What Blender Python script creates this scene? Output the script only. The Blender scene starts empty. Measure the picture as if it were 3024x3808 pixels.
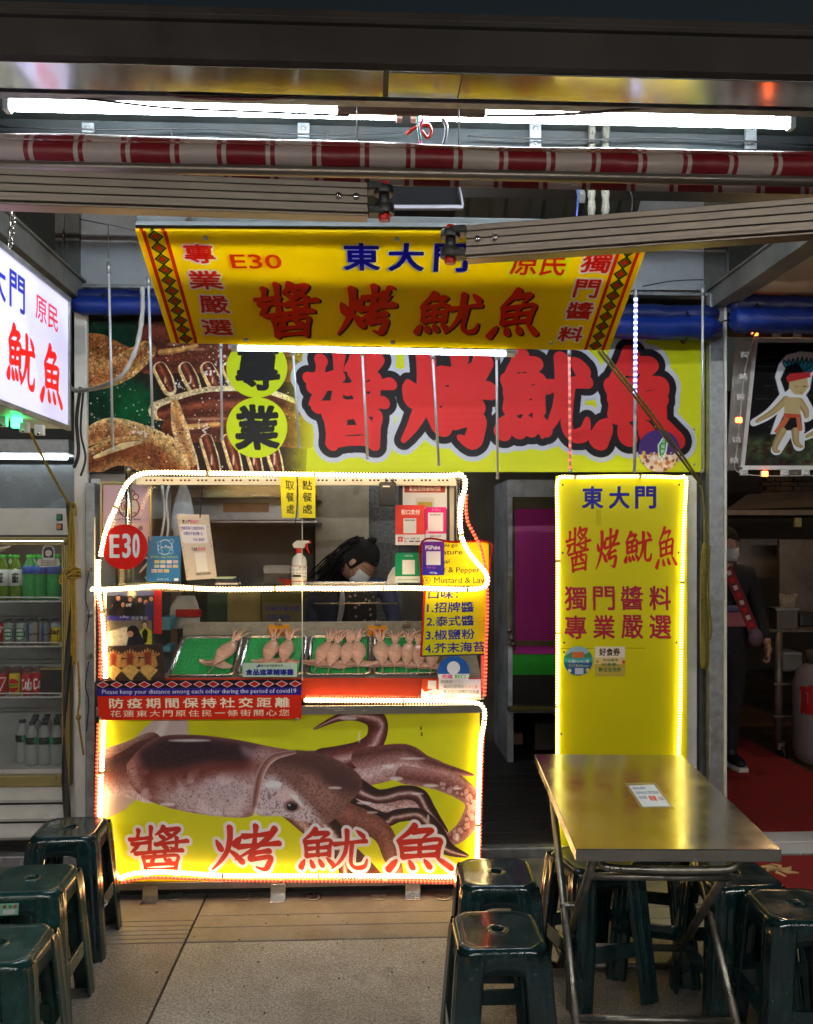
import bpy, bmesh, math, random, time
import numpy as np
from mathutils import Vector, Matrix, Euler
random.seed(7); rng = np.random.default_rng(7)
C = bpy.context.scene.collection
R = math.radians
# ------------------------------------------------------------------ camera, sky, exposure
YAW = R(2.5); FPX = 3028.0; HX, HY = 1512.0, 2016.0; EYE = 1.5
cam = bpy.data.cameras.new('camera'); co = bpy.data.objects.new('camera', cam); C.objects.link(co)
co.location = (0, 0, EYE); co.rotation_euler = (R(90), 0, -YAW)
cam.sensor_fit = 'HORIZONTAL'; cam.sensor_width = 36.0; cam.lens = 36.0*FPX/3024
cam.shift_y = (HY-1904)/3024; cam.clip_start = 0.02; cam.clip_end = 400
sc = bpy.context.scene; sc.camera = co
w = bpy.data.worlds.new('World'); sc.world = w; w.use_nodes = True
nt = w.node_tree; bg = nt.nodes['Background']; sky = nt.nodes.new('ShaderNodeTexSky')
sky.sky_type = 'NISHITA'; sky.sun_disc = False; sky.sun_elevation = R(2.0); sky.sun_rotation = R(200)
nt.links.new(sky.outputs[0], bg.inputs[0]); bg.inputs[1].default_value = 0.006
sc.view_settings.view_transform = 'Standard'; sc.view_settings.look = 'None'
sc.view_settings.gamma = 1; sc.view_settings.use_curve_mapping = False; sc.view_settings.exposure = 1.3
sc.cycles.max_bounces = 8; sc.cycles.glossy_bounces = 4; sc.cycles.transparent_max_bounces = 16
sc.cycles.sample_clamp_indirect = 6.0; sc.cycles.use_denoising = True
TUBE = 38.0; ROPE = 9.0          # radiance of the fluorescent tubes and of the rope lights

# ------------------------------------------------------------------ a point of the photograph at a known distance
def ray(px, py):
    u = (px-HX)/FPX; v = (HY-py)/FPX
    return Vector((u*math.cos(YAW)+math.sin(YAW), -u*math.sin(YAW)+math.cos(YAW), v))
def U(px, py, Y):
    r = ray(px, py); return Vector((0, 0, EYE)) + r*(Y/r.y)
def G(px, py, z=0.0):
    r = ray(px, py); return Vector((0, 0, EYE)) + r*((z-EYE)/r.z)
def UX(px, Y): return U(px, HY, Y).x
def UZ(py, Y, px=1512): return U(px, py, Y).z

# ------------------------------------------------------------------ objects
def tag(o, label=None, cat=None, group=None, kind=None):
    if label: o['label'] = label
    if cat: o['category'] = cat
    if group: o['group'] = group
    if kind: o['kind'] = kind
    return o
def thing(name, label, cat, loc=(0, 0, 0), group=None):
    o = bpy.data.objects.new(name, None); C.objects.link(o); o.location = loc; o.empty_display_size = .05
    return tag(o, label, cat, group)
def base_of(p):
    v = Vector((0, 0, 0))
    while p is not None: v += p.location; p = p.parent
    return v
def tree_copy(o, parent=None):
    c = o.copy(); C.objects.link(c); c.parent = parent
    for ch in list(o.children): tree_copy(ch, c)
    return c
class MB:
    def __init__(s): s.v = []; s.f = []; s.uv = []; s.sm = []
    def add(s, vs, fs, uvs=None, smooth=False):
        b = len(s.v); s.v += [tuple(x) for x in vs]
        for i, f in enumerate(fs):
            s.f.append([b+k for k in f]); s.sm.append(smooth)
            s.uv.append(uvs[i] if uvs else [(0.5, 0.5)]*len(f))
        return s
    def box(s, x0, x1, y0, y1, z0, z1):
        vs = [(x0,y0,z0),(x1,y0,z0),(x1,y1,z0),(x0,y1,z0),(x0,y0,z1),(x1,y0,z1),(x1,y1,z1),(x0,y1,z1)]
        return s.add(vs, [(3,2,1,0),(4,5,6,7),(0,1,5,4),(1,2,6,5),(2,3,7,6),(3,0,4,7)])
    def hexa(s, a, b):      # two quads, a (4 pts) joined to b (4 pts)
        return s.add(list(a)+list(b), [(0,1,2,3),(7,6,5,4),(0,4,5,1),(1,5,6,2),(2,6,7,3),(3,7,4,0)])
    def beam(s, p, q, wd, ht, up=(0, 0, 1)):
        p = Vector(p); q = Vector(q); d = (q-p).normalized(); up = Vector(up)
        sx = d.cross(up).normalized(); uz = sx.cross(d).normalized()
        c = [sx*(-wd/2)+uz*(-ht/2), sx*(wd/2)+uz*(-ht/2), sx*(wd/2)+uz*(ht/2), sx*(-wd/2)+uz*(ht/2)]
        return s.hexa([p+k for k in c], [q+k for k in c])
    def board(s, tl, tr, br, bl, th):   # front face carries the picture
        n = ((Vector(tr)-Vector(tl)).cross(Vector(bl)-Vector(tl))).normalized()   # away from viewer
        fr = [Vector(k) for k in (tl, tr, br, bl)]; bk = [k+n*th for k in fr]
        e = [(.004,.996),(.996,.996),(.996,.004),(.004,.004)]
        return s.add(fr+bk, [(3,2,1,0),(4,5,6,7),(0,1,5,4),(1,2,6,5),(2,3,7,6),(3,0,4,7)],
            [[(0,0),(1,0),(1,1),(0,1)],[e[0],e[1],e[2],e[3]],[e[0],e[1],e[1],e[0]],[e[1],e[2],e[2],e[1]],[e[2],e[3],e[3],e[2]],[e[3],e[0],e[0],e[3]]])
    def tube(s, pts, r, seg=8, cap=True, flat=1.0):
        pts = [Vector(p) for p in pts]; n = len(pts)
        rr = r if hasattr(r, '__len__') else [r]*n
        vs = []; L = 0; Ls = []; t0 = None; a = None
        for i, p in enumerate(pts):
            t = (pts[min(i+1,n-1)]-pts[max(i-1,0)]).normalized()
            if a is None:
                a = t.orthogonal().normalized()
                if abs(t.y) < .9: a = (Vector((0,1,0))-t*t.y).normalized()
            else:
                a = (a-t*a.dot(t)).normalized()
            b = t.cross(a)
            if i: L += (p-pts[i-1]).length
            Ls.append(L)
            for k in range(seg):
                an = 2*math.pi*k/seg
                vs.append(p+a*math.cos(an)*rr[i]*flat+b*math.sin(an)*rr[i])
        fs = []; uv = []
        for i in range(n-1):
            for k in range(seg):
                k2 = (k+1) % seg
                fs.append((i*seg+k, i*seg+k2, (i+1)*seg+k2, (i+1)*seg+k))
                uv.append([(Ls[i],k/seg),(Ls[i],(k+1)/seg),(Ls[i+1],(k+1)/seg),(Ls[i+1],k/seg)])
        s.add(vs, fs, uv, True)
        if cap:
            b = len(s.v)-len(vs)
            s.f.append([b+k for k in reversed(range(seg))]); s.f.append([b+(n-1)*seg+k for k in range(seg)])
            s.sm += [False, False]; s.uv += [[(0,0)]*seg, [(L,0)]*seg]
        return s
    def cyl(s, p, q, r, r2=None, seg=16): return s.tube([p, q], [r, r if r2 is None else r2], seg)
    def lathe(s, prof, c=(0,0,0), seg=20, ax=None):   # prof [(r,z)...]
        vs = []; n = len(prof); c = Vector(c)
        M = Matrix.Identity(3) if ax is None else Vector((0,0,1)).rotation_difference(Vector(ax)).to_matrix()
        for r, z in prof:
            for k in range(seg):
                an = 2*math.pi*k/seg; vs.append(c+M@Vector((r*math.cos(an), r*math.sin(an), z)))
        fs = []; uv = []
        z0 = prof[0][1]; z1 = prof[-1][1]; dz = (z1-z0) or 1
        for i in range(n-1):
            for k in range(seg):
                k2 = (k+1) % seg
                fs.append((i*seg+k, i*seg+k2, (i+1)*seg+k2, (i+1)*seg+k))
                va = (prof[i][1]-z0)/dz; vb = (prof[i+1][1]-z0)/dz
                uv.append([(k/seg,va),((k+1)/seg,va),((k+1)/seg,vb),(k/seg,vb)])
        s.add(vs, fs, uv, True); b = len(s.v)-len(vs)
        if prof[0][0] > 1e-5: s.f.append([b+k for k in reversed(range(seg))]); s.sm.append(False); s.uv.append([(0,0)]*seg)
        if prof[-1][0] > 1e-5: s.f.append([b+(n-1)*seg+k for k in range(seg)]); s.sm.append(False); s.uv.append([(0,1)]*seg)
        return s
    def sphere(s, c, rx, ry=None, rz=None, seg=16, rings=10, M=None):
        ry = ry or rx; rz = rz or rx; vs = []; fs = []
        for i in range(rings+1):
            th = math.pi*i/rings
            for k in range(seg):
                an = 2*math.pi*k/seg
                p = Vector((rx*math.sin(th)*math.cos(an), ry*math.sin(th)*math.sin(an), rz*math.cos(th)))
                vs.append((M@p if M else p)+Vector(c))
        for i in range(rings):
            for k in range(seg): fs.append(((i+1)*seg+k, (i+1)*seg+(k+1)%seg, i*seg+(k+1)%seg, i*seg+k))
        return s.add(vs, fs, None, True)
    def prism(s, poly, d):   # poly: 3d pts, extruded by vector d
        n = len(poly); a = [Vector(p) for p in poly]; b = [p+Vector(d) for p in a]
        s.add(a+b, [tuple(reversed(range(n))), tuple(range(n, 2*n))]+[(k, (k+1) % n, n+(k+1) % n, n+k) for k in range(n)])
        return s
    def mesh(s, name):
        m = bpy.data.meshes.new(name); m.from_pydata(s.v, [], s.f); m.validate(clean_customdata=False)
        uvl = m.uv_layers.new(name='UVMap')
        if len(m.polygons) == len(s.f):
            flat = []
            for u in s.uv:
                for a in u: flat += a
            uvl.data.foreach_set('uv', flat)
            m.polygons.foreach_set('use_smooth', s.sm)
        return m
    def build(s, name, mat, parent=None, bevel=0, seg=2, sub=0):
        if parent is not None:
            b = base_of(parent)
            if b.length > 0: s.v = [(x-b.x, y-b.y, z-b.z) for x, y, z in s.v]
        m = s.mesh(name); m.materials.append(mat)
        o = bpy.data.objects.new(name, m); C.objects.link(o)
        if parent is not None: o.parent = parent
        if bevel:
            md = o.modifiers.new('bevel', 'BEVEL'); md.width = bevel; md.segments = seg; md.limit_method = 'ANGLE'; md.angle_limit = R(40)
        if sub:
            md = o.modifiers.new('subdivision', 'SUBSURF'); md.levels = sub; md.render_levels = sub
        return o
def single(name, mb, mat, label, cat, group=None, **k): return tag(mb.build(name, mat, None, **k), label, cat, group)
def struct(name, mb, mat, **k): return tag(mb.build(name, mat, None, **k), kind='structure')
def spline(pts, n=8, closed=False):
    P = [Vector(p) for p in pts]; out = []; N = len(P)
    for i in range(N-1):
        p0 = P[max(i-1, 0)]; p1 = P[i]; p2 = P[i+1]; p3 = P[min(i+2, N-1)]
        for k in range(n):
            t = k/n
            out.append(.5*((2*p1)+(p2-p0)*t+(2*p0-5*p1+4*p2-p3)*t*t+(3*p1-p0-3*p2+p3)*t**3))
    out.append(P[-1]); return out

# ------------------------------------------------------------------ materials
def s2l(c):
    return tuple((x/12.92 if x <= .04045 else ((x+.055)/1.055)**2.4) for x in c)
def rgb(r, g, b): return s2l((r/255, g/255, b/255))
def new_mat(name):
    m = bpy.data.materials.new(name); m.use_nodes = True; return m, m.node_tree, m.node_tree.nodes['Principled BSDF']
def pbr(name, col, rough=.5, metal=0., var=.25, vs=6., bump=.08, bs=80., coat=0., stretch=(1,1,1), trans=0., alpha=1., rvar=.12, spec=.5, dirt=0.):
    m, t, p = new_mat(name); N = t.nodes; L = t.links
    tc = N.new('ShaderNodeTexCoord'); mp = N.new('ShaderNodeMapping'); mp.inputs['Scale'].default_value = stretch
    L.new(tc.outputs['Object'], mp.inputs[0])
    n1 = N.new('ShaderNodeTexNoise'); n1.inputs['Scale'].default_value = vs; n1.inputs['Detail'].default_value = 6; n1.inputs['Roughness'].default_value = .65
    L.new(mp.outputs[0], n1.inputs['Vector'])
    mr = N.new('ShaderNodeMapRange'); mr.inputs[1].default_value = .3; mr.inputs[2].default_value = .7; mr.inputs[3].default_value = 1-var; mr.inputs[4].default_value = 1+var*.6
    L.new(n1.outputs[0], mr.inputs[0])
    mx = N.new('ShaderNodeMix'); mx.data_type = 'RGBA'; mx.blend_type = 'MULTIPLY'; mx.inputs[0].default_value = 1
    mx.inputs[6].default_value = (*col, 1); L.new(mr.outputs[0], mx.inputs[7])
    out = mx.outputs[2]
    if dirt:
        n3 = N.new('ShaderNodeTexNoise'); n3.inputs['Scale'].default_value = vs*.6; n3.inputs['Detail'].default_value = 9; n3.inputs['Roughness'].default_value = .75
        L.new(tc.outputs['Object'], n3.inputs['Vector'])
        r3 = N.new('ShaderNodeMapRange'); r3.inputs[1].default_value = .5; r3.inputs[2].default_value = .68; r3.inputs[4].default_value = dirt
        L.new(n3.outputs[0], r3.inputs[0])
        m3 = N.new('ShaderNodeMix'); m3.data_type = 'RGBA'; L.new(r3.outputs[0], m3.inputs[0]); L.new(out, m3.inputs[6]); m3.inputs[7].default_value = (.06, .045, .03, 1)
        out = m3.outputs[2]
    L.new(out, p.inputs['Base Color'])
    r2 = N.new('ShaderNodeMapRange'); r2.inputs[1].default_value = .3; r2.inputs[2].default_value = .7
    r2.inputs[3].default_value = max(0.02, rough-rvar); r2.inputs[4].default_value = min(1, rough+rvar); L.new(n1.outputs[0], r2.inputs[0]); L.new(r2.outputs[0], p.inputs['Roughness'])
    if bump:
        n2 = N.new('ShaderNodeTexNoise'); n2.inputs['Scale'].default_value = bs; n2.inputs['Detail'].default_value = 4; L.new(mp.outputs[0], n2.inputs['Vector'])
        b = N.new('ShaderNodeBump'); b.inputs['Strength'].default_value = bump; b.inputs['Distance'].default_value = .01; L.new(n2.outputs[0], b.inputs['Height']); L.new(b.outputs[0], p.inputs['Normal'])
    p.inputs['Metallic'].default_value = metal; p.inputs['Coat Weight'].default_value = coat; p.inputs['Coat Roughness'].default_value = .06
    p.inputs['Transmission Weight'].default_value = trans; p.inputs['Alpha'].default_value = alpha; p.inputs['Specular IOR Level'].default_value = spec
    return m
def emit(name, col, st, base=(.8,.8,.8), pulse=0, lo=.25, duty=.5):
    m, t, p = new_mat(name); N = t.nodes; L = t.links
    p.inputs['Base Color'].default_value = (*base, 1); p.inputs['Roughness'].default_value = .3
    p.inputs['Emission Color'].default_value = (*col, 1); p.inputs['Emission Strength'].default_value = st
    if pulse:      # diodes strung along the tube
        uv = N.new('ShaderNodeUVMap'); sx = N.new('ShaderNodeSeparateXYZ'); L.new(uv.outputs[0], sx.inputs[0])
        a = N.new('ShaderNodeMath'); a.operation = 'MULTIPLY'; a.inputs[1].default_value = 2*math.pi/pulse; L.new(sx.outputs[0], a.inputs[0])
        s_ = N.new('ShaderNodeMath'); s_.operation = 'SINE'; L.new(a.outputs[0], s_.inputs[0])
        r = N.new('ShaderNodeMapRange'); r.inputs[1].default_value = 1-2*duty; r.inputs[2].default_value = 1-.6*duty; r.inputs[3].default_value = st*lo; r.inputs[4].default_value = st; L.new(s_.outputs[0], r.inputs[0])
        L.new(r.outputs[0], p.inputs['Emission Strength'])
    return m
def glass(name, tint=(.9,.95,.95), alpha=.03, rough=.03, refl=.7):
    m, t, p = new_mat(name); N = t.nodes; L = t.links
    tr = N.new('ShaderNodeBsdfTransparent'); gl = N.new('ShaderNodeBsdfGlossy'); gl.inputs['Roughness'].default_value = rough
    p.inputs['Base Color'].default_value = (*tint, 1); p.inputs['Roughness'].default_value = .4
    lw = N.new('ShaderNodeFresnel'); lw.inputs[0].default_value = 1.45; k = N.new('ShaderNodeMath'); k.operation = 'MULTIPLY'; k.inputs[1].default_value = refl; L.new(lw.outputs[0], k.inputs[0])
    m1 = N.new('ShaderNodeMixShader'); L.new(k.outputs[0], m1.inputs[0]); L.new(tr.outputs[0], m1.inputs[1]); L.new(gl.outputs[0], m1.inputs[2])
    m2 = N.new('ShaderNodeMixShader'); m2.inputs[0].default_value = alpha; L.new(m1.outputs[0], m2.inputs[1]); L.new(p.outputs[0], m2.inputs[2]); L.new(m2.outputs[0], N['Material Output'].inputs['Surface'])
    return m

# ------------------------------------------------------------------ painting flat print with numpy (drawn in photograph units)
def vnoise(h, w, cell, seed=0, octv=3):
    r = np.random.default_rng(seed); out = np.zeros((h, w), np.float32); amp = 1; tot = 0
    for o in range(octv):
        c = max(2, cell/2**o); gh = int(h/c)+3; gw = int(w/c)+3; g = r.random((gh, gw)).astype(np.float32)
        y = np.arange(h)/c; x = np.arange(w)/c; yi = y.astype(int); xi = x.astype(int)
        fy = (y-yi)[:, None]; fx = (x-xi)[None, :]; fy = fy*fy*(3-2*fy); fx = fx*fx*(3-2*fx)
        a = g[yi][:, xi]; b = g[yi][:, xi+1]; c_ = g[yi+1][:, xi]; d = g[yi+1][:, xi+1]
        out += amp*((a*(1-fx)+b*fx)*(1-fy)+(c_*(1-fx)+d*fx)*fy); tot += amp; amp *= .55
    return out/tot
_glyph = {}
def glyphs(s, sp=1.0):
    k = (s, sp)
    if k not in _glyph:
        cu = bpy.data.curves.new('t', 'FONT'); cu.body = s; cu.resolution_u = 3; cu.space_character = sp; cu.fill_mode = 'FRONT'
        ob = bpy.data.objects.new('t', cu); C.objects.link(ob)
        dg = bpy.context.evaluated_depsgraph_get(); me = ob.evaluated_get(dg).to_mesh(); me.calc_loop_triangles()
        v = np.array([x.co[:2] for x in me.vertices], np.float32).reshape(-1, 2); t = np.array([x.vertices[:] for x in me.loop_triangles], np.int32).reshape(-1, 3)
        ob.evaluated_get(dg).to_mesh_clear(); bpy.data.objects.remove(ob); bpy.data.curves.remove(cu)
        _glyph[k] = (v, t)
    return _glyph[k]
def edt(mask, Rm):
    Rm = int(math.ceil(Rm))+1; BIG = 1e6
    f = np.where(mask > .5, 0, BIG).astype(np.float32); g = f.copy()
    for d in range(1, Rm+1):
        g[d:] = np.minimum(g[d:], f[:-d]+d*d); g[:-d] = np.minimum(g[:-d], f[d:]+d*d)
    f = g.copy()
    for d in range(1, Rm+1):
        f[:, d:] = np.minimum(f[:, d:], g[:, :-d]+d*d); f[:, :-d] = np.minimum(f[:, :-d], g[:, d:]+d*d)
    return np.sqrt(f)
class Canvas:
    def __init__(s, x0, y0, x1, y1, sc_, bg, H=None):
        s.x0, s.y0, s.k = x0, y0, sc_; s.w = max(8, int((x1-x0)*sc_)); s.h = max(8, int((y1-y0)*sc_))
        s.a = np.zeros((s.h, s.w, 3), np.float32); s.a[:] = np.array(bg, np.float32)/255
    def P(s, x, y): return ((x-s.x0)*s.k, (y-s.y0)*s.k)
    def blend(s, m, col, ox=0, oy=0):
        h, w = m.shape[:2]; x0 = max(0, ox); y0 = max(0, oy); x1 = min(s.w, ox+w); y1 = min(s.h, oy+h)
        if x1 <= x0 or y1 <= y0: return
        mm = m[y0-oy:y1-oy, x0-ox:x1-ox, None]; c = np.asarray(col, np.float32)/255
        if c.ndim == 3: c = c[y0-oy:y1-oy, x0-ox:x1-ox]
        s.a[y0:y1, x0:x1] = s.a[y0:y1, x0:x1]*(1-mm)+c*mm
    def rect(s, x0, y0, x1, y1, col, al=1.):
        a, b = s.P(x0, y0); c, d = s.P(x1, y1); a, b, c, d = [int(round(q)) for q in (a, b, c, d)]
        s.blend(np.full((max(1, d-b), max(1, c-a)), al, np.float32), col, a, b)
    def poly(s, pts, col, al=1., soft=0.):
        q = np.array([s.P(*p) for p in pts]); x0, y0 = np.floor(q.min(0)).astype(int)-1-int(soft*2); x1, y1 = np.ceil(q.max(0)).astype(int)+2+int(soft*2)
        SS = 2; W = (x1-x0)*SS; Hh = (y1-y0)*SS
        if W <= 0 or Hh <= 0 or W > 6000: return
        yy = (np.arange(Hh)+.5)/SS+y0; xx = (np.arange(W)+.5)/SS+x0; ins = np.zeros((Hh, W), bool)
        n = len(q)
        for i in range(n):
            ax, ay = q[i]; bx, by = q[(i+1) % n]
            if ay == by: continue
            c = ((yy >= min(ay, by)) & (yy < max(ay, by))); r_ = np.nonzero(c)[0]
            if len(r_) == 0: continue
            xc = ax+(yy[r_]-ay)*(bx-ax)/(by-ay)
            ins[r_] ^= (xx[None, :] > xc[:, None])
        m = ins.reshape(Hh//SS, SS, W//SS, SS).mean((1, 3)).astype(np.float32)
        if soft: m = blur(m, soft)
        s.blend(m*al, col, x0, y0)
    def disc(s, cx, cy, r, col, al=1., ry=None, soft=0.):
        s.poly([(cx+r*math.cos(t*math.pi/24), cy+(ry or r)*math.sin(t*math.pi/24)) for t in range(48)], col, al, soft)
    def swept(s, pts, ws, ramp, n=10, tex=0, seed=0, al=1.):    # tapered limb with shading across its width
        P = [Vector((*s.P(*p), 0)) for p in pts]; Q = spline(P, n); N = len(Q); ramp = np.array(ramp, np.float32)
        wk = np.interp(np.linspace(0, 1, N), np.linspace(0, 1, len(ws)), ws)*s.k
        nz = vnoise(s.h, s.w, 5*s.k, seed, 2) if tex else None
        Q2 = []; W2 = []
        for i in range(N-1):
            m = max(1, int((Q[i+1]-Q[i]).length/1.5))
            for j in range(m): Q2.append(Q[i].lerp(Q[i+1], j/m)); W2.append(wk[i]+(wk[i+1]-wk[i])*j/m)
        for i in range(len(Q2)):
            p = Q2[i]; t = (Q2[min(i+2, len(Q2)-1)]-Q2[max(i-2, 0)]); t.normalize(); r = max(.6, W2[i])
            x0 = max(0, int(p.x-r-1)); x1 = min(s.w, int(p.x+r+2)); y0 = max(0, int(p.y-r-1)); y1 = min(s.h, int(p.y+r+2))
            if x1 <= x0 or y1 <= y0: continue
            yy, xx = np.mgrid[y0:y1, x0:x1]; dx = xx-p.x; dy = yy-p.y; d2 = dx*dx+dy*dy
            off = (dx*(-t.y)+dy*t.x)/r; m = np.clip(r-np.sqrt(d2)+.5, 0, 1)[..., None]*al
            q = np.clip((off+1)/2, 0, .999)*(len(ramp)-1); qi = q.astype(int); fr = (q-qi)[..., None]
            c = (ramp[qi]*(1-fr)+ramp[qi+1]*fr)/255
            if tex: c = c*(1-tex+2*tex*nz[y0:y1, x0:x1, None])
            s.a[y0:y1, x0:x1] = s.a[y0:y1, x0:x1]*(1-m)+c*m
    def text(s, t, box, col, fat=0., outl=(), shadow=None, sp=1., slant=0., wob=0., var=0., seed=1, fit=True, rot=0, al=1.):
        v, tri = glyphs(t, sp)
        if len(v) == 0: return
        v = v.copy(); (ax, ay) = s.P(box[0], box[1]); (bx, by) = s.P(box[2], box[3])
        if rot: v = np.stack([v[:, 1], -v[:, 0]], 1) if rot > 0 else np.stack([-v[:, 1], v[:, 0]], 1)
        f = fat*s.k; mn = v.min(0); mx = v.max(0); u = (v-mn)/np.maximum(mx-mn, 1e-6)
        W = bx-ax-2*f; Hh = by-ay-2*f
        x = u[:, 0]*W; y = (1-u[:, 1])*Hh
        if slant: y = y-(u[:, 0]-.5)*slant*Hh; 
        if wob: 
            x = x+wob*s.k*np.sin(u[:, 1]*9+seed)+wob*s.k*.6*np.sin(u[:, 0]*14+seed*2); y = y+wob*s.k*np.sin(u[:, 0]*11+seed*3)
        pad = int(max([f]+[o[0]*s.k+f for o in outl])+(abs(shadow[0])*s.k if shadow else 0)+4+abs(slant)*Hh+wob*s.k*2)
        SS = 2 if (fat == 0 or s.k < .6) else 1
        gw = (int(W)+2*pad+2)*SS; gh = (int(Hh)+2*pad+2)*SS; m = np.zeros((gh, gw), np.float32)
        X = (x+pad+f)*SS; Y = (y+pad+f)*SS
        for a, b, c in tri:
            x1_, y1_, x2, y2, x3, y3 = X[a], Y[a], X[b], Y[b], X[c], Y[c]
            den = (y2-y3)*(x1_-x3)+(x3-x2)*(y1_-y3)
            if abs(den) < 1e-9: continue
            i0 = max(0, int(min(x1_, x2, x3)-.5)); i1 = min(gw, int(max(x1_, x2, x3)+1.5)); j0 = max(0, int(min(y1_, y2, y3)-.5)); j1 = min(gh, int(max(y1_, y2, y3)+1.5))
            if i1 <= i0 or j1 <= j0: continue
            yy = (np.arange(j0, j1)+.5)[:, None]; xx = (np.arange(i0, i1)+.5)[None, :]
            l1 = ((y2-y3)*(xx-x3)+(x3-x2)*(yy-y3))/den; l2 = ((y3-y1_)*(xx-x3)+(x1_-x3)*(yy-y3))/den
            m[j0:j1, i0:i1][(l1 >= -.001) & (l2 >= -.001) & (l1+l2 <= 1.001)] = 1
        ox = int(round(ax))-pad; oy = int(round(ay))-pad
        down = lambda q: q.reshape(gh//SS, SS, gw//SS, SS).mean((1, 3)) if SS > 1 else q
        if f > 0 or outl:
            mxr = (f+max([o[0]*s.k for o in outl] or [0]))*SS+2; d = edt(m, mxr+2)
            rr = f*SS
            if var: rr = rr*(1-var+2*var*vnoise(gh, gw, max(6, 16*s.k*SS), seed, 2))
            for o, c in sorted(outl, key=lambda q: -q[0]): s.blend(down(np.clip(rr*0+f*SS+o*s.k*SS-d+.5, 0, 1))*al, c, ox, oy)
            m = np.clip(rr-d+.5, 0, 1) if f > 0 else m
        if shadow: s.blend(down(m), shadow[2], ox+int(shadow[0]*s.k), oy+int(shadow[1]*s.k))
        s.blend(down(m)*al, col, ox, oy)
    def noise(s, amt, cell=8, seed=3):
        s.a *= (1-amt+2*amt*vnoise(s.h, s.w, cell, seed, 3)[..., None])
    def image(s, name):
        im = bpy.data.images.new(name, s.w, s.h); px = np.ones((s.h, s.w, 4), np.float32); px[..., :3] = np.clip(s.a[::-1], 0, 1)
        im.pixels.foreach_set(px.ravel()); im.update(); im.pack(); return im
def blur(m, r):
    r = int(max(1, r))
    for ax in (0, 1):
        for _ in range(2):
            c = np.cumsum(np.pad(m, [(r+1, r) if a == ax else (0, 0) for a in (0, 1)], mode='edge'), axis=ax)
            m = (np.take(c, range(2*r+1, c.shape[ax]), ax)-np.take(c, range(0, c.shape[ax]-2*r-1), ax))/(2*r+1)
    return m.astype(np.float32)
def printed(name, cv, rough=.35, flute=0, emis=0., spec=.25, fl_dir=1, coat=0., glow=0.):
    m, t, p = new_mat(name); N = t.nodes; L = t.links
    im = N.new('ShaderNodeTexImage'); im.image = cv.image(name); im.extension = 'EXTEND'
    uv = N.new('ShaderNodeUVMap'); L.new(uv.outputs[0], im.inputs[0])
    tc = N.new('ShaderNodeTexCoord'); n = N.new('ShaderNodeTexNoise'); n.inputs['Scale'].default_value = 9; n.inputs['Detail'].default_value = 5; L.new(tc.outputs['Object'], n.inputs['Vector'])
    r = N.new('ShaderNodeMapRange'); r.inputs[3].default_value = rough-.08; r.inputs[4].default_value = rough+.12; L.new(n.outputs[0], r.inputs[0]); L.new(r.outputs[0], p.inputs['Roughness'])
    L.new(im.outputs[0], p.inputs['Base Color']); p.inputs['Specular IOR Level'].default_value = spec; p.inputs['Coat Weight'].default_value = coat
    if emis: L.new(im.outputs[0], p.inputs['Emission Color']); p.inputs['Emission Strength'].default_value = emis
    b = N.new('ShaderNodeBump'); b.inputs['Strength'].default_value = .22; b.inputs['Distance'].default_value = .01; L.new(n.outputs[0], b.inputs['Height'])
    if flute:      # fluted plastic sheet
        sx = N.new('ShaderNodeSeparateXYZ'); L.new(uv.outputs[0], sx.inputs[0])
        a = N.new('ShaderNodeMath'); a.operation = 'MULTIPLY'; a.inputs[1].default_value = 2*math.pi*flute; L.new(sx.outputs[fl_dir], a.inputs[0])
        s_ = N.new('ShaderNodeMath'); s_.operation = 'SINE'; L.new(a.outputs[0], s_.inputs[0])
        b2 = N.new('ShaderNodeBump'); b2.inputs['Strength'].default_value = .35; b2.inputs['Distance'].default_value = .0015; L.new(s_.outputs[0], b2.inputs['Height']); L.new(b.outputs[0], b2.inputs['Normal']); L.new(b2.outputs[0], p.inputs['Normal'])
    else: L.new(b.outputs[0], p.inputs['Normal'])
    if glow:      # thin plastic that lets the lamps behind shine through
        tr = N.new('ShaderNodeBsdfTranslucent'); L.new(im.outputs[0], tr.inputs[0]); mix = N.new('ShaderNodeMixShader'); mix.inputs[0].default_value = glow
        L.new(p.outputs[0], mix.inputs[1]); L.new(tr.outputs[0], mix.inputs[2]); L.new(mix.outputs[0], N['Material Output'].inputs['Surface'])
    return m
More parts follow.
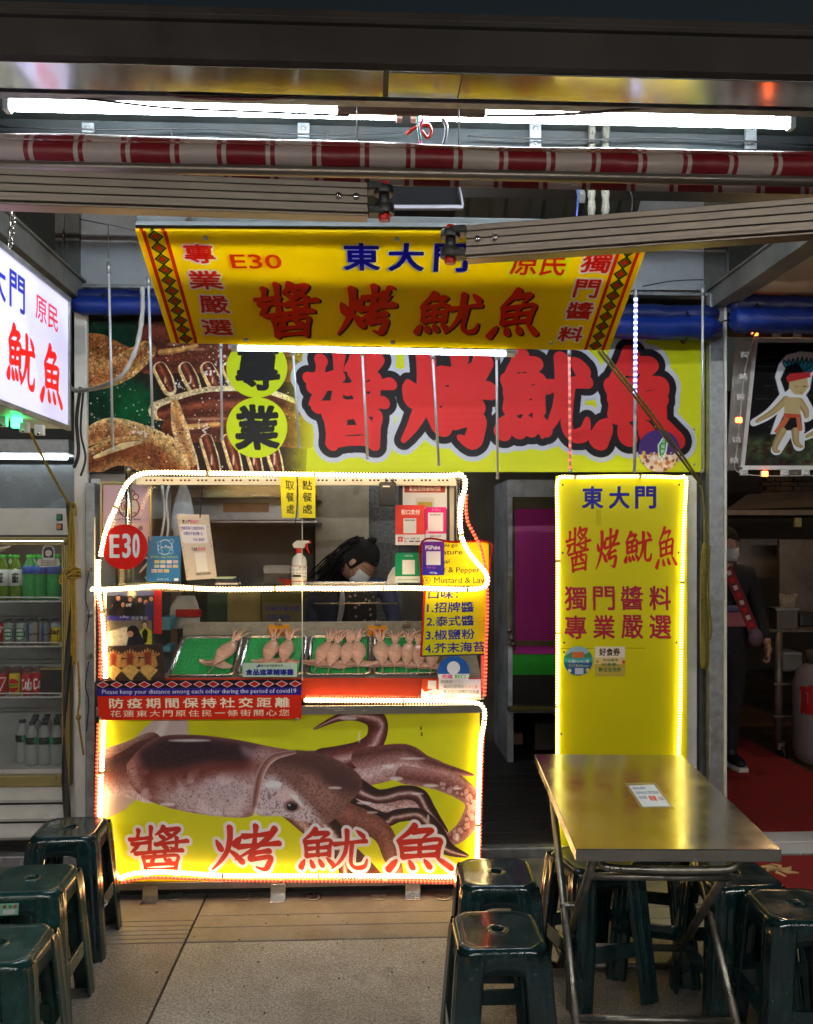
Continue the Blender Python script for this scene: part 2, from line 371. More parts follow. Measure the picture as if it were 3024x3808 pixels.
# ------------------------------------------------------------------ brush lettering: strokes of the four big characters
BR = {
'jiang': [('n',18,8,17,26),('n',5,28,38,25),('n',38,2,37,28,36,53),('t',17,38,14,47,6,56),('n',9,38,36,35),('t',58,2,54,11,45,19),('t',57,9,70,8,83,7,74,20,62,30,45,38),('d',60,14,67,20),('d',51,20,58,26),
  ('n',46,40,70,37,96,34),('h',79,27,79,40,77,52,69,47),('d',55,42,63,48),('n',14,59,50,56,88,54),('n',26,68,28,82,30,98),('n',26,68,52,66,80,65,79,82,77,98),('n',44,57,43,68,40,78),('n',60,56,60,68,62,75,68,75),('n',31,84,76,82),('n',31,95,76,94)],
'kao': [('d',9,33,15,50),('d',44,26,35,42),('t',28,6,28,30,24,56,14,78,3,94),('d',27,54,36,64,45,78),('n',48,25,84,21),('n',65,4,64,24,63,44),('n',40,47,68,44,98,41),('t',92,10,82,30,64,50,36,74),('n',58,61,84,57),('h',62,60,57,74,70,72,86,70,84,84,78,96,66,91)],
'you': [('t',24,3,17,15,6,27),('t',22,13,33,12,42,12,36,20,30,27),('n',9,31,10,46,11,62),('n',9,32,26,30,45,28,44,44,43,61),('n',12,46,43,43),('n',27,31,27,60),('n',12,61,43,58),('d',8,70,3,86),('d',17,71,20,84),('d',29,70,33,82),('d',40,67,49,82),
  ('n',51,37,72,34,96,31),('t',69,8,69,30,66,56,58,76,47,91),('h',76,37,75,60,75,80,82,90,94,87,98,72),('d',83,8,92,20)],
'yu': [('t',43,1,33,16,16,33),('t',40,14,54,12,68,11,62,20,54,30),('n',21,36,23,52,25,68),('n',21,37,50,34,80,32,78,50,76,67),('n',25,51,78,48),('n',50,35,50,65),('n',26,67,76,64),('d',16,74,11,82,4,94),('d',35,76,39,90),('d',57,75,64,89),('d',76,72,84,80,96,93)]}
PROF = {'n': (1.2,.86,.84,1.15), 't': (1.25,1.05,.8,.3), 'd': (.45,1.15,1.35), 'h': (1.15,.9,.95,1.1,.4)}
def brush(cv, ch, box, col, wd=6., outl=(), shadow=None, skew=.0, al=1.):
    (ax, ay) = cv.P(box[0], box[1]); (bx, by) = cv.P(box[2], box[3]); W = bx-ax; H = by-ay
    mxo = max([o[0]*cv.k for o in outl] or [0]); pad = int(mxo+abs(skew)*H+W*.12+6); gw = int(W)+2*pad+2; gh = int(H)+2*pad+2
    m = np.zeros((gh, gw), np.float32); sc_ = min(W, H)/100
    for st in BR[ch]:
        p = [Vector((st[i]/100*W+pad, st[i+1]/100*H-(st[i]/100-.5)*skew*H+pad, 0)) for i in range(1, len(st), 2)]
        Q = spline(p, 8) if len(p) > 2 else [p[0].lerp(p[1], t/10) for t in range(11)]
        L = sum((Q[i+1]-Q[i]).length for i in range(len(Q)-1)); N = max(4, int(L/max(.6, wd*sc_*.22)))
        pf = PROF[st[0]]; ts = np.linspace(0, 1, N); idx = ts*(len(Q)-1)
        for t, ii in zip(ts, idx):
            a = int(ii); q = Q[a].lerp(Q[min(a+1, len(Q)-1)], ii-a); r = max(.5, np.interp(t, np.linspace(0, 1, len(pf)), pf)*wd*sc_)
            x0 = max(0, int(q.x-r-1)); x1 = min(gw, int(q.x+r+2)); y0 = max(0, int(q.y-r-1)); y1 = min(gh, int(q.y+r+2))
            if x1 <= x0 or y1 <= y0: continue
            yy, xx = np.mgrid[y0:y1, x0:x1]; dx = xx-q.x; dy = yy-q.y; u = (dx+dy)*.707; v = (dx-dy)*.707
            m[y0:y1, x0:x1] = np.maximum(m[y0:y1, x0:x1], np.clip(r-np.sqrt(u*u+(v*1.3)**2)+.5, 0, 1))
    ox = int(round(ax))-pad; oy = int(round(ay))-pad
    if outl:
        d = edt(m, mxo+2)
        for o, c in sorted(outl, key=lambda q: -q[0]): cv.blend(np.clip(o*cv.k-d+.5, 0, 1), c, ox, oy)
    if shadow: cv.blend(m, shadow[2], ox+int(round(shadow[0]*cv.k)), oy+int(round(shadow[1]*cv.k)))
    cv.blend(m*al, col, ox, oy)
CHARS = ['jiang', 'kao', 'you', 'yu']
WHITE = (240,240,245); NAVY = (24,20,140); INK = (20,20,22)
# ---- squid banner on the front of the cart
def print_squid():
    c = Canvas(368, 2648, 1785, 3275, .95, (214,218,10))
    c.poly([(560,2760),(500,2740),(575,2665),(610,2640),(690,2640),(700,2760)], (205,190,190), 1, 2)
    c.poly([(610,2650),(640,2650),(600,2740),(560,2750)], (232,226,232), .8, 4)
    c.swept([(300,2840),(430,2830),(560,2760)], [20,60,40], [(150,120,110),(90,50,50),(120,80,75),(180,150,140)], tex=.2, seed=2)
    c.poly([(368,2800),(470,2790),(530,2860),(520,2960),(460,3010),(390,3045),(360,3040)], (196,170,160), 1, 2)
    c.poly([(368,2860),(420,2850),(440,2950),(395,3020),(366,3030)], (225,205,200), .8, 10)
    c.poly([(380,2800),(480,2790),(500,2830),(380,2830)], (100,60,60), .8, 5)
    # mantle
    body = [(468,2840),(520,2780),(590,2738),(700,2730),(850,2745),(1000,2775),(1075,2790),(1100,2815),(1000,2860),(960,2960),(930,3035),(800,3035),(650,3010),(540,2970),(480,2910)]
    body = [(p.x,p.y) for p in spline([(x,y,0) for x,y in body+[body[0]]], 6)]
    c.swept([(330,2900),(440,2880),(560,2865)], [62,72,120], [(84,44,42),(60,30,34),(120,70,66),(196,160,156),(224,204,206)], tex=.2, seed=30)
    keep = c.a.copy(); c.poly(body, (148,96,92), 1, 1)
    for pl, col, al, so in (([(510,2790),(600,2738),(760,2740),(900,2760),(960,2775),(900,2850),(760,2840),(640,2870),(540,2890)], (38,16,28), 1, 14), ([(500,2850),(640,2860),(800,2830),(930,2830),(900,2880),(700,2900),(560,2940)], (104,40,34), .9, 14),
        ([(560,2960),(700,2930),(800,2880),(940,2900),(930,3020),(820,3028),(680,3008)], (214,196,206), .85, 16), ([(640,3000),(760,3005),(920,3030),(800,3033)], (240,232,242), .9, 8), ([(880,2770),(1000,2790),(1050,2805),(960,2830),(900,2810)], (196,172,180), .6, 10), ([(470,2850),(490,2820),(520,2920),(500,2930)], (190,150,150), .7, 6),
        ([(560,2900),(620,2880),(640,2930),(590,2950)], (200,170,170), .5, 14)): c.poly(pl, col, al, so)
    r = np.random.default_rng(5)
    yy = vnoise(c.h, c.w, 4, 8, 2); mk = np.zeros((c.h, c.w), np.float32); t = Canvas(368, 2648, 1785, 3275, .95, (0,0,0)); t.poly(body, (255,255,255)); mk = t.a[..., 0]
    c.blend(np.clip((yy-.55)*6, 0, 1)*mk*.45, (92,44,40)); yv = np.linspace(2648,3275,c.h)[:,None]; c.blend((np.clip((vnoise(c.h, c.w, 40, 9, 3)-.5)*5, 0, 1)*mk*.5*np.clip((yv-2850)/60,0,1)).astype(np.float32), (232,214,224))
    mk = mk[..., None]; c.a = keep*(1-mk)+c.a*mk
    # collar, head
    dk = [(52,24,24),(34,14,18),(74,34,32),(214,190,190),(92,44,40),(56,26,26)]; md = [(88,36,30),(66,26,24),(120,60,54),(206,170,166),(96,44,40)]; lt = [(150,100,96),(190,150,150),(214,184,190),(160,110,104)]
    c.swept([(1150,2850),(1350,2860),(1480,2840),(1620,2870),(1720,2930),(1770,2970)], [60,60,56,44,34,26], lt, tex=.25, seed=4)
    c.swept([(1200,2840),(1330,2800),(1390,2750),(1395,2680),(1330,2660),(1250,2668),(1160,2710)], [60,44,36,38,20,14,3], [(72,26,26),(120,60,60),(210,176,178),(104,44,42),(70,28,28)], tex=.22, seed=5)
    c.swept([(1340,2820),(1500,2800),(1600,2840),(1760,2880)], [40,34,22,5], [(120,66,62),(92,48,46),(150,100,98),(180,136,134)], tex=.25, seed=6)
    c.swept([(1500,2880),(1620,2900),(1720,2940),(1765,2985),(1740,3060),(1690,3110),(1640,3120)], [34,34,34,36,34,28,14], [(176,130,130),(150,96,94),(110,58,56),(170,124,122)], tex=.25, seed=7)
    for i in range(40):
        t_ = i/40; p = spline([(1640,2920,0),(1730,2950,0),(1755,3000,0),(1735,3060,0),(1690,3110,0)], 10)[i]; c.disc(p.x+r.uniform(-12,12), p.y+r.uniform(-10,10), r.uniform(6,11), (196,160,166), .9); c.disc(p.x, p.y, 4, (130,84,84), .8)
    c.swept([(1250,2960),(1450,3000),(1540,3000),(1600,3060)], [44,30,34,10], lt, tex=.3, seed=8)
    c.swept([(1150,2860),(1300,2920),(1400,2960),(1500,2945),(1560,2960),(1600,3020),(1660,3090)], [60,40,26,26,28,24,6], dk, tex=.2, seed=9)
    c.swept([(1180,2920),(1300,3000),(1420,3045),(1480,3030),(1560,3030),(1620,3090),(1660,3150),(1740,3180)], [60,34,26,24,24,30,26,5], dk, tex=.2, seed=10)
    c.swept([(1080,3000),(1180,3090),(1300,3200),(1380,3280)], [50,44,50,50], md, tex=.25, seed=11)
    c.swept([(1200,3000),(1400,3080),(1450,3180),(1480,3260)], [50,40,30,20], [(120,70,60),(150,92,80),(110,60,52)], tex=.3, seed=12)
    c.swept([(1120,2980),(1250,3120),(1290,3270)], [44,40,26], dk, tex=.25, seed=13)
    hd = [(960,2850),(1010,2800),(1090,2788),(1180,2800),(1260,2830),(1330,2880),(1340,2930),(1290,2990),(1220,3060),(1140,3060),(1040,3036),(950,3030),(940,2960)]; hd = [(p.x,p.y) for p in spline([(x,y,0) for x,y in hd+[hd[0]]], 5)]
    t = Canvas(368, 2648, 1785, 3275, .95, (0,0,0)); t.poly(hd, (255,255,255), 1, 2); mk = t.a[..., :1]; keep = c.a.copy()
    c.poly(hd, (134,92,84), 1, 1); c.poly([(1000,2790),(1180,2790),(1360,2890),(1250,2900),(1080,2850),(1000,2840)], (80,48,46), .9, 14); c.poly([(1180,2860),(1350,2900),(1330,2960),(1200,2930)], (64,36,38), .8, 14)
    c.poly([(950,2890),(1010,2880),(1090,2940),(1160,3010),(1200,3070),(1000,3060),(930,3000)], (218,202,214), .95, 12); c.poly([(1120,2880),(1230,2930),(1260,2990),(1200,3010),(1130,2950)], (170,124,114), .7, 14)
    c.blend(np.clip((vnoise(c.h, c.w, 5, 18, 2)-.52)*6, 0, 1)*.5, (80,42,38)); c.a = keep*(1-mk)+c.a*mk
    c.swept([(1090,2795),(1010,2815),(965,2870),(945,2960),(935,3020)], [6,14,15,14,9], [(224,196,192),(160,110,104),(120,76,70),(190,160,158)], tex=.1)
    c.disc(1010, 2918, 34, (236,238,240), .9, 14, 3); c.disc(1060, 2960, 40, (228,200,206), .8, 24, 4)
    c.poly([(1040,2990),(1075,2968),(1110,2985),(1118,3010),(1085,3018)], (200,160,160), 1, 1); c.disc(1078, 2999, 30, (120,90,96), .8, 22, 2); c.disc(1079, 3000, 20, (14,12,16), 1, 15); c.poly([(1052,2988),(1075,2980),(1104,2990),(1100,2995),(1075,2987)],(90,64,66)); c.disc(1070, 2994, 4, WHITE, .8)
    c.poly([(1065,2950),(1100,2960),(1125,3000),(1110,2998)], WHITE, .8, 2); c.poly([(940,3000),(1000,3030),(930,3035)], WHITE, .6, 5)
    for (x, y, a, b) in ((1600,2920,30,6),(1470,2895,26,8),(1350,2985,30,6),(1290,2670,34,7),(1440,2850,20,6),(1700,3110,8,16),(1330,2740,5,22),(1550,2950,24,4),(700,2752,80,5),(620,2990,30,6),(1240,2930,26,5),(1380,3020,22,4),(1590,3040,5,14),(1130,3100,5,18),(1700,2930,20,4),(1530,2820,50,4)): c.disc(x, y, a, WHITE, .75, b, 2)
    for i, b in enumerate(((470,3070,700,3240),(775,3066,1035,3238),(1105,3075,1365,3242),(1430,3066,1685,3238))): brush(c, CHARS[i], b, (190,34,24), (4.9,6.3,5.4,6.3)[i], ((12,(232,228,235)),), skew=.03)
    for (x, y) in ((1560,2700),(1562,2722)): c.rect(x, y, x+7, y+14, (120,125,20))
    c.noise(.05, 200, 3); return c
# ---- hanging tilted sign (canvas in sign units 0..1000 x 0..W)
SIGN_SRC = [(503,857),(2426,868),(2265,1303),(637,1275)]
def homog(src, dst):
    A = []; 
    for (x, y), (u, v) in zip(src, dst): A += [[x,y,1,0,0,0,-u*x,-u*y,-u],[0,0,0,x,y,1,-v*x,-v*y,-v]]
    return np.linalg.svd(np.array(A, float))[2][-1].reshape(3, 3)
def diamonds(c, xc, y0, y1, n, hw, hh):
    for i in range(n):
        y = y0+(y1-y0)*(i+.5)/n; d = lambda s_: [(xc,y-hh*s_),(xc+hw*s_,y),(xc,y+hh*s_),(xc-hw*s_,y)]
        c.poly(d(1.25), (8,70,40)); c.poly(d(.86), (226,190,30)); c.poly(d(.74), (16,24,20)); c.poly(d(.6), (214,62,30))
def print_tilt():
    W, H = 1780, 520; Hm = homog(SIGN_SRC, [(0,0),(W,0),(W,H),(0,H)])
    m = lambda x, y: (lambda q: (q[0]/q[2], q[1]/q[2]))(Hm@np.array([x, y, 1.]))
    def bx(x0, y0, x1, y1):
        cy = (y0+y1)/2; cx = (x0+x1)/2; l = m(x0, cy)[0]; r_ = m(x1, cy)[0]; t = m(cx, y0)[1]; b = m(cx, y1)[1]; return (l, t, r_, b)
    c = Canvas(0, 0, W, H, .85, (252,226,14))
    for i, b in enumerate(((925,1058,1155,1253),(1215,1068,1430,1250),(1515,1092,1760,1255),(1800,1082,1995,1257))): brush(c, CHARS[i], bx(*b), (236,62,20), (5.2,6.6,5.8,6.4)[i], (), (7,5,(50,20,10)), skew=.08)
    for ch, b in zip('東大門', ((1240,905,1375,1012),(1405,905,1540,1015),(1575,908,1705,1020))): c.text(ch, bx(*b), (22,24,150), fat=4, outl=((4,WHITE),))
    c.text('E30', bx(838,948,1018,1003), (208,60,20), fat=1.5)
    b = bx(1855,930,2098,1040); c.rect(b[0], b[1], b[2], b[3], (238,236,60)); c.text('原民', bx(1868,938,2085,1032), (214,58,20), fat=2)
    for ch, b in zip('專業嚴選', ((672,908,782,982),(690,1008,808,1078),(728,1102,832,1168),(740,1192,846,1248))): c.text(ch, bx(*b), (206,52,40), fat=2.6, outl=((7,WHITE),), wob=1.2)
    for ch, b in zip('獨門醬料', ((2142,945,2262,1020),(2118,1042,2218,1112),(2092,1127,2196,1190),(2062,1217,2162,1272))): c.text(ch, bx(*b), (206,52,40), fat=2.6, outl=((7,WHITE),), wob=1.2)
    for s_ in (0, 1):
        f = (lambda x: W-x) if s_ else (lambda x: x)
        for a in ((20,33),(92,105)): c.rect(min(f(a[0]),f(a[1])), 0, max(f(a[0]),f(a[1])), H, (200,56,14))
        diamonds(c, f(62), 0, H, 11, 22, 21)
    c.noise(.03, 160, 5); return c
# ---- long fascia sign behind
def print_fascia():
    c = Canvas(300, 1185, 2620, 1755, .7, (204,214,28))
    c.poly([(300,1185),(1150,1185),(1120,1755),(300,1755)], (40,24,22), 1, 0)
    c.poly([(300,1185),(520,1185),(500,1400),(620,1560),(480,1640),(300,1600)], (8,48,34), 1, 18); c.poly([(400,1440),(560,1440),(560,1580),(420,1590)], (4,92,50), .9, 16)
    cr = (214,178,120); br = [(226,190,130),(150,84,44),(104,50,30),(130,70,40),(214,176,118)]; sa = [(80,36,22),(112,50,32),(76,32,22),(120,60,38)]
    c.swept([(560,1260),(760,1240),(980,1250),(1130,1300)], [60,66,60,50], sa, tex=.35, seed=21)
    c.swept([(540,1350),(760,1345),(1000,1370),(1130,1400)], [40,44,46,30], sa, tex=.4, seed=22)
    cream = [(226,206,160),(240,226,190),(214,180,120)]; gl_ = [(86,34,20),(70,26,16),(150,80,56),(96,40,22),(70,28,18)]
    def comb(xs_, y0, y1, w_, sd):
        for n_, x in enumerate(xs_):
            q = [(x-26,y0),(x-6,(y0+y1)/2),(x+10,y1)]; c.swept(q, [w_,w_*1.08,w_*.9], cream, tex=.2, seed=sd+n_); c.swept([(a_+2,b_-5) for a_,b_ in q], [w_*.72,w_*.74,w_*.5], gl_, tex=.25, seed=sd+n_+5); c.disc(x-6, y0+(y1-y0)*.55, 3, (250,236,214), .9, (y1-y0)*.16, 1)
    comb((612,704,784,862,930), 1372, 1452, 27, 40)
    c.swept([(580,1528),(760,1496),(950,1502),(1120,1556)], [36,56,62,46], cream, tex=.3, seed=23); c.swept([(600,1536),(760,1506),(950,1514),(1120,1566)], [26,46,52,38], gl_, tex=.3, seed=23)
    c.swept([(640,1600),(800,1590),(1000,1600),(1120,1620)], [50,56,60,50], sa, tex=.35, seed=24)
    comb((700,780,860,935,1010), 1640, 1770, 25, 60)
    for x_, y_, a_, b_ in ((700,1300,60,5),(860,1330,70,5),(760,1560,80,5),(920,1630,60,4),(640,1280,30,4),(1000,1290,40,4),(430,1330,30,5),(360,1420,26,5),(470,1690,40,5),(380,1640,30,4)): c.disc(x_, y_, a_, (236,206,176), .5, b_, 2)
    c.swept([(590,1310),(660,1300),(720,1285)], [12,10,8], [(190,140,80),(214,170,100),(150,100,50)]); c.swept([(640,1595),(740,1585),(800,1580)], [12,10,9], [(190,140,80),(214,170,100),(150,100,50)])
    c.swept([(300,1290),(360,1300),(440,1330),(500,1340)], [50,60,50,30], [(170,110,60),(140,84,44),(200,150,96)], tex=.5, seed=25)
    c.swept([(300,1400),(380,1400),(460,1360),(540,1300)], [50,44,50,34], [(200,150,90),(150,90,50),(190,150,90)], tex=.5, seed=26)
    c.swept([(300,1640),(400,1600),(520,1640),(640,1700)], [24,46,60,60], [(220,196,140),(190,140,90),(150,96,60),(200,156,100)], tex=.4, seed=27)
    c.swept([(300,1740),(430,1680),(560,1700),(640,1760)], [50,50,70,60], [(214,180,120),(140,80,44),(120,64,36),(190,140,90)], tex=.4, seed=28)
    c.swept([(350,1700),(450,1660),(520,1645)], [6,12,4], [(230,214,170),(210,180,130)])
    c.swept([(640,1500),(660,1600),(700,1720)], [14,30,20], [(226,200,150),(180,120,70),(220,190,140)], tex=.4, seed=29)
    r = np.random.default_rng(11)
    for i in range(420):
        x = r.uniform(300,1100); y = r.choice([r.normal(1300,20), r.normal(1460,60), r.normal(1600,40), r.uniform(1200,1740)]); c.disc(x, y, r.uniform(1.2,4), (244,236,220) if r.random() < .6 else (40,26,20), .8)
    for (x, y) in ((800,1340),(770,1390),(650,1430),(740,1590),(520,1610),(840,1425)):
        for k in range(14): c.disc(x+r.normal(0,18), y+r.normal(0,9), r.uniform(2,5), WHITE, .85)
    nz = vnoise(c.h, c.w, 14, 4, 3); xs = np.linspace(300, 2620, c.w)[None, :]
    g = np.clip((xs-1000)/180, 0, 1)*np.ones((c.h, 1)); c.blend((g*g*(3-2*g)).astype(np.float32), (204,214,28))
    c.a[:, :int(800*c.k)] *= (.7+.6*nz[:, :int(800*c.k), None])
    for cy, ch in ((1370,'專'),(1592,'業')):
        c.disc(940, cy, 112, (196,220,20)); c.text(ch, (860, cy-84, 1024, cy+84), (24,24,28), fat=6.5, wob=2.5, var=.2, seed=cy)
    BX = ((1116,1312,1446,1660),(1470,1312,1806,1660),(1842,1312,2180,1656),(2202,1316,2520,1656)); WD = (7.2,10.4,8.2,10.2)
    for o, col in ((44,(190,196,212)),(26,(26,22,28))):
        for k in range(4): brush(c, CHARS[k], BX[k], col, WD[k], ((o, col),))
    for k in range(4): brush(c, CHARS[k], BX[k], (206,42,44), WD[k])
    c.rect(1150, 1690, 2620, 1755, (204,214,28)) if False else None
    c.noise(.04, 200, 6); return c
# ---- tall menu board
def print_tall():
    c = Canvas(2065, 1768, 2560, 3130, .8, (214,206,6))
    for ch, b in zip('東大門', ((2163,1806,2243,1890),(2262,1806,2342,1890),(2362,1806,2442,1890))): c.text(ch, b, NAVY, fat=3)
    for i, b in enumerate(((2100,1955,2196,2118),(2213,1960,2302,2112),(2322,1968,2425,2095),(2440,1955,2520,2108))): brush(c, CHARS[i], b, (196,30,16), (5.2,6.4,5.6,6.4)[i], skew=.1)
    for k, ch in enumerate('獨門醬料'): c.text(ch, (2098+k*106, 2174, 2098+k*106+82, 2262), (178,26,44), fat=1.0, wob=1.0, outl=((1.2,(110,20,120)),))
    for k, ch in enumerate('專業嚴選'): c.text(ch, (2098+k*106, 2280, 2098+k*106+82, 2366), (178,26,44), fat=1.0, wob=1.0, outl=((1.2,(110,20,120)),))
    c.rect(2065, 2401, 2400, 2403, (130,125,10), .8); c.rect(2215, 1890, 2235, 1950, (180,170,10), .5)
    for x, y in ((2090,2050),(2528,2050),(2095,2380),(2520,2380),(2095,2415),(2085,2715),(2520,2730),(2090,1800),(2530,1800)): c.disc(x, y, 4, (70,70,60))
    c.noise(.05, 300, 7); return c
def print_banner():
    c = Canvas(358, 2528, 1122, 2677, 1.15, (216,40,16))
    c.rect(358, 2528, 1122, 2560, (30,18,22)); c.rect(358, 2558, 1122, 2586, (48,30,130))
    for i in range(15):
        x = 380+i*51.3; c.poly([(x-24,2544),(x,2531),(x+24,2544),(x,2557)], (236,200,210)); c.poly([(x-18,2544),(x,2534),(x+18,2544),(x,2554)], (190,30,24))
    c.text('Please keep your distance among each other during the period of covid19', (375,2562,1102,2584), WHITE, fat=.5)
    c.text('防疫期間保持社交距離', (400,2594,1078,2634), (250,236,205), fat=1.5, sp=1.35); c.text('花蓮東大門原住民一條街關心您', (402,2640,1076,2666), (250,232,200), fat=.8, sp=1.3)
    c.noise(.05, 200, 8); return c
def print_lightbox():     # canvas in face units (mm/… 0..1300 x 0..480)
    c = Canvas(0, 0, 1500, 480, .6, (212,212,248))
    c.text('E30', (330,50,480,100), (214,50,30), fat=2)
    for k, ch in enumerate('東大門'): c.text(ch, (700+k*145, 40, 820+k*145, 165), (30,40,170), fat=3)
    c.text('原民', (1195,60,1400,150), (220,30,50), fat=1.5)
    for i, b in enumerate(((440,210,650,430),(700,210,900,430),(975,215,1190,420),(1240,215,1440,430))): brush(c, CHARS[i], b, (236,26,22), (5,6.4,5.6,6.4)[i])
    return c
def print_disc():
    c = Canvas(378, 1950, 550, 2120, 1.2, (226,22,14)); c.text('E', (408,1988,446,2075), WHITE, fat=1.5); c.rect(413, 1990, 423, 2073, WHITE)
    c.text('3', (455,1985,488,2076), WHITE, fat=3); c.text('0', (492,1985,520,2076), WHITE, fat=3); return c
def print_cert():
    c = Canvas(380, 1797, 560, 2050, 1., (214,190,222)); c.rect(380,1945,560,2050,(226,200,214)); n = [(480,1900,42)]
    c.disc(480,1885,42,(150,40,50)); c.disc(480,1885,37,(226,220,232)); c.disc(484,1838,22,(150,40,50)); c.disc(484,1838,18,(228,222,234)); c.disc(506,1845,13,(150,40,50)); c.disc(506,1845,9,(228,222,234))
    c.disc(468,1880,19,(150,40,50)); c.disc(468,1880,16,(226,216,226)); c.text('優',(457,1869,480,1892),(170,30,30),fat=1.2); c.text('食品衛生優良評鑑',(436,1902,508,1914),(60,30,50),fat=.5)
    c.text('Hygienic Practice Certification',(420,1926,526,1937),(60,40,60)); c.text('第 E30 號攤',(395,1952,470,1972),(80,50,60)); c.text('機',(516,1956,534,1974),(40,20,30),fat=.6)
    return c
def print_epay():
    c = Canvas(544, 1990, 674, 2162, 1.2, (40,130,200)); c.disc(612,2032,30,(200,225,240)); c.disc(612,2032,26,(44,134,204)); c.text('e-Pay',(594,2024,638,2041),WHITE,fat=.6)
    for x,y in ((588,2018),(636,2010),(594,2048),(636,2050)): c.disc(x,y,9,(190,220,240)); c.disc(x,y,7,(50,140,205))
    c.text('享使用 e-Pay 多元支付',(556,2064,664,2076),(220,226,70),fat=.5)
    for j in range(3):
        for i in range(4-(j>1)): c.rect(572+i*24-(10 if j>1 else 0), 2082+j*17, 592+i*24-(10 if j>1 else 0), 2094+j*17, [(220,210,150),(200,220,200),(224,226,230),(200,190,210)][(i+j)%4])
    c.text('臺灣數位服務',(586,2150,630,2158),WHITE); c.text('VISA',(560,2120,576,2126),(30,50,130)); c.rect(650,2150,666,2160,WHITE); return c
def print_card():
    c = Canvas(656, 1912, 806, 2160, 1.2, (214,206,198)); c.text('東大門',(676,1932,716,1947),INK,fat=.5); c.text('環保夜市',(716,1932,756,1947),(214,40,110),fat=.5)
    c.rect(664,1950,784,2020,(236,236,246)); c.text('推動環保不主動提供袋子',(670,1957,776,1970),(50,40,150)); c.text('如需袋子請加購1元',(674,1977,764,1990),(50,40,150)); c.text('E30 謝謝!',(718,2000,770,2012),(50,40,150))
    c.text('花蓮遊',(700,2035,730,2050),INK,fat=.5); c.text('愛地球',(732,2035,768,2050),(214,40,110),fat=.6); c.rect(712,2056,768,2130,(236,236,238)); c.text('掃描獲得花蓮好康資訊',(706,2134,780,2144),INK)
    r = np.random.default_rng(2)
    for i in range(40): c.disc(r.choice([r.uniform(660,668),r.uniform(790,803)]), r.uniform(1915,2155), r.uniform(2,4), [(220,120,140),(120,190,190),(230,200,120)][i%3], .8)
    return c
def simple_card(x0, y0, x1, y1, bg_, items, k=1.3, noise=.04):
    c = Canvas(x0, y0, x1, y1, k, bg_)
    for it in items:
        if it[0] == 'r': c.rect(*it[1], it[2])
        elif it[0] == 'd': c.disc(*it[1], it[2])
        elif it[0] == 't': c.text(it[1], it[2], it[3], fat=it[4] if len(it) > 4 else 0, wob=it[5] if len(it) > 5 else 0, seed=len(it[1]))
        elif it[0] == 'p': c.poly(it[1], it[2], 1, it[3] if len(it) > 3 else 0)
    if noise: c.noise(noise, 60, 2)
    return c
def print_photo1():      # group photo of people at night
    c = Canvas(398, 2195, 572, 2290, 1.3, (50,46,60)); c.rect(398,2195,572,2215,(90,100,150)); c.disc(490,2210,16,(250,240,200),.9,None,5)
    r = np.random.default_rng(3)
    for i,(x,y) in enumerate(((424,2250),(440,2222),(458,2246),(484,2226),(520,2228),(542,2236),(562,2224))):
        c.poly([(x-20,y+16),(x+20,y+16),(x+26,2290),(x-26,2290)], [(24,26,30),(30,30,34),(60,40,40),(20,22,26),(26,30,34),(40,40,40),(54,60,100)][i], 1, 2); c.disc(x,y,10,(30,22,20)); c.disc(x,y+3,8,(190,140,110),1,9)
    c.text('KMT',(468,2244,490,2256),WHITE,fat=.8); c.noise(.12, 8, 4); return c
def print_photo2():
    c = Canvas(398, 2290, 566, 2402, 1.3, (120,110,96)); c.rect(398,2290,566,2308,(60,50,140)); c.text('e-Pay',(446,2290,480,2301),WHITE); c.text('商家專用',(488,2292,548,2306),(190,220,120))
    c.poly([(400,2350),(470,2330),(520,2400),(400,2402)],(226,216,190),1,3); c.poly([(470,2402),(480,2360),(520,2350),(558,2370),(560,2402)],(26,30,48),1,2); c.disc(494,2348,22,(28,22,22)); c.disc(484,2358,12,(196,150,120)); 
    c.poly([(518,2350),(540,2330),(562,2345),(566,2396),(540,2396)],(200,196,40),1,1); c.poly([(528,2350),(540,2335),(550,2350),(545,2390),(532,2390)],(24,24,30),1,1); c.disc(538,2320,11,(28,22,20)); c.disc(538,2324,8,(206,160,130),1,10); c.noise(.15, 10, 4); return c
def print_photo3():      # grilled squid on a mesh
    c = Canvas(398, 2395, 612, 2532, 1.2, (60,44,36))
    for i in range(40): c.swept([(398,2400+i*4,),(612,2395+i*4.2)],[.6,.6],[(130,110,90),(90,70,60)],n=1,al=.5)
    for x in (420, 485, 552):
        for k in range(-4,5): c.swept([(x,2440),(x+k*9,2420+abs(k)*4),(x+k*11,2408+abs(k)*5)],[5,4,1.5],[(226,180,110),(180,110,60),(214,160,90)],n=4,tex=.3,seed=k+9)
        c.poly([(x-30,2450),(x+30,2440),(x+36,2475),(x,2500),(x-36,2478)],(206,150,80),1,2); c.poly([(x-14,2425),(x+14,2425),(x+10,2485),(x-10,2485)],(140,50,36),.9,4)
        c.poly([(x-36,2492),(x,2470),(x+36,2492),(x,2530)],(226,184,104),1,1); c.swept([(x,2500),(x+6,2532)],[3,2],[(226,190,120),(190,150,80)],n=2)
    c.noise(.15, 10, 5); return c
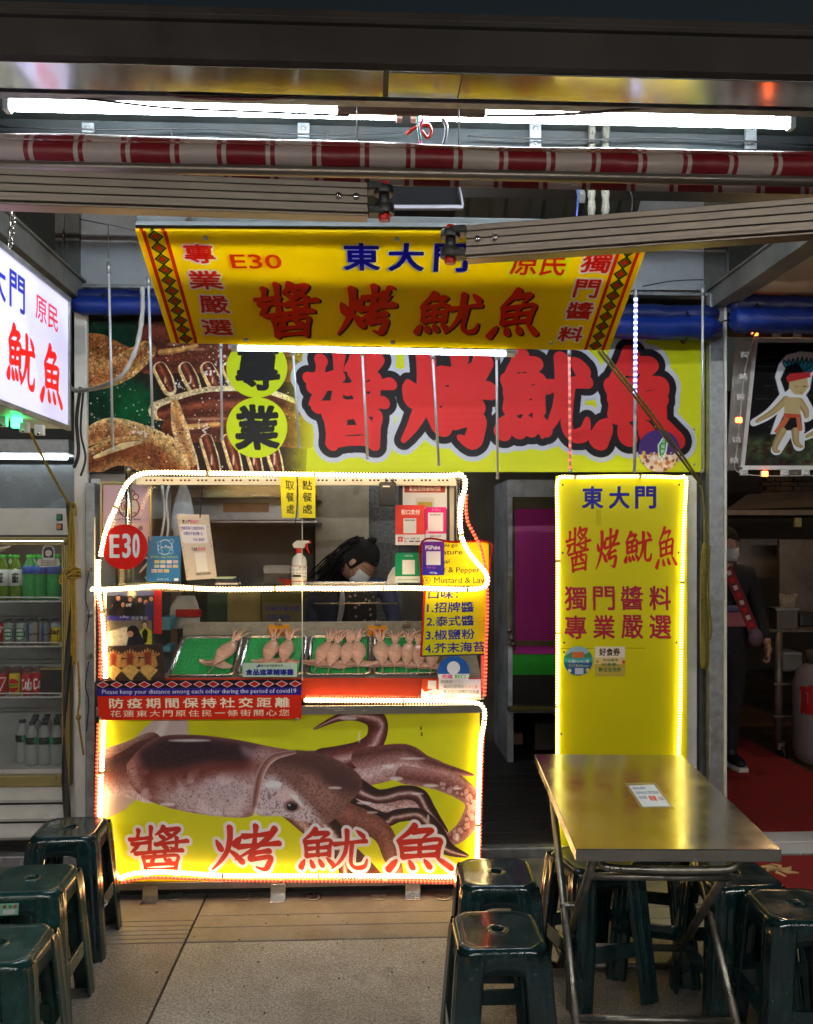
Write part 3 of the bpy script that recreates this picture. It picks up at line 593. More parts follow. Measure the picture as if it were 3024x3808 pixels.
def print_env():
    c = Canvas(2372, 1596, 2532, 1756, .9, (60,30,110)); c.rect(2372,1690,2532,1756,(214,190,180)); r = np.random.default_rng(6)
    for i in range(70): c.disc(r.uniform(2375,2530), r.uniform(1680,1755), r.uniform(3,8), [(200,120,60),(230,220,210),(120,60,50),(240,200,90)][i%4], .8)
    c.poly([(2470,1620),(2486,1640),(2480,1680),(2462,1716),(2448,1690),(2446,1655)],WHITE,1,1); c.poly([(2469,1628),(2480,1642),(2475,1680),(2461,1706),(2452,1688),(2451,1656)],(50,150,70)); 
    for k,ch in enumerate('環保攤商'): c.text(ch,(2458,1632+k*19,2474,1648+k*19),WHITE,fat=.6)
    return c
def print_poster():     # painted boy with a feather headband and sash against dark planks
    c = Canvas(2745, 1262, 3100, 1745, .9, (14,15,18)); r = np.random.default_rng(8)
    for i in range(60):
        y = 1280+i*6.2; x = r.uniform(2740,3060); L_ = r.uniform(30,120); c.swept([(x,y),(x+L_,y+r.uniform(-2,2))],[1.6,.8],[(90,92,98),(50,52,58)],n=1,al=.7)
    nz = vnoise(c.h, c.w, 26, 12, 3); yv = np.linspace(1262, 1745, c.h)[:, None]; g = np.clip((yv-1610)/40, 0, 1)*np.ones((1, c.w))
    c.blend((g*np.clip(nz*1.6-.2, 0, 1)).astype(np.float32), (74,92,56)); c.blend((g*np.clip((vnoise(c.h, c.w, 18, 13, 3)-.5)*5, 0, 1)).astype(np.float32), (60,24,20))
    def fig(dx, dy, s_):
        q = lambda pts: [(2925+(x-2925)*s_+dx, 1500+(y-1500)*s_+dy) for x, y in pts]; W_ = (232,238,246); S = (196,178,130)
        sil = [(2846,1390),(2856,1340),(2880,1306),(2930,1292),(2985,1296),(3024,1318),(3012,1370),(2985,1385),(2980,1440),(2965,1465),(2935,1475)]
        c.poly(q(sil+[(2870,1460)]), W_, 1, 1)
        for p_ in ([(2890,1470),(2840,1530),(2785,1565)],[(2950,1480),(2975,1530),(2965,1550)],[(2905,1590),(2870,1670)],[(2935,1590),(2945,1655)]): c.swept(q(p_),[24*s_,20*s_,14*s_] if len(p_) == 3 else [26*s_,18*s_],[W_,W_],n=6)
        c.poly(q([(2885,1460),(2955,1460),(2965,1600),(2850,1610)]), W_, 1, 1)
        for k in range(9): c.swept(q([(2938,1392),(2884+k*14,1345),(2872+k*17,1312+abs(k-4)*3)]),[9*s_,10*s_,2*s_],[(24,60,76),(60,150,170),(20,60,80)],n=5)
        c.poly(q([(2868,1400),(2885,1350),(2925,1335),(2950,1370),(2900,1440),(2890,1450)]), (18,20,26), 1, 1)
        c.poly(q([(2900,1400),(2965,1392),(2975,1430),(2955,1460),(2925,1458),(2902,1435)]), S, 1, 1); c.poly(q([(2888,1395),(2900,1378),(2975,1372),(2978,1392),(2895,1412)]), (190,50,56))
        c.swept(q([(2925,1428),(2935,1431),(2943,1428)]),[1.4,1.4],[(60,40,30)],n=3) if False else c.poly(q([(2924,1427),(2942,1430),(2924,1430)]),(60,40,30))
        c.poly(q([(2952,1428),(2966,1426),(2966,1429),(2953,1431)]),(60,40,30)); c.poly(q([(2944,1450),(2956,1449),(2950,1453)]),(150,90,80))
        for p_ in ([(2895,1478),(2850,1525),(2795,1560)],[(2945,1485),(2965,1520),(2968,1545)]): c.swept(q(p_),[14*s_,11*s_,6*s_],[(170,150,100),S,(150,126,84)],n=6)
        c.poly(q([(2890,1470),(2945,1470),(2950,1540),(2895,1540)]), S, 1, 1); c.poly(q([(2893,1538),(2950,1538),(2955,1592),(2870,1596)]), (26,22,26), 1, 1)
        c.poly(q([(2893,1530),(2948,1534),(2950,1548),(2892,1546)]), (200,90,60)); c.poly(q([(2896,1545),(2915,1548),(2880,1612),(2862,1600)]), (206,110,70)); c.poly(q([(2935,1546),(2948,1546),(2955,1596),(2940,1598)]), (206,110,70))
        for p_ in ([(2890,1596),(2870,1640),(2866,1668),(2880,1672)],[(2932,1596),(2936,1640),(2955,1655)]): c.swept(q(p_),[13*s_,11*s_,8*s_,5*s_],[(170,150,100),S,(150,126,84)],n=6)
    fig(-12, 10, 1.); fig(135, 80, .8); return c
# ------------------------------------------------------------------ materials used across the scene
M_granite, _t, _p = new_mat('granite'); _N = _t.nodes; _L = _t.links
def _granite(base_, lo, hi, stain):
    m, t, p = new_mat('granite'); N = t.nodes; L = t.links; tc = N.new('ShaderNodeTexCoord')
    a = N.new('ShaderNodeTexNoise'); a.inputs['Scale'].default_value = 130; a.inputs['Detail'].default_value = 3; L.new(tc.outputs['Object'], a.inputs['Vector'])
    r = N.new('ShaderNodeValToRGB'); r.color_ramp.elements[0].position = .38; r.color_ramp.elements[1].position = .62; r.color_ramp.elements[0].color = (*lo, 1); r.color_ramp.elements[1].color = (*hi, 1); L.new(a.outputs[0], r.inputs[0])
    b = N.new('ShaderNodeTexNoise'); b.inputs['Scale'].default_value = 2.2; b.inputs['Detail'].default_value = 8; b.inputs['Roughness'].default_value = .7; L.new(tc.outputs['Object'], b.inputs['Vector'])
    q = N.new('ShaderNodeMapRange'); q.inputs[1].default_value = .35; q.inputs[2].default_value = .65; q.inputs[3].default_value = 1-stain; q.inputs[4].default_value = 1.1; L.new(b.outputs[0], q.inputs[0])
    mx = N.new('ShaderNodeMix'); mx.data_type = 'RGBA'; mx.blend_type = 'MULTIPLY'; mx.inputs[0].default_value = 1; L.new(r.outputs[0], mx.inputs[6]); L.new(q.outputs[0], mx.inputs[7])
    v = N.new('ShaderNodeTexVoronoi'); v.inputs['Scale'].default_value = 9; L.new(tc.outputs['Object'], v.inputs['Vector'])      # trodden gum and drips
    vr = N.new('ShaderNodeMapRange'); vr.inputs[1].default_value = .03; vr.inputs[2].default_value = .07; vr.inputs[3].default_value = .55; vr.inputs[4].default_value = 1; L.new(v.outputs['Distance'], vr.inputs[0])
    m2 = N.new('ShaderNodeMix'); m2.data_type = 'RGBA'; m2.blend_type = 'MULTIPLY'; m2.inputs[0].default_value = .5; L.new(mx.outputs[2], m2.inputs[6]); L.new(vr.outputs[0], m2.inputs[7]); 
    g = N.new('ShaderNodeTexNoise'); g.inputs['Scale'].default_value = 5.5; g.inputs['Detail'].default_value = 10; g.inputs['Roughness'].default_value = .8; g.inputs['Distortion'].default_value = .6; L.new(tc.outputs['Object'], g.inputs['Vector'])
    gr = N.new('ShaderNodeMapRange'); gr.inputs[1].default_value = .54; gr.inputs[2].default_value = .66; gr.inputs[3].default_value = 0; gr.inputs[4].default_value = .55; L.new(g.outputs[0], gr.inputs[0])
    m4 = N.new('ShaderNodeMix'); m4.data_type = 'RGBA'; L.new(gr.outputs[0], m4.inputs[0]); L.new(m2.outputs[2], m4.inputs[6]); m4.inputs[7].default_value = (.075,.066,.055,1); L.new(m4.outputs[2], p.inputs['Base Color'])
    q2 = N.new('ShaderNodeMapRange'); q2.inputs[1].default_value = .3; q2.inputs[2].default_value = .7; q2.inputs[3].default_value = .38; q2.inputs[4].default_value = .72; L.new(b.outputs[0], q2.inputs[0]); L.new(q2.outputs[0], p.inputs['Roughness'])
    bp = N.new('ShaderNodeBump'); bp.inputs['Strength'].default_value = .35; bp.inputs['Distance'].default_value = .002; L.new(a.outputs[0], bp.inputs['Height']); L.new(bp.outputs[0], p.inputs['Normal'])
    return m
M_granite = _granite(0, (.19,.185,.175), (.42,.41,.395), .42); M_granite_dark = _granite(0, (.135,.12,.105), (.30,.28,.255), .5)
M_strip = pbr('worn_concrete', (.18,.17,.15), .5, 0, .45, 5, .2, 60, dirt=.6)
M_joint = pbr('joint_dirt', (.02,.018,.015), .9)
M_steel = pbr('brushed_steel', (.62,.6,.57), .22, 1., .12, 3, .05, 60, stretch=(1,14,14), rvar=.08)
M_steel_d = pbr('dull_steel', (.4,.39,.38), .42, 1., .3, 5, .12, 50, dirt=.3)
M_mirror = pbr('polished_soffit', (.74,.72,.7), .13, 1., .1, 2, .10, 3, rvar=.05)
M_galv = pbr('galvanised_steel', (.36,.39,.42), .5, .75, .35, 22, .1, 40, dirt=.25)
M_beam = pbr('roof_steel', (.2,.21,.2), .6, .4, .4, 5, .2, 40, dirt=.5)
M_alu = pbr('bronze_aluminium', (.24,.21,.175), .36, .85, .1, 4, .03, 40, stretch=(.3,1,1), rvar=.05)
M_alu_d = pbr('dark_aluminium', (.045,.04,.035), .45, .6, .1, 3, .03, 30)
M_white = pbr('white_enamel', (.72,.73,.72), .35, 0, .12, 4, .04, 30, dirt=.25)
M_panelw = pbr('pale_blue_sheet', (.45,.5,.55), .55, 0, .15, 4, .05, 30, dirt=.25)
M_black = pbr('black_plastic', (.02,.02,.022), .4)
M_rubber = pbr('black_rubber', (.012,.012,.014), .6)
M_tarp = pbr('blue_tarpaulin', rgb(10,44,130), .42, 0, .3, 12, .5, 22)
M_tarp2 = pbr('dark_blue_tarpaulin', rgb(14,32,92), .42, 0, .3, 12, .5, 22)
M_corr = pbr('painted_corrugated_sheet', (.045,.055,.052), .55, .3, .4, 4, .2, 30, dirt=.5)
M_purl = pbr('purlin_steel', (.035,.043,.047), .5, .3, .3, 8, .1, 40, dirt=.4)
M_wood = pbr('raw_wood', (.19,.11,.07), .65, 0, .35, 10, .3, 60, stretch=(.4,5,5))
M_dwood = pbr('dark_floorboard', (.035,.035,.037), .42, 0, .5, 6, .3, 40, stretch=(.4,4,4))
M_nwood = pbr('brown_floor', (.12,.06,.03), .45, 0, .5, 4, .2, 30)
M_carpet = pbr('red_carpet', rgb(150,22,22), .95, 0, .25, 9, .8, 300)
M_rope_y = pbr('yellow_rope', rgb(158,136,52), .8, 0, .4, 60, .6, 200)
M_rope_o = pbr('olive_rope', rgb(118,112,50), .8, 0, .4, 60, .6, 200)
M_rope_g = pbr('grey_rope', rgb(92,90,80), .85, 0, .4, 60, .6, 160)
M_red = pbr('red_plastic', rgb(196,20,24), .35)
M_orange = pbr('orange_board', rgb(206,58,10), .55, 0, .15, 5, .03, spec=.2)
M_foam = pbr('grey_foam_board', (.36,.35,.31), .85, 0, .25, 30, .5, 60)
M_glass = glass('clear_acrylic', alpha=.004, refl=.6); M_fglass = glass('fridge_glass', (.4,.5,.52), .03)
M_gold = pbr('gold_anodised_frame', rgb(176,164,112), .35, .55, .12, 5, .02)
M_tubelit = emit('fluorescent_tube', (.86,.95,1.), TUBE); M_tube2 = emit('small_led_batten', (.8,.97,1.), TUBE*.30); M_tube3 = emit('fridge_top_tube', (.78,.93,1.), TUBE*.25)
M_lane_fill = emit('lane_fill_tube', (1.,.955,.89), TUBE*1.9)
M_warm = emit('warm_rope_light', (1.,.66,.26), ROPE*1.2, pulse=.0125, lo=.06, duty=.6); M_yel = emit('yellow_rope_light', (1.,.80,.18), ROPE*.42, pulse=.0125, lo=.06, duty=.6)
M_redl = emit('red_rope_light', (1.,.07,.03), ROPE*.22, (.5,.05,.03), pulse=.016, lo=.12, duty=.5)
M_clip = pbr('rope_clip', (.5,.38,.2), .4)
M_interior = pbr('stall_back_wall', (.13,.12,.1), .4, .3, .3, 3, .1, 20, dirt=.4)
M_green = pbr('dark_green_plastic', (.007,.027,.030), .15, 0, .5, 14, .04, 30, coat=.5, rvar=.07, dirt=.015)
M_green2 = pbr('teal_green_plastic', (.009,.046,.042), .22, 0, .5, 14, .05, 30, coat=.3, rvar=.09, dirt=.03)
M_skin = pbr('skin', (.36,.19,.13), .5, 0, .1, 10, .03); M_hair = pbr('black_hair', (.010,.008,.007), .6, 0, .4, 30, .6, 200, stretch=(6,1,1), spec=.2); M_cloth = pbr('black_cloth', (.012,.012,.014), .85, 0, .3, 20, .3, 120); M_navy = pbr('navy_cloth', (.015,.02,.06), .85, 0, .3, 20, .3, 120)
M_flesh = pbr('raw_squid', rgb(234,192,176), .22, 0, .24, 24, .15, 120, coat=.5)
M_flesh.node_tree.nodes['Principled BSDF'].inputs['Subsurface Weight'].default_value = .15; M_flesh.node_tree.nodes['Principled BSDF'].inputs['Subsurface Radius'].default_value = (.01,.004,.003)

# ================================================================== ground
gnd = struct('ground', MB().box(-40, 40, -30, 60, -.3, -.012), M_joint)
ys = [3.085, 1.705, .325, -1.055, -2.4]; xs = [-4.83, -3.45, -2.07, -.697, .685, 2.07, 3.45, 4.83]
slab_mesh = {}
for j in range(4):
    for i in range(7):
        g_ = .004; b = MB().box(xs[i]+g_, xs[i+1]-g_, ys[j+1]+g_, ys[j]-g_, -.03, random.uniform(-.001,.0015))
        b.build('paving_slab', M_granite if (i, j) in ((3,0),(3,1),(5,1)) else M_granite_dark, gnd, bevel=.003)
for i in range(7):
    cuts = [3.085,3.118,3.15,3.184,3.22,3.262,3.84] if i < 3 else ([3.085,3.20,3.30,3.84] if i < 5 else [3.085,3.25,3.84])
    for a, b_ in zip(cuts, cuts[1:]):
        MB().box(xs[i]+.004, xs[i+1]-.004, a+.0014, b_-.0014, -.03, 0).build('drain_board', M_strip if i > 2 or b_ > 3.3 else M_strip, gnd, bevel=.003)
curb = struct('kerb', MB().box(-5, 1.66, 3.845, 3.9, -.05, .045), M_galv, bevel=.006)
plat = struct('platform', MB().box(-5, 1.66, 3.9, 7.0, -.05, .03), M_joint)
y = 3.902
while y < 6.6:
    MB().box(-5, 1.655, y, y+.142, .03, .048+random.uniform(-.001,.001)).build('floorboard', M_dwood, plat, bevel=.002); y += .146
nfl = struct('neighbour_floor', MB().box(1.68, 9, 3.95, 14, -.05, .035), M_joint)
for k in range(16):
    for i in range(6):
        MB().box(1.69+i*.9+(k%2)*.3, 2.585+i*.9+(k%2)*.3, 3.96+k*.3, 4.255+k*.3, .035, .05).build('floor_tile', M_nwood, nfl, bevel=.002)
M_cream = pbr('cream_pile', rgb(206,170,120), .95)
cp = thing('carpet', 'red carpet runner laid inside the doorway of the dark kitchen', 'carpet', (2.2, 5, .05))
MB().box(1.70, 2.75, 3.97, 6.9, .052, .062).build('pile', M_carpet, cp, bevel=.003)
th = single('door_sill', MB().box(1.70, 6, 3.84, 3.965, -.02, .05).box(1.70, 6, 3.835, 3.97, .0501, .058), M_white, 'white metal sill between the inner red carpet and the patterned mat', 'door sill', bevel=.003)
mt = thing('door_mat', 'red mat with a cream leaf pattern on the pavement outside the sill', 'mat', (2.3, 3.5, 0))
MB().box(1.62, 3.4, 3.05, 3.79, .001, .01).build('pile', M_carpet, mt, bevel=.002)
for k in range(9):
    cx, cy = 1.85+(k%5)*.3, 3.62-(k//5)*.28; lf = MB()
    for q in range(6):
        a = q*math.pi/3+k; lf.tube([(cx,cy,.011),(cx+.05*math.cos(a),cy+.04*math.sin(a),.012),(cx+.085*math.cos(a+.5),cy+.07*math.sin(a+.5),.011)], [.008,.011,.004], 5)
    lf.build('leaf_pattern', M_cream, mt)
for k, px in enumerate((650, 905, 1165, 1410, 1650)):
    p = G(px, 3336); d = MB().lathe([(.001,.001),(.036,.001),(.038,.004),(.034,.006),(.03,.003),(.001,.003)], (p.x, p.y, 0), 20)
    for q in range(8): a = q*math.pi/4; d.beam((p.x+.008*math.cos(a),p.y+.008*math.sin(a),.005),(p.x+.031*math.cos(a),p.y+.031*math.sin(a),.005),.005,.003)
    single('floor_drain', d, M_steel_d, ['small round metal drain cover in the floor under the left end of the cart','round metal drain cover in the floor, second from the left under the cart','round metal drain cover in the floor below the middle of the cart','round drain cover in the floor, second from the right under the cart','round drain cover in the floor near the right corner of the cart'][k], 'drain cover', 'drain covers along the foot of the cart')

# ================================================================== stall structure
def wallbox(name, px0, px1, py0, py1, Y, d, mat, label, cat, z0=None, z1=None, **k):
    a = U(px0, py1, Y); b = U(px1, py0, Y)
    return single(name, MB().box(a.x, b.x, Y, Y+d, a.z if z0 is None else z0, b.z if z1 is None else z1), mat, label, cat, **k)
wallbox('trim_strip', 275, 322, 1095, 3100, 3.86, .03, M_white, 'white trim strip on the post between the drinks fridge and the squid cart', 'trim', z0=.045, bevel=.004)
lp = thing('steel_post', 'grey galvanised post immediately left of the glowing cart', 'post', (U(338,0,3.82).x, 3.82, 0))
MB().box(U(322,0,3.8).x, U(357,0,3.8).x, 3.78, 3.86, 0, UZ(1800, 3.8)).build('channel', M_galv, lp, bevel=.003)
for py, sd in ((2115, 0), (2440, 0), (2290,1)):
    p = U(335, py, 3.775); MB().cyl((p.x,3.78,p.z),(p.x,3.75,p.z),.008,seg=8).cyl((p.x-.01,3.765,p.z-.01),(p.x+.012,3.765,p.z+.014),.003,seg=6).build('hook', M_steel, lp)
rp = thing('steel_post', 'tall galvanised channel post between the squid stall and the dark kitchen', 'post', (1.68, 3.9, 0))
a = UX(2640,3.85); b = UX(2692,3.85)
MB().box(a, b, 3.85, 3.9, 0, 2.7).build('channel', M_galv, rp, bevel=.003); MB().box(b+.001, b+.012, 3.84, 3.93, 0, 2.7).build('edge_strip', M_white, rp, bevel=.002)
for py in (1510, 2470, 2900): p = U(2670, py, 3.848); MB().lathe([(.006,-.004),(.005,0)], p, 8, (0,-1,0)).build('bolt', M_steel_d, rp)
pp = single('drain_pipe', MB().box(UX(2603,3.95), UX(2634,3.95), 3.95, 4.02, 0, 2.6), M_beam, 'dark ribbed steel upright behind the coiled olive rope', 'upright', bevel=.008)
single('red_brick_pier', MB().box(UX(2598,4.0)-.0, UX(2626,4.03)+.02, 4.03, 4.1, 0, UZ(1440,4.03)), pbr('oxide_red', (.12,.03,.02), .8), 'dark red painted pier beside the right end of the long sign', 'pier')
wallbox('light_board', 2550, 2592, 1768, 3140, 3.9, .02, M_white, 'narrow white board lit by the rope light beside the tall yellow menu', 'board', z0=.05, bevel=.002)
# roof members
for nm, x, lb in (('left',-1.40,'long roof beam running back above the hanging lightbox'),('right',1.69,'slanting roof beam running back above the right hand post')):
    r_ = thing('roof_beam', lb, 'beam', (x, 3, 2.7), 'roof beams running front to back')
    MB().box(x-.05, x+.05, .6, 3.9, 2.63, 2.72).build('web', M_beam, r_, bevel=.004); MB().box(x-.06, x+.06, .6, 3.9, 2.721, 2.732).build('flange', M_beam, r_)
single('roof_rail', MB().box(-3, 3.2, 3.87, 3.93, UZ(1092,3.9), UZ(1078,3.9)), M_galv, 'thin grey steel rail above the blue rolled tarpaulins', 'rail', bevel=.003)
co_ = MB(); n = 26; Z0, Z1, Y0, Y1 = 2.6, 3.5, 4.25, 3.1; vs = []
for k in range(n*4+1):
    x = -1.02+k*2.25/(n*4); ph = k % 8; d = .03 if ph in (1,2,3) else 0.0
    vs += [(x, Y0-d, Z0), (x, Y1-d, Z1)]
co_.add(vs, [(2*k, 2*k+2, 2*k+3, 2*k+1) for k in range(n*4)])
single('corrugated_roof', co_, M_corr, 'dark corrugated sheet sloping up behind the tilted yellow sign', 'roof sheet')
single('gable_panel', MB().prism([U(296,1078,3.97),U(296,600,3.97),U(720,600,3.97),U(610,1078,3.97)], (0,.02,0)), M_panelw, 'pale blue gable panel left of the tilted yellow sign', 'wall panel', 'pale wall panels under the roof')
single('gable_panel', MB().prism([U(2240,1078,3.97),U(2390,600,3.97),U(2618,600,3.97),U(2618,1078,3.97)], (0,.02,0)), M_panelw, 'pale blue gable panel right of the tilted yellow sign', 'wall panel', 'pale wall panels under the roof')
single('upper_wall', MB().box(-4.5,6,4.76,4.8,2.75,4.6), M_corr, 'dark wall high up behind the roof panels', 'wall')
single('dark_wall', MB().box(-4.5,-1.38,4.7,4.74,0,3.6), M_corr, 'dark wall behind the drinks fridge', 'wall')
single('dark_upright', MB().box(UX(205,3.95), UX(295,3.95), 3.95, 4.0, UZ(1090,3.95), 3.3).box(UX(232,3.9), UX(238,3.9), 3.9, 3.91, UZ(1075,3.9), 3.2), M_beam, 'dark steel upright beside the pale gable panel at the left', 'upright')
single('dark_upright', MB().box(UX(2620,3.97), UX(2700,3.97), 3.97, 4.0, 2.70, 3.3).box(UX(2705,3.9), UX(2712,3.9), 3.9, 3.91, 2.7, 3.2), M_beam, 'dark steel upright beside the pale gable panel at the right', 'upright')
single('neighbour_ceiling', MB().box(1.78, 5, 2.7, 3.9, 2.70, 2.72), pbr('cream_ceiling', (.5,.42,.36), .7, 0, .12, 3), 'cream ceiling sheet over the neighbouring kitchen entrance', 'ceiling')
# long sign, tarpaulins
fs_ = thing('fascia_sign', 'wide lime green sign with fat red characters and grilled squid photo', 'sign', (0, 3.9, 1.85))
MB().board(U(300,1185,3.9), U(2620,1185,3.9), U(2620,1755,3.9), U(300,1755,3.9), .015).build('printed_sheet', printed('fascia_print', print_fascia(), .38, flute=130), fs_)
for px, py in ((2583,1597),(2585,1728),(340,1540),(345,1685),(912,1560),(2440,1585),(1620,1640)):
    MB().lathe([(.008,-.004),(.006,0)], U(px,py,3.897), 8, (0,-1,0)).build('screw', M_steel_d, fs_)
es = thing('round_sticker', 'round purple sticker with a green island on the lime sign', 'sticker', U(2452,1676,3.89))
def disc_board(cx, cy, r, Y, th_, mat, name, parent=None, ax0=0):
    mb = MB(); c = U(cx, cy, Y); rad = r/FPX*Y; n = 40; fr = [(c.x+rad*math.cos(t*2*math.pi/n), Y, c.z+rad*math.sin(t*2*math.pi/n)) for t in range(n)]; bk = [(x, y_+th_, z) for x, y_, z in fr]
    uv = [(.5+.49*math.cos(t*2*math.pi/n), .5+.49*math.sin(t*2*math.pi/n)) for t in range(n)]
    mb.add(fr+bk, [tuple(range(n)), tuple(reversed(range(n, 2*n)))]+[(k, n+k, n+(k+1)%n, (k+1)%n) for k in range(n)], [uv, uv[::-1]]+[[(.02,.5)]*4]*n)
    return mb.build(name, mat, parent)
disc_board(2452, 1676, 80, 3.892, .004, printed('env_print', print_env(), .4), 'printed_disc', es)
def tarp(x0, x1, Y, z0, z1, label, seed):
    t = thing('rolled_tarpaulin', label, 'tarpaulin', ((x0+x1)/2, Y, z0), 'blue tarpaulins rolled up under the roof')
    r = random.Random(seed); N = 26; h = z1-z0
    for nm, zc, rad, m in (('flap', z0+h*.74, h*.28, M_tarp2), ('roll', z0+h*.34, h*.34, M_tarp)):
        pts = [(x0+(x1-x0)*i/N, Y-.03*(nm=='roll')+r.uniform(-.004,.004), zc+r.uniform(-.004,.004)) for i in range(N+1)]
        MB().tube(pts, [rad*(.55 if i in (0,N) else .92+r.uniform(-.05,.08)) for i in range(N+1)], 14).build(nm, m, t)
    for f in (.12, .5, .9):
        x = x0+(x1-x0)*f; MB().tube([(x, Y+.34*h*math.cos(a)-.01, z0+h*.4+.42*h*math.sin(a)) for a in np.linspace(0, 2*math.pi, 16)], .006, 6).build('tie', M_rubber, t)
tarp(UX(272,3.84), UX(1300,3.84), 3.84, UZ(1196,3.84), UZ(1088,3.84), 'blue tarpaulin rolled up left of the tilted yellow sign', 1)
tarp(UX(1400,3.84), UX(2668,3.84), 3.84, UZ(1262,3.84), UZ(1122,3.84), 'blue tarpaulin rolled up right of the tilted yellow sign', 2)
tarp(UX(2712,3.8), UX(3400,3.8), 3.8, UZ(1232,3.8), UZ(1080,3.8), 'blue tarpaulin rolled up over the kitchen doorway with the boy poster', 3)
tarp(UX(-200,3.9), UX(240,3.9), 3.9, UZ(1200,3.9), UZ(1090,3.9), 'blue tarpaulin end showing above the lightbox at far left', 4)
# tilted sign
ts = thing('hanging_sign', 'yellow tilted sign reading E30 with red brush characters hung from the roof', 'sign', U(1450,1080,2.9))
TL, TR, BR_, BL = U(503,857,2.70), U(2426,868,2.70), U(2265,1303,3.13), U(637,1275,3.13)
MB().board(TL, TR, BR_, BL, .012).build('printed_sheet', printed('tilt_print', print_tilt(), .3, flute=95, glow=.8), ts)
nrm = ((TR-TL).cross(BL-TL)).normalized()
for u, v in ((.13,.05),(.5,.05),(.17,.95),(.5,.95),(.86,.93)):
    p = TL.lerp(TR,u).lerp(BL.lerp(BR_,u),v)-nrm*.004
    MB().lathe([(.009,-.003),(.009,.001),(.006,.004),(.001,.004)], p, 10, -nrm).build('bolt', M_steel_d, ts)
for q in (0,1): MB().beam(TL.lerp(BL,.0+q)+nrm*.025, TR.lerp(BR_,.0+q)+nrm*.025, .02, .02, nrm).build('frame_bar', M_purl, ts)
single('hanging_bar', MB().box(UX(512,2.78), UX(2300,2.78), 2.76, 2.82, UZ(850,2.78), UZ(812,2.78)), M_purl, 'weathered wooden bar that carries the tilted yellow sign', 'bar', bevel=.004)
def rope(name, pts, r, mat, label, cat='rope', smooth=6, twist=True, group=None):
    P = spline(pts, smooth); n = len(P)
    return single(name, MB().tube(P, [r*(1+.16*math.sin(i*2.1)) for i in range(n)] if twist else r, 7), mat, label, cat, group)
for k, px in enumerate((2198, 2250)):
    rope('hanging_rope', [U(px+4,470,2.78),U(px,640,2.78),U(px+2,760,2.78),U(px-1,852,2.78)], .013, M_rope_g, ['thick grey rope holding the sign bar, left one of the pair','thick grey rope holding the sign bar, right one of the pair'][k])
rp1 = thing('rope_lashing', 'grey rope lashing round the left end of the wooden bar', 'rope', U(716,820,2.75))
for k in range(3): MB().tube([(U(706+k*9,820,2.79).x, 2.79+.045*math.cos(a), UZ(830,2.79)+.04*math.sin(a)) for a in np.linspace(0,2*math.pi,18)], .007, 6).build('turn', M_rope_g, rp1)
MB().tube([U(725,730,2.79),U(722,812,2.79)], .01, 6).build('tail', M_rope_g, rp1)
lt = thing('led_batten', 'white LED batten fixed along the lower edge of the tilted yellow sign', 'lamp', U(1375,1300,3.12))
MB().cyl(U(885,1296,3.19), U(1880,1316,3.19), .008, seg=12).build('tube', M_tube2, lt)
MB().beam(U(850,1289,3.20), U(1925,1309,3.20), .018, .012).build('rail', M_white, lt); MB().cyl(U(862,1296,3.19),U(885,1296,3.19),.012).build('end_cap', M_white, lt); MB().cyl(U(1880,1316,3.19),U(1915,1317,3.19),.012).build('end_cap', M_white, lt)
# front awning
X0, X1 = -3.2, 3.4
aw = thing('awning_case', 'dark aluminium awning case across the top of the picture', 'awning case', (0, 2.15, 2.757))
prof = [(2.165,2.757),(2.15,2.764),(2.15,2.858),(2.14,2.862),(2.14,2.874),(2.155,2.878),(2.152,2.884),(2.152,2.902),(2.30,2.93),(2.30,2.757)]
MB().prism([(X0, y_, z) for y_, z in prof], (X1-X0, 0, 0)).build('front_profile', M_alu_d, aw)
sf = thing('soffit', 'polished steel soffit strips reflecting yellow light under the awning case', 'soffit', (0, 2.23, 2.75))
for x0, x1, ti in ((X0, .0-.005+U(1512,345,2.25).x-.06,0.0),(U(1512,345,2.25).x-.05, U(1705,345,2.25).x,.004),(U(1705,345,2.25).x+.004, X1, .002)):
    MB().hexa([(x0,2.168,2.7535-ti),(x1,2.168,2.7535-ti),(x1,2.292,2.7535-ti*.2),(x0,2.292,2.7535-ti*.2)], [(x0,2.168,2.756),(x1,2.168,2.756),(x1,2.292,2.756),(x0,2.292,2.756)]).build('panel', M_mirror, sf)
single('gutter_channel', MB().box(X0, X1, 2.30, 2.37, 2.765, 2.80).box(X0,X1,2.31,2.315,2.75,2.77), M_galv, 'grey steel channel just above the long fluorescent tubes', 'channel', bevel=.002)
ft = thing('fluorescent_lamp', 'bright fluorescent lamp in the left half of the roof light line', 'lamp', U(760,410,2.55), 'fluorescent lamps under the awning')
fr = thing('fluorescent_lamp', 'bright fluorescent lamp in the right half of the roof light line', 'lamp', U(2300,440,2.55), 'fluorescent lamps under the awning')
zt = 2.838; Lx0, Lm, Lx1 = U(18,383,2.55).x, U(1512,430,2.55).x, U(2951,466,2.55).x
for t_, a, b in ((ft, Lx0, Lm-.015), (fr, Lm+.015, Lx1)):
    MB().cyl((a+.02,2.55,zt),(b-.02,2.55,zt),.014,seg=14).build('tube', M_tubelit, t_)
    MB().box(a,b,2.53,2.57,zt+.022,zt+.05).build('batten', M_white, t_, bevel=.004)
    for x in (a+.008, b-.008): MB().box(x-.01,x+.01,2.535,2.565,zt-.018,zt+.03).build('lamp_holder', M_white, t_, bevel=.003)
single('wooden_plank', MB().box(UX(1255,2.48), UX(1805,2.48), 2.47, 2.485, UZ(430,2.48), UZ(365,2.48)), M_wood, 'short brown plank wired across the middle of the fluorescent lamps', 'plank', bevel=.003)
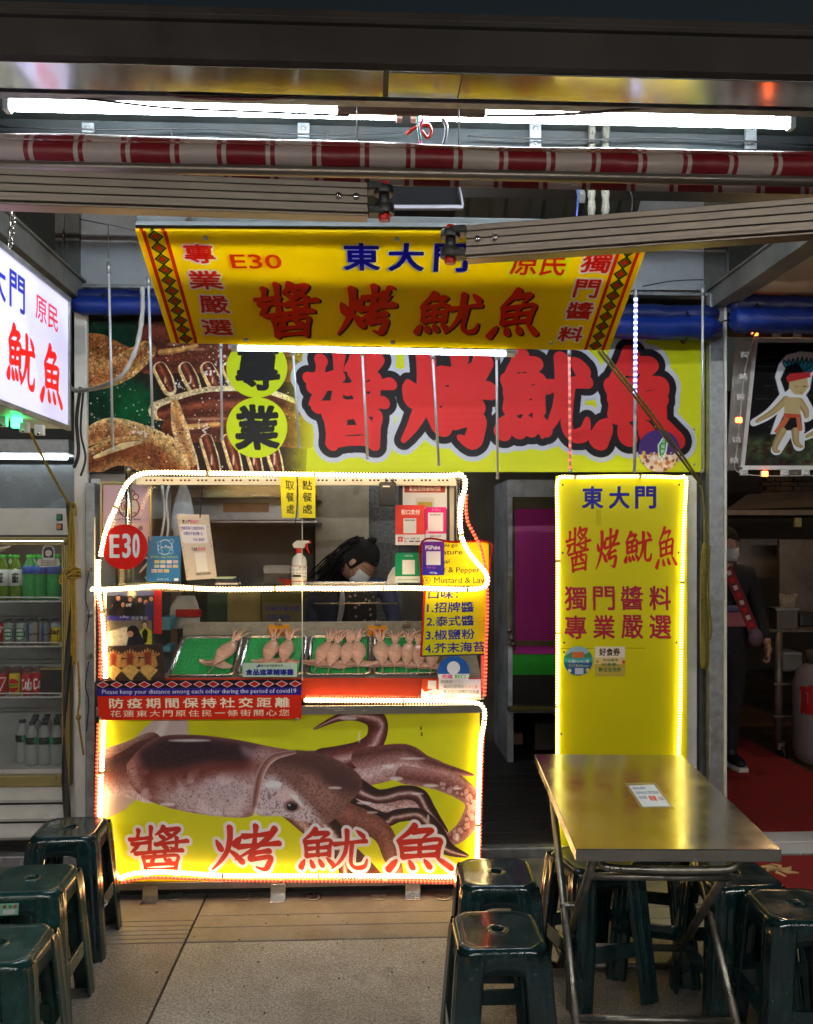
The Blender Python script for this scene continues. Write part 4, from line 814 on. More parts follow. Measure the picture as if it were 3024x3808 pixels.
single('steel_purlin', MB().box(X0,X1,2.80,2.86,UZ(548,2.8),UZ(472,2.8)).box(X0,X1,2.79,2.88,UZ(548,2.8)-.006,UZ(548,2.8)-.001), M_purl, 'grey steel purlin behind the fluorescent lamps', 'purlin', bevel=.003)
single('roof_sheet', MB().box(X0,X1,2.31,3.4,2.945,2.955), M_corr, 'dark roof sheet over the awning lamps', 'roof sheet')
single('roof_truss', MB().box(X0,X1,3.0,3.05,UZ(640,3.0),UZ(575,3.0)), M_beam, 'dark steel truss bar seen behind the striped awning roll', 'truss')
for k, x in enumerate((-2.3,-1.05,-.4,.75,2.0)): single('roof_brace', MB().beam((x,2.86,2.72),(x+.05,3.2,3.0),.02,.03), M_beam, ['steel brace under the dark roof sheet at far left','steel brace above the left end of the sign bar','steel brace under the roof left of the coloured wires','steel brace under the roof right of the wooden plank','steel brace under the roof near the right edge'][k], 'brace', 'braces under the roof')
M_str, _t, _p = new_mat('striped_canvas'); N = _t.nodes; L = _t.links
tc = N.new('ShaderNodeTexCoord'); sx = N.new('ShaderNodeSeparateXYZ'); L.new(tc.outputs['Object'], sx.inputs[0]); m1 = N.new('ShaderNodeMath'); m1.operation = 'MULTIPLY'; m1.inputs[1].default_value = 1/.2575; L.new(sx.outputs[0], m1.inputs[0])
m3 = N.new('ShaderNodeMath'); m3.operation = 'ADD'; m3.inputs[1].default_value = .304-U(212,570,2.26).x/.2575+20; L.new(m1.outputs[0], m3.inputs[0]); m2 = N.new('ShaderNodeMath'); m2.operation = 'FRACT'; L.new(m3.outputs[0], m2.inputs[0])
cr = N.new('ShaderNodeValToRGB'); cr.color_ramp.interpolation = 'CONSTANT'; RD = (*rgb(112,8,22),1); WH = (*rgb(160,148,142),1); e = cr.color_ramp.elements
e[0].position = 0; e[0].color = RD; e[1].position = .05; e[1].color = WH
for ps, cl in ((.096,RD),(.511,WH),(.557,RD),(.607,WH)): q = e.new(ps); q.color = cl
L.new(m2.outputs[0], cr.inputs[0]); L.new(cr.outputs[0], _p.inputs['Base Color']); _p.inputs['Roughness'].default_value = .42
n_ = N.new('ShaderNodeTexNoise'); n_.inputs['Scale'].default_value = 7; bp = N.new('ShaderNodeBump'); bp.inputs['Strength'].default_value = .55; bp.inputs['Distance'].default_value = .03; L.new(tc.outputs['Object'], n_.inputs['Vector']); L.new(n_.outputs[0], bp.inputs['Height']); L.new(bp.outputs[0], _p.inputs['Normal'])
ar = thing('striped_awning', 'red and white striped awning rolled up on its bar', 'awning', (0, 2.26, 2.55))
N_ = 60; rr = random.Random(4)
MB().tube([(X0+(X1-X0)*i/N_, 2.26+rr.uniform(-.002,.002), 2.562+.002*math.sin(i*.5)) for i in range(N_+1)], [.0305+.0013*math.sin(i*.37) for i in range(N_+1)], 20).build('canvas_roll', M_str, ar)
fl = MB(); vs = []
for i in range(N_+1):
    x = X0+(X1-X0)*i/N_; wv = .006*math.sin(i*.33)+.004*math.sin(i*.9+1); s_ = 1-i/N_*.6
    vs += [(x,2.235,2.587),(x,2.240,2.596+wv*.3),(x,2.262,2.604+.010*s_+wv*.6),(x,2.31,2.60+.014*s_+wv*.6)]
fl.add(vs, [(4*i+k,4*i+k+1,4*i+k+5,4*i+k+4) for i in range(N_) for k in range(3)], None, True); fl.build('loose_fold', M_str, ar)
MB().cyl((X0,2.255,2.522),(X1,2.255,2.522),.0145,seg=16).build('front_bar', M_alu, ar)
vs = []
for i in range(N_+1):
    x = X0+(X1-X0)*i/N_; d = .028+.014*i/N_; vs += [(x,2.33,2.575),(x,2.335+.004*math.sin(i*.4),2.532-.016*i/N_),(x,2.339,2.532-.016*i/N_),(x,2.334,2.575)]
MB().add(vs, [(4*i+k,4*i+(k+1)%4,4*i+4+(k+1)%4,4*i+4+k) for i in range(N_) for k in range(4)], None, True).build('hanging_fold', M_str, ar)
def arm(p, q, label, flip):
    p = Vector(p); q = Vector(q); t = bpy.data.objects.new('arm', None); C.objects.link(t); t.parent = ar; t.location = p-ar.location; t['label'] = label; d = (q-p).normalized(); up = Vector((0,0,1)); up = (up-d*up.dot(d)).normalized(); fw = d.cross(up); fw = fw if fw.y < 0 else -fw
    MB().beam(p+fw*-.012, q+fw*-.012, .05, .08, up).build('tube', M_alu_d, t)
    for z0, z1, o in ((.026,.041,.014),(.006,.0245,.015),(-.014,.0045,.015),(-.029,-.0155,.014),(-.040,-.0305,.022),(-.048,-.042,.016)):
        a = up*((z0+z1)/2)+fw*o; MB().beam(p+a, q+a, .008 if z0 > -.0301 else .014, z1-z0, up).build('rib', M_alu, t, bevel=.0015)
    MB().beam(p-up*.043-fw*.006, q-up*.043-fw*.006, .045, .005, up).build('underside', M_alu, t)
    for o in (.03, .075): MB().lathe([(.009,0),(.009,.003),(.006,.006),(.001,.006)], p+d*o+fw*.02+up*.002, 10, fw).build('bolt', M_steel, t)
    c = p-d*.045
    for z0, z1, r_, m in ((.037,.050,.014,M_red),(.016,.037,.026,M_black),(-.010,.016,.014,M_black),(-.035,-.010,.026,M_black),(-.050,-.035,.015,M_red)):
        MB().cyl(c+up*z0, c+up*z1, r_, seg=18).build('elbow_cap' if m is M_red else 'elbow_joint', m, t, bevel=.002)
    MB().beam(p-d*.045+up*.033, p+up*.033, .045, .02, up).beam(p-d*.045-up*.028, p-up*.028, .045, .02, up).build('elbow_bracket', M_black, t, bevel=.004)
arm(U(1365,747,2.12), U(-250,690,2.02), 'left awning arm with its red capped elbow near the middle', 0)
arm(U(1738,905,2.12), U(3250,790,1.84), 'right awning arm crossing in front of the tilted yellow sign', 1)
single('ceiling_fan_box', MB().box(UX(1425,3.0),UX(1700,3.0),3.0,3.14,UZ(768,3.0),UZ(660,3.0)), pbr('matt_black', (.008,.008,.009), .9, spec=.05), 'black box unit hanging behind the awning elbow', 'box unit', bevel=.004)
single('clear_bracket', MB().beam(U(1722,770,2.99),U(1706,690,2.99),.03,.006).beam(U(1425,772,2.98),U(1722,772,2.98),.02,.012), pbr('pale_plastic',(.12,.12,.15),.5), 'pale plastic tray edge round the black box unit', 'bracket')
CAB = [([(565,318),(640,345),(760,352),(880,345),(985,330)],.004,M_rubber,2.30,'black cable sagging under the soffit, shorter of two'),([(565,318),(660,355),(860,368),(1040,362),(1185,338)],.004,pbr('maroon_cable',(.09,.01,.02),.4),2.31,'maroon cable sagging under the soffit, longer of two'),
 ([(-40,335),(300,365),(620,400),(960,415),(1300,430)],.0035,M_rubber,2.36,'thin grey wire draped along the left lamp'),([(1810,430),(2100,425),(2420,400),(2700,378),(2640,345)],.0045,pbr('grey_cable',(.1,.08,.08),.5),2.34,'grey cable draped along the right lamp'),
 ([(1553,432),(1556,480),(1565,520)],.004,pbr('green_wire',(.0,.3,.25),.4),2.5,'short green wire below the wooden plank'),([(1575,440),(1560,480),(1568,560)],.005,pbr('pink_wire',rgb(214,80,150),.4),2.51,'pink wire looping down below the wooden plank'),
 ([(1512,500),(1545,475),(1590,462),(1604,490),(1590,512),(1570,488)],.005,pbr('red_wire',rgb(226,60,40),.4),2.52,'bright red wire looped below the wooden plank'),([(1645,440),(1660,470),(1655,520),(1640,560)],.006,pbr('slate_cable',(.06,.08,.1),.4),2.52,'slate cable hanging right of the pink wire')]
for pts, r_, m, Y, lb in CAB: rope('cable', [U(x,y_,Y) for x,y_ in pts], r_, m, lb, 'cable', 8, False)
for k, px in enumerate((1328, 1706)): rope('hanging_wire', [U(px,355,2.38),U(px,540,2.5)], .0022, M_galv, ['thin steel wire hanging through the left end of the plank','thin steel wire hanging through the right end of the plank'][k], 'wire', 2, False)
for k,(px,py) in enumerate(((2112,395),(15,330),(2892,408))): rope('cable_tie', [U(px+8,py-45,2.36),U(px,py,2.40),U(px-6,py+30,2.43)], .003, M_white, ['white cable tie right of the wooden plank','white cable tie at the left end of the lamp','white cable tie near the right end of the lamp'][k], 'cable tie', 3, False)
# lightbox on the left
lb_ = thing('lightbox_sign', 'glowing white lightbox with blue and red characters hung at the left edge', 'sign', (-1.24, 2.6, 2.0))
xf = -1.17; zt_, zb_ = 2.43, 1.95
MB().add([(xf,1.7,zt_),(xf,3.2,zt_),(xf,3.2,zb_),(xf,1.7,zb_)], [(3,2,1,0)], [[(0,0),(1,0),(1,1),(0,1)]]).build('lit_face', printed('lightbox_print', print_lightbox(), .3, emis=.30), lb_)
MB().box(xf-.14, xf-.004, 1.7, 3.2, zb_-.012, zt_+.012).build('case', pbr('cream_case',(.6,.56,.45),.5), lb_, bevel=.003)
for y0, y1, z0, z1 in ((1.69,3.215,zt_,zt_+.018),(1.69,3.215,zb_-.018,zb_),(3.2,3.215,zb_,zt_)): MB().box(xf-.006,xf+.008,y0,y1,z0,z1).build('frame_bar', M_galv, lb_, bevel=.002)
M_gl = emit('green_led',(.02,1.,.25),6)
for k, (px, py) in enumerate(((10,1568),(62,1572),(92,1590),(148,1600))):
    p = U(px,py,2.9); t = thing('led_module', ['white LED module under the lightbox, leftmost of four','green glowing LED module under the lightbox','white LED module under the lightbox just right of the green one','white LED module under the lightbox, rightmost of four'][k], 'led module', p, 'LED modules clipped under the lightbox')
    MB().box(p.x-.016,p.x+.016,p.y-.01,p.y+.01,p.z-.018,p.z+.018).build('casing', M_white if k != 1 else M_gl, t, bevel=.003)
    MB().sphere((p.x,p.y-.008,p.z-.012),.007,seg=8,rings=6).build('diode', M_gl if k == 1 else M_steel, t)
ch = thing('chain', 'steel chain holding the lightbox from the roof beam', 'chain', U(40,860,2.75))
for k in range(10):
    f = k/9; p = U(48-f*20, 800+f*180, 2.75); a = [(p.x+(.009*math.cos(t) if k%2 else 0), p.y+(0 if k%2 else .009*math.cos(t)), p.z+.017*math.sin(t)) for t in np.linspace(0,2*math.pi,13)]
    MB().tube(a, .0028, 6).build('link', M_steel, ch)
# hanging meteor tubes
M_clear = pbr('clear_tube_with_diodes', (.5,.53,.56), .15, .1, .3, 400, .1, 200, coat=.5)
M_blue = emit('blue_white_diodes', (.3,.36,1.), 5, (.3,.3,.5), pulse=.024, lo=.05, duty=.5); M_redd = emit('red_diodes', (1.,.1,.08), 1.0, (.5,.3,.3), pulse=.03, lo=.06, duty=.4)
MET = [(404,975,420,1670,'clear LED tube hanging over the squid photo, first from the left'),(552,1030,568,1588,'clear LED tube hanging over the squid photo, second from the left'),(821,1275,826,1632,'clear LED tube left of the black characters in circles'),(1090,1300,1113,1662,'clear LED tube over the first big red character'),(1347,1300,1367,1702,'clear LED tube between the first and second big red characters'),(1609,1310,1632,1726,'clear LED tube over the second big red character'),(1847,1310,1851,1776,'clear LED tube left of the third big red character'),(2117,1300,2121,1750,'LED tube with red diodes right of the third big red character'),(2365,1075,2360,1752,'LED tube glowing blue white at the right of the sign'),(2614,1060,2612,1752,'clear LED tube hanging at the far right end of the sign')]
for k, (xa, ya, xb, yb, lb) in enumerate(MET):
    Y = 3.34; t = thing('led_tube', lb, 'led tube', U(xb,yb,Y), 'LED tubes hanging in front of the long sign')
    a, b = U(xa,ya,Y), U(xb,yb,Y); cut = a.lerp(b, .06 if k != 8 else .05)
    MB().cyl(a, cut, .0085).build('cap', M_galv, t); 
    if k == 8:
        mid = a.lerp(b, .57); MB().cyl(cut, mid, .0075).build('lit_section', M_blue, t); MB().cyl(mid, b, .007).build('tube', M_clear, t)
    else: MB().cyl(cut, b, .0054).build('tube', M_redd if k == 7 else M_clear, t)
    MB().sphere(b, .008, seg=10, rings=6).build('tip', M_clear, t)
rope('cable_loop', [U(530,1070,3.5),U(528,1180,3.45),U(505,1300,3.4),U(450,1400,3.4),U(370,1440,3.5),U(285,1452,3.7),U(250,1430,3.8)], .010, pbr('pale_conduit',(.45,.45,.43),.5), 'pale taped cable curving down in front of the squid photo', 'cable')
for pts, r_, m, Y, lb in (([(300,1440),(285,1560),(292,1680),(275,1740)],.008,M_rubber,3.7,'thick black cable bundle right of the lightbox'),([(310,1450),(300,1600),(318,1700),(300,1770)],.005,M_rubber,3.72,'thin black cable beside the thick bundle'),([(295,815),(400,835),(505,857)],.0025,M_rubber,3.0,'thin wire from the gable panel to the tilted sign'),([(403,838),(403,960)],.002,M_rubber,3.2,'short wire holding the first clear LED tube'),([(2390,1065),(2500,1045),(2615,1040)],.0025,M_rubber,3.34,'thin twisted wire between the last two LED tubes')):
    rope('cable', [U(x,y_,Y) for x,y_ in pts], r_, m, lb, 'cable', 8, False)
for k, o in enumerate((0, 16)): rope('diagonal_rope', [U(2225+o,1305,3.2),U(2380+o,1500,3.3),U(2520+o,1690,3.5),U(2604+o*.3,1800,3.7)], .005, M_rope_o, ['thin olive rope slanting across the last red character, lower of two','thin olive rope slanting across the last red character, upper of two'][k])

# unseen lamps added across the lane, behind the camera, for front light
for k in range(7):
    x = -5.4+k*1.8; t = thing('lane_fill_lamp', ['','','','','','',''][k] or 'unseen fluorescent fill lamp number %s added along the awning across the lane'%('one','two','three','four','five','six','seven')[k], 'lamp', (x,-2.4,2.9), 'unseen fill lamps added across the lane')
    MB().cyl((x-.6,-2.4,2.9),(x+.6,-2.4,2.9),.016,seg=12).build('tube', M_lane_fill, t); MB().box(x-.63,x+.63,-2.43,-2.37,2.925,2.96).build('batten', M_white, t)
opp = thing('opposite_awning', 'dark awning case of the stalls across the lane', 'awning case', (0,-2.3,2.95)); MB().box(-6.5,6.5,-2.9,-2.3,2.965,3.05).build('case', M_alu_d, opp)

for k,(pts,Y,lb) in enumerate((([(0,470),(400,482),(760,478),(1180,500),(1500,492)],2.74,'thin dark cable sagging along the steel purlin at the left'),([(1740,505),(2150,520),(2500,512),(3024,540)],2.74,'thin dark cable sagging along the steel purlin at the right'),([(636,480),(640,520),(632,560)],2.72,'short dark wire end under the purlin at the left'),([(1220,485),(1212,515),(1228,548)],2.72,'short dark wire end under the purlin left of the plank'),([(2140,560),(2150,720),(2142,830)],2.9,'blue wire hanging beside the thick grey ropes'),([(2340,700),(2352,740),(2348,795)],3.1,'short dark wire against the right gable panel'))):
    rope('cable', [U(x,y_,Y) for x,y_ in pts], .0032, M_rubber if k != 4 else pbr('blue_wire',(.02,.05,.3),.5), lb, 'cable', 6, False)
for k,px in enumerate((330,1130,1990,2790)):
    t = thing('beam_bracket', ['steel bracket clamped on the purlin at far left','steel bracket clamped on the purlin left of the plank','steel bracket clamped on the purlin left of the grey ropes','steel bracket clamped on the purlin near the right edge'][k], 'bracket', U(px,510,2.79), 'brackets on the purlin'); p = U(px,510,2.785)
    MB().box(p.x-.02,p.x+.02,2.775,2.79,p.z-.045,p.z+.045).build('plate', M_galv, t, bevel=.002); MB().lathe([(.008,0),(.008,.005),(.004,.008)], (p.x,2.775,p.z+.025), 8, (0,-1,0)).build('bolt', M_steel_d, t); MB().lathe([(.008,0),(.008,.005),(.004,.008)], (p.x,2.775,p.z-.025), 8, (0,-1,0)).build('bolt', M_steel_d, t)
# ================================================================== the food cart
def pxbox(mb, px0, px1, py0, py1, Y, d):
    a = U(px0, py1, Y); b = U(px1, py0, Y); return mb.box(a.x, b.x, Y, Y+d, a.z, b.z)
def pboard(name, px0, py0, px1, py1, Y, th_, mat, parent, pts=None, lean=0.):
    q = pts or [(px0,py0),(px1,py0),(px1,py1),(px0,py1)]
    c = [U(q[0][0],q[0][1],Y+lean), U(q[1][0],q[1][1],Y+lean), U(q[2][0],q[2][1],Y), U(q[3][0],q[3][1],Y)]
    return MB().board(*c, th_).build(name, mat, parent)
YF = 3.45
cart = thing('food_cart', 'stainless food cart with glass case and squid banner outlined in rope light', 'food cart', (U(1080,0,YF).x, 3.75, 0))
x0, x1 = UX(372,YF), UX(1784,YF)
MB().box(x0, x1, YF+.02, 4.05, .09, .80).build('body', M_steel_d, cart, bevel=.004)
MB().box(x0+.02, x1-.02, YF+.06, 4.0, .0, .09).build('gap_shade_box', M_black, cart)  # black box standing in for the shade in the gap under the cart
pboard('front_banner', 368, 2650, 1784, 3278, YF, .012, printed('squid_print', print_squid(), .33, flute=190), cart)
MB().box(x0, x1, YF-.004, YF+.016, .045, .076).build('bottom_rail', M_steel_d, cart, bevel=.003)
for px in (560, 1035, 1535):
    a = UX(px-28,YF); b = UX(px+28,YF); MB().box(a,b,YF-.008,YF-.004,.004,.062).box(a,b,YF-.05,YF-.004,.001,.005).build('foot_bracket', M_steel, cart, bevel=.001)
MB().box(x0-.01, x1+.02, 3.42, 4.06, UZ(2655,3.42), UZ(2622,3.42)).build('counter_top', M_steel, cart, bevel=.004)
pxbox(MB(), 1122, 1800, 2597, 2606, 3.44, .1).build('glass_channel', M_steel, cart, bevel=.002)
o_ = MB().hexa([U(372,2600,3.475),U(1790,2600,3.475),U(1790,2600,3.49),U(372,2600,3.49)],[U(372,2521,3.50),U(1790,2521,3.50),U(1790,2521,3.52),U(372,2521,3.52)]); o_.build('orange_board', M_orange, cart, bevel=.002)
# sloping bed for the trays
OY, OZ, TY, TZ = 3.52, .915, 3.82, 1.06; TILT = math.atan2(TZ-OZ, TY-OY)
bx0, bx1 = UX(612,3.52), UX(1790,3.52)
MB().hexa([(bx0,OY,OZ-.08),(bx1,OY,OZ-.08),(bx1,TY,TZ-.2),(bx0,TY,TZ-.2)], [(bx0,OY,OZ-.004),(bx1,OY,OZ-.004),(bx1,TY,TZ-.004),(bx0,TY,TZ-.004)]).build('sloping_bed', M_foam, cart)
MB().box(UX(680,3.84), UX(1700,3.84), 3.835, 3.87, TZ-.02, UZ(2312,3.84)).build('rear_board', M_foam, cart, bevel=.004)
MB().box(bx0-.0, bx0+.018, OY, 3.85, OZ-.02, OZ+.02).build('bed_edge', M_foam, cart)
# frame, shelf, glazing
for px, ya, yb, Y in ((478,1738,2170,3.54),(1708,1772,2170,3.54)):
    MB().cyl(U(px,yb,Y),U(px,ya,Y),.014).build('corner_post', M_steel, cart)
    MB().cyl(U(px,ya-2,Y),U(px,ya+14,Y),.0165).build('post_collar', M_steel_d, cart)
for px in (392, 1795): MB().box(UX(px-8,3.5),UX(px+8,3.5),3.49,3.505,.82,1.30).build('glass_post', M_steel, cart, bevel=.002)
pxbox(MB(), 505, 1712, 1776, 1802, 3.54, .03).build('top_rail', M_white, cart, bevel=.002)
hb = MB(); x = 545
while x < 1690:
    for q in (0, 15, 30): 
        c = U(x+q, 1786, 3.5385); hb.add([(c.x+.0052*math.cos(a), c.y, c.z+.0045*math.sin(a)) for a in np.linspace(0,2*math.pi,9)[:-1]], [tuple(range(8))])
    x += 64
tag(hb.build('rail_holes', pbr('hole_shadow',(.06,.02,.01),.9), cart), kind='stuff')
MB().box(UX(372,3.5), UX(1812,3.5), 3.50, 3.86, UZ(2196,3.5), UZ(2184,3.5)).build('upper_shelf', glass('shelf_glass', (.6,.7,.68), .05), cart)
MB().box(UX(372,3.5), UX(1812,3.5), 3.493, 3.4995, UZ(2197,3.5), UZ(2183,3.5)).build('shelf_edge', M_steel, cart)
MB().box(UX(1120,3.6), UX(1490,3.6), 3.80, 3.9, UZ(2180,3.8), UZ(2164,3.8)).build('shelf_tray', M_steel, cart, bevel=.004)
for n_, (a, b, c, d, Y) in enumerate(((352,1925,1124,2528,3.445),(1124,2196,1802,2600,3.455))):
    p, q = U(a,d,Y), U(c,b,Y); MB().box(p.x,q.x,Y,Y+.004,p.z,q.z).build('glass_pane', M_glass, cart)
p, q = U(380,2180,3.62), U(582,1775,3.62); MB().box(p.x,q.x,3.60,3.604,p.z,q.z).build('side_glass', M_glass, cart)
for px in (352, 1124): MB().box(UX(px-1.5,3.444),UX(px+1.5,3.444),3.443,3.449,UZ(2528,3.44),UZ(1925 if px<400 else 1930,3.44)).build('pane_edge', pbr('cut_acrylic_edge',(.7,.72,.7),.2), cart)
# solid bar built in place of a shelf bar's reflection
MB().cyl(U(1168,2243,3.7),U(1480,2243,3.7),.004).build('bar_reflection', M_steel, cart)

# covid banner
bn = thing('notice_banner', 'red banner about keeping distance fixed across the left of the cart', 'banner', U(740,2676,3.41))
pboard('printed_sheet', 359, 2529, 1121, 2676, 3.415, .003, printed('banner_print', print_banner(), .35), bn, [(359,2531),(1121,2527),(1121,2673),(366,2678)])
for px, py in ((370,2672),(1105,2674)): MB().lathe([(.007,-.002),(.007,.003),(.003,.006)], U(px,py,3.412), 10, (0,-1,0)).build('bolt', M_steel_d, bn)

# rope lights
def ropelight(pts, Y, mat, label, r=.0084, clips=(), parent_name='rope_light', n=8, group=None):
    P = spline([U(x, y_, Y if not callable(Y) else Y(x, y_)) for x, y_ in pts], n)
    t = thing(parent_name, label, 'rope light', P[0], group); 
    L0 = [0]
    for i in range(1, len(P)): L0.append(L0[-1]+(P[i]-P[i-1]).length)
    pit = .0125 if r > .007 else .016; nn = int(L0[-1]/(pit/4)); Q = []; j = 0
    for i in range(nn+1):      # one bulge for each diode
        s_ = min(L0[-1], i*pit/4)
        while j < len(P)-2 and L0[j+1] < s_: j += 1
        Q.append(P[j].lerp(P[j+1], (s_-L0[j])/max(1e-6, L0[j+1]-L0[j])))
    MB().tube(Q, [r*(1.0, 1.2, 1.0, .72)[i % 4] for i in range(nn+1)], 8).build('lit_tube', mat, t)
    L = [0]
    for i in range(1, len(P)): L.append(L[-1]+(P[i]-P[i-1]).length)
    d = .22
    while d < L[-1]-.05:
        i = max(k for k in range(len(L)) if L[k] <= d); dr = (P[min(i+1,len(P)-1)]-P[i]).normalized() if i+1 < len(P) else Vector((1,0,0)); c = P[i]
        MB().cyl(c-dr*.004, c+dr*.004, r*1.22, seg=10).build('clip', M_clip, t); d += random.uniform(.3,.5)
    return t
G1 = 'warm white rope lights around the cart'
YR = 3.425
ropelight([(374,2068),(388,2000),(405,1945),(432,1885),(455,1830),(480,1790),(520,1764),(600,1757),(800,1760),(1040,1763),(1400,1768),(1660,1768),(1708,1764),(1727,1778),(1730,1810),(1718,1860),(1712,1920),(1716,1990),(1738,2045),(1772,2090),(1802,2125),(1813,2152),(1806,2178),(1775,2190),(1700,2192),(1500,2186),(1300,2189),(1100,2188),(900,2192),(760,2190),(600,2180),(500,2186),(400,2192),(350,2192),(337,2187)], 3.42, M_warm, 'warm rope light looping round the glass case and along the shelf edge', group=G1)
ropelight([(366,2082),(364,2140),(366,2200),(373,2260),(382,2320),(388,2380),(391,2450),(392,2522)], 3.44, M_warm, 'warm rope light running down the left edge beside the photos', group=G1)
ropelight([(386,2680),(383,2760),(379,2850),(374,2940),(372,3030),(380,3110),(405,3190),(440,3262),(470,3256),(520,3246),(600,3243),(700,3248),(830,3256),(1000,3257),(1250,3257),(1500,3258),(1690,3260),(1760,3240),(1774,3180),(1778,3050),(1782,2900),(1788,2760),(1800,2690),(1802,2650),(1792,2625),(1765,2613),(1700,2608),(1500,2606),(1300,2605),(1128,2604)], 3.425, M_warm, 'warm rope light framing the squid banner at left, bottom and right', group=G1)
ropelight([(1735,1838),(1733,1880),(1740,1940),(1765,1990),(1790,2040),(1803,2110),(1812,2200),(1812,2300),(1808,2400),(1806,2500),(1802,2590)], 3.435, M_redl, 'thin red rope light down the right side of the menus', r=.0062)
ropelight([(1800,2660),(1795,2760),(1790,2900),(1786,3050),(1784,3150),(1770,3250),(1690,3280),(1500,3277),(1200,3276),(900,3274),(700,3268),(560,3264),(450,3280)], 3.432, M_redl, 'thin red rope light along the right side and bottom of the cart', r=.0062)
ropelight([(366,2230),(372,2300),(374,2400),(372,2520)], 3.435, M_redl, 'thin red rope light at the left edge beside the photos', r=.0062)
ropelight([(366,2690),(363,2780),(360,2900),(358,3050)], 3.435, M_redl, 'thin red rope light at the left edge of the squid banner', r=.0062)

# tall menu board
tm = thing('menu_board', 'tall yellow board of red and blue characters outlined in yellow light', 'menu board', U(2310,3140,3.85))
pboard('printed_sheet', 2068, 1770, 2556, 3150, 3.85, .014, printed('tall_print', print_tall(), .4, flute=0), tm)
ropelight([(2071,3155),(2073,3000),(2074,2700),(2075,2400),(2075,2000),(2072,1830),(2076,1785),(2092,1774),(2150,1775),(2300,1772),(2450,1773),(2520,1776),(2546,1774),(2552,1800),(2546,1900),(2540,2050),(2534,2300),(2530,2600),(2524,2800),(2520,3000),(2518,3100)], 3.835, M_yel, 'yellow rope light framing the tall menu board')
st1 = thing('round_sticker', 'round blue sticker of a seaside gate on the tall yellow board', 'sticker', U(2151,2458,3.84))
disc_board(2151, 2458, 55, 3.845, .003, printed('gate_print', simple_card(2095,2402,2207,2514,(40,96,150),[('r',(2095,2402,2207,2440),(150,190,214)),('p',[(2095,2442),(2125,2424),(2160,2436),(2207,2422),(2207,2460),(2095,2460)],(70,140,110)),('r',(2128,2424,2172,2446),(214,110,50)),('r',(2095,2446,2207,2462),(60,170,180)),('t','花蓮FUN心購',(2112,2452,2192,2466),WHITE,.6),('t','月月抽iPhone',(2114,2470,2190,2481),(240,240,120),.3),('r',(2138,2484,2170,2508),(200,204,220)),('d',(2118,2494,7),(230,230,230)),('d',(2186,2492,7),(230,200,120))]), .35), 'printed_disc', st1)
st2 = thing('voucher_sticker', 'square cream and gold voucher sticker on the tall yellow board', 'sticker', U(2269,2515,3.84))
pboard('printed_sheet', 2213, 2405, 2325, 2515, 3.845, .003, printed('voucher_print', simple_card(2213,2405,2325,2515,(224,204,140),[('r',(2213,2470,2325,2515),(190,170,70)),('r',(2213,2405,2325,2445),(236,226,206)),('t','好食券',(2228,2410,2306,2440),(60,40,30),1.2),('t','本店適用',(2242,2449,2298,2460),(40,70,50),.5),('t','好食券、',(2238,2464,2300,2478),(30,90,70),.6),('t','數位五倍券',(2226,2482,2310,2498),(30,90,70),.7),('d',(2320,2462,7),(200,90,40)),('d',(2222,2460,6),(200,150,80))]), .4), st2)

# ------------------------------------------------------------------ papers and cards on the glass
def card(name, label, cat, px0, py0, px1, py1, Y, cv, pts=None, th_=.003, rough=.35, lean=0., part='printed_sheet', **k):
    t = thing(name, label, cat, U((px0+px1)/2, py1, Y)); pboard(part, px0, py0, px1, py1, Y, th_, printed(name+'_print', cv, rough), t, pts, lean); return t
ed = thing('stall_number_disc', 'red disc reading E30 at the left of the glass case', 'sign', U(463,2118,3.42)); disc_board(463, 2034, 83, 3.418, .004, printed('disc_print', print_disc(), .3), 'printed_disc', ed)
ct = card('certificate', 'pale pink framed certificate with a chef hat emblem behind the rope light', 'certificate', 384, 1802, 556, 2046, 3.66, print_cert())
f_ = MB(); a = U(380,2050,3.655); b = U(560,1797,3.655)
for q in ((a.x-.004,b.x+.004,a.z-.006,a.z+.002),(a.x-.004,b.x+.004,b.z-.002,b.z+.006),(a.x-.006,a.x+.002,a.z,b.z),(b.x-.002,b.x+.006,a.z,b.z)): f_.box(q[0],q[1],3.645,3.662,q[2],q[3])
f_.build('frame', M_gold, ct)
ep = card('payment_sign', 'sky blue electronic payment card standing on the shelf', 'card', 544, 1992, 674, 2162, 3.60, print_epay(), [(551,1994),(674,1994),(671,2162),(544,2162)], lean=.05)
wc = card('hanging_notice', 'cream notice card with handwriting hung on a dark cord', 'notice', 656, 1912, 806, 2158, 3.58, print_card(), [(657,1912),(776,1914),(807,2150),(694,2158)])
rope('cord', [U(757,1768,3.57),U(750,1850,3.57),U(744,1925,3.57)], .0022, M_navy, 'dark cord holding the cream notice card', 'cord', 4, False)
for k, (a, b, s_) in enumerate(((1043,1103,'取餐處'),(1111,1173,'點餐處'))):
    cv = simple_card(a, 1772, b, 1926, (226,220,40), [('t', ch, (a+14+(0 if k else 4), 1786+q*44, a+50, 1822+q*44), INK, .6, .9) for q, ch in enumerate(s_)]+[('r',(a,1808,b,1810),(190,184,30))])
    t = card('order_tag', ['yellow handwritten strip hanging from the rail, left of the pair','yellow handwritten strip hanging from the rail, right of the pair'][k], 'paper strip', a, 1772, b, 1926, 3.53, cv, [(a-2,1772),(b,1774),(b,1926),(a+6 if k==0 else a,1926)])
    t['group'] = 'yellow order strips'
rope('cord', [U(1107,1772,3.52),U(1105,1870,3.52),U(1099,1945,3.50)], .0022, M_navy, 'dark cord between the two yellow order strips', 'cord', 4, False)
pd = thing('amplifier', 'small black voice amplifier hanging from the rail', 'amplifier', U(1442,1884,3.5))
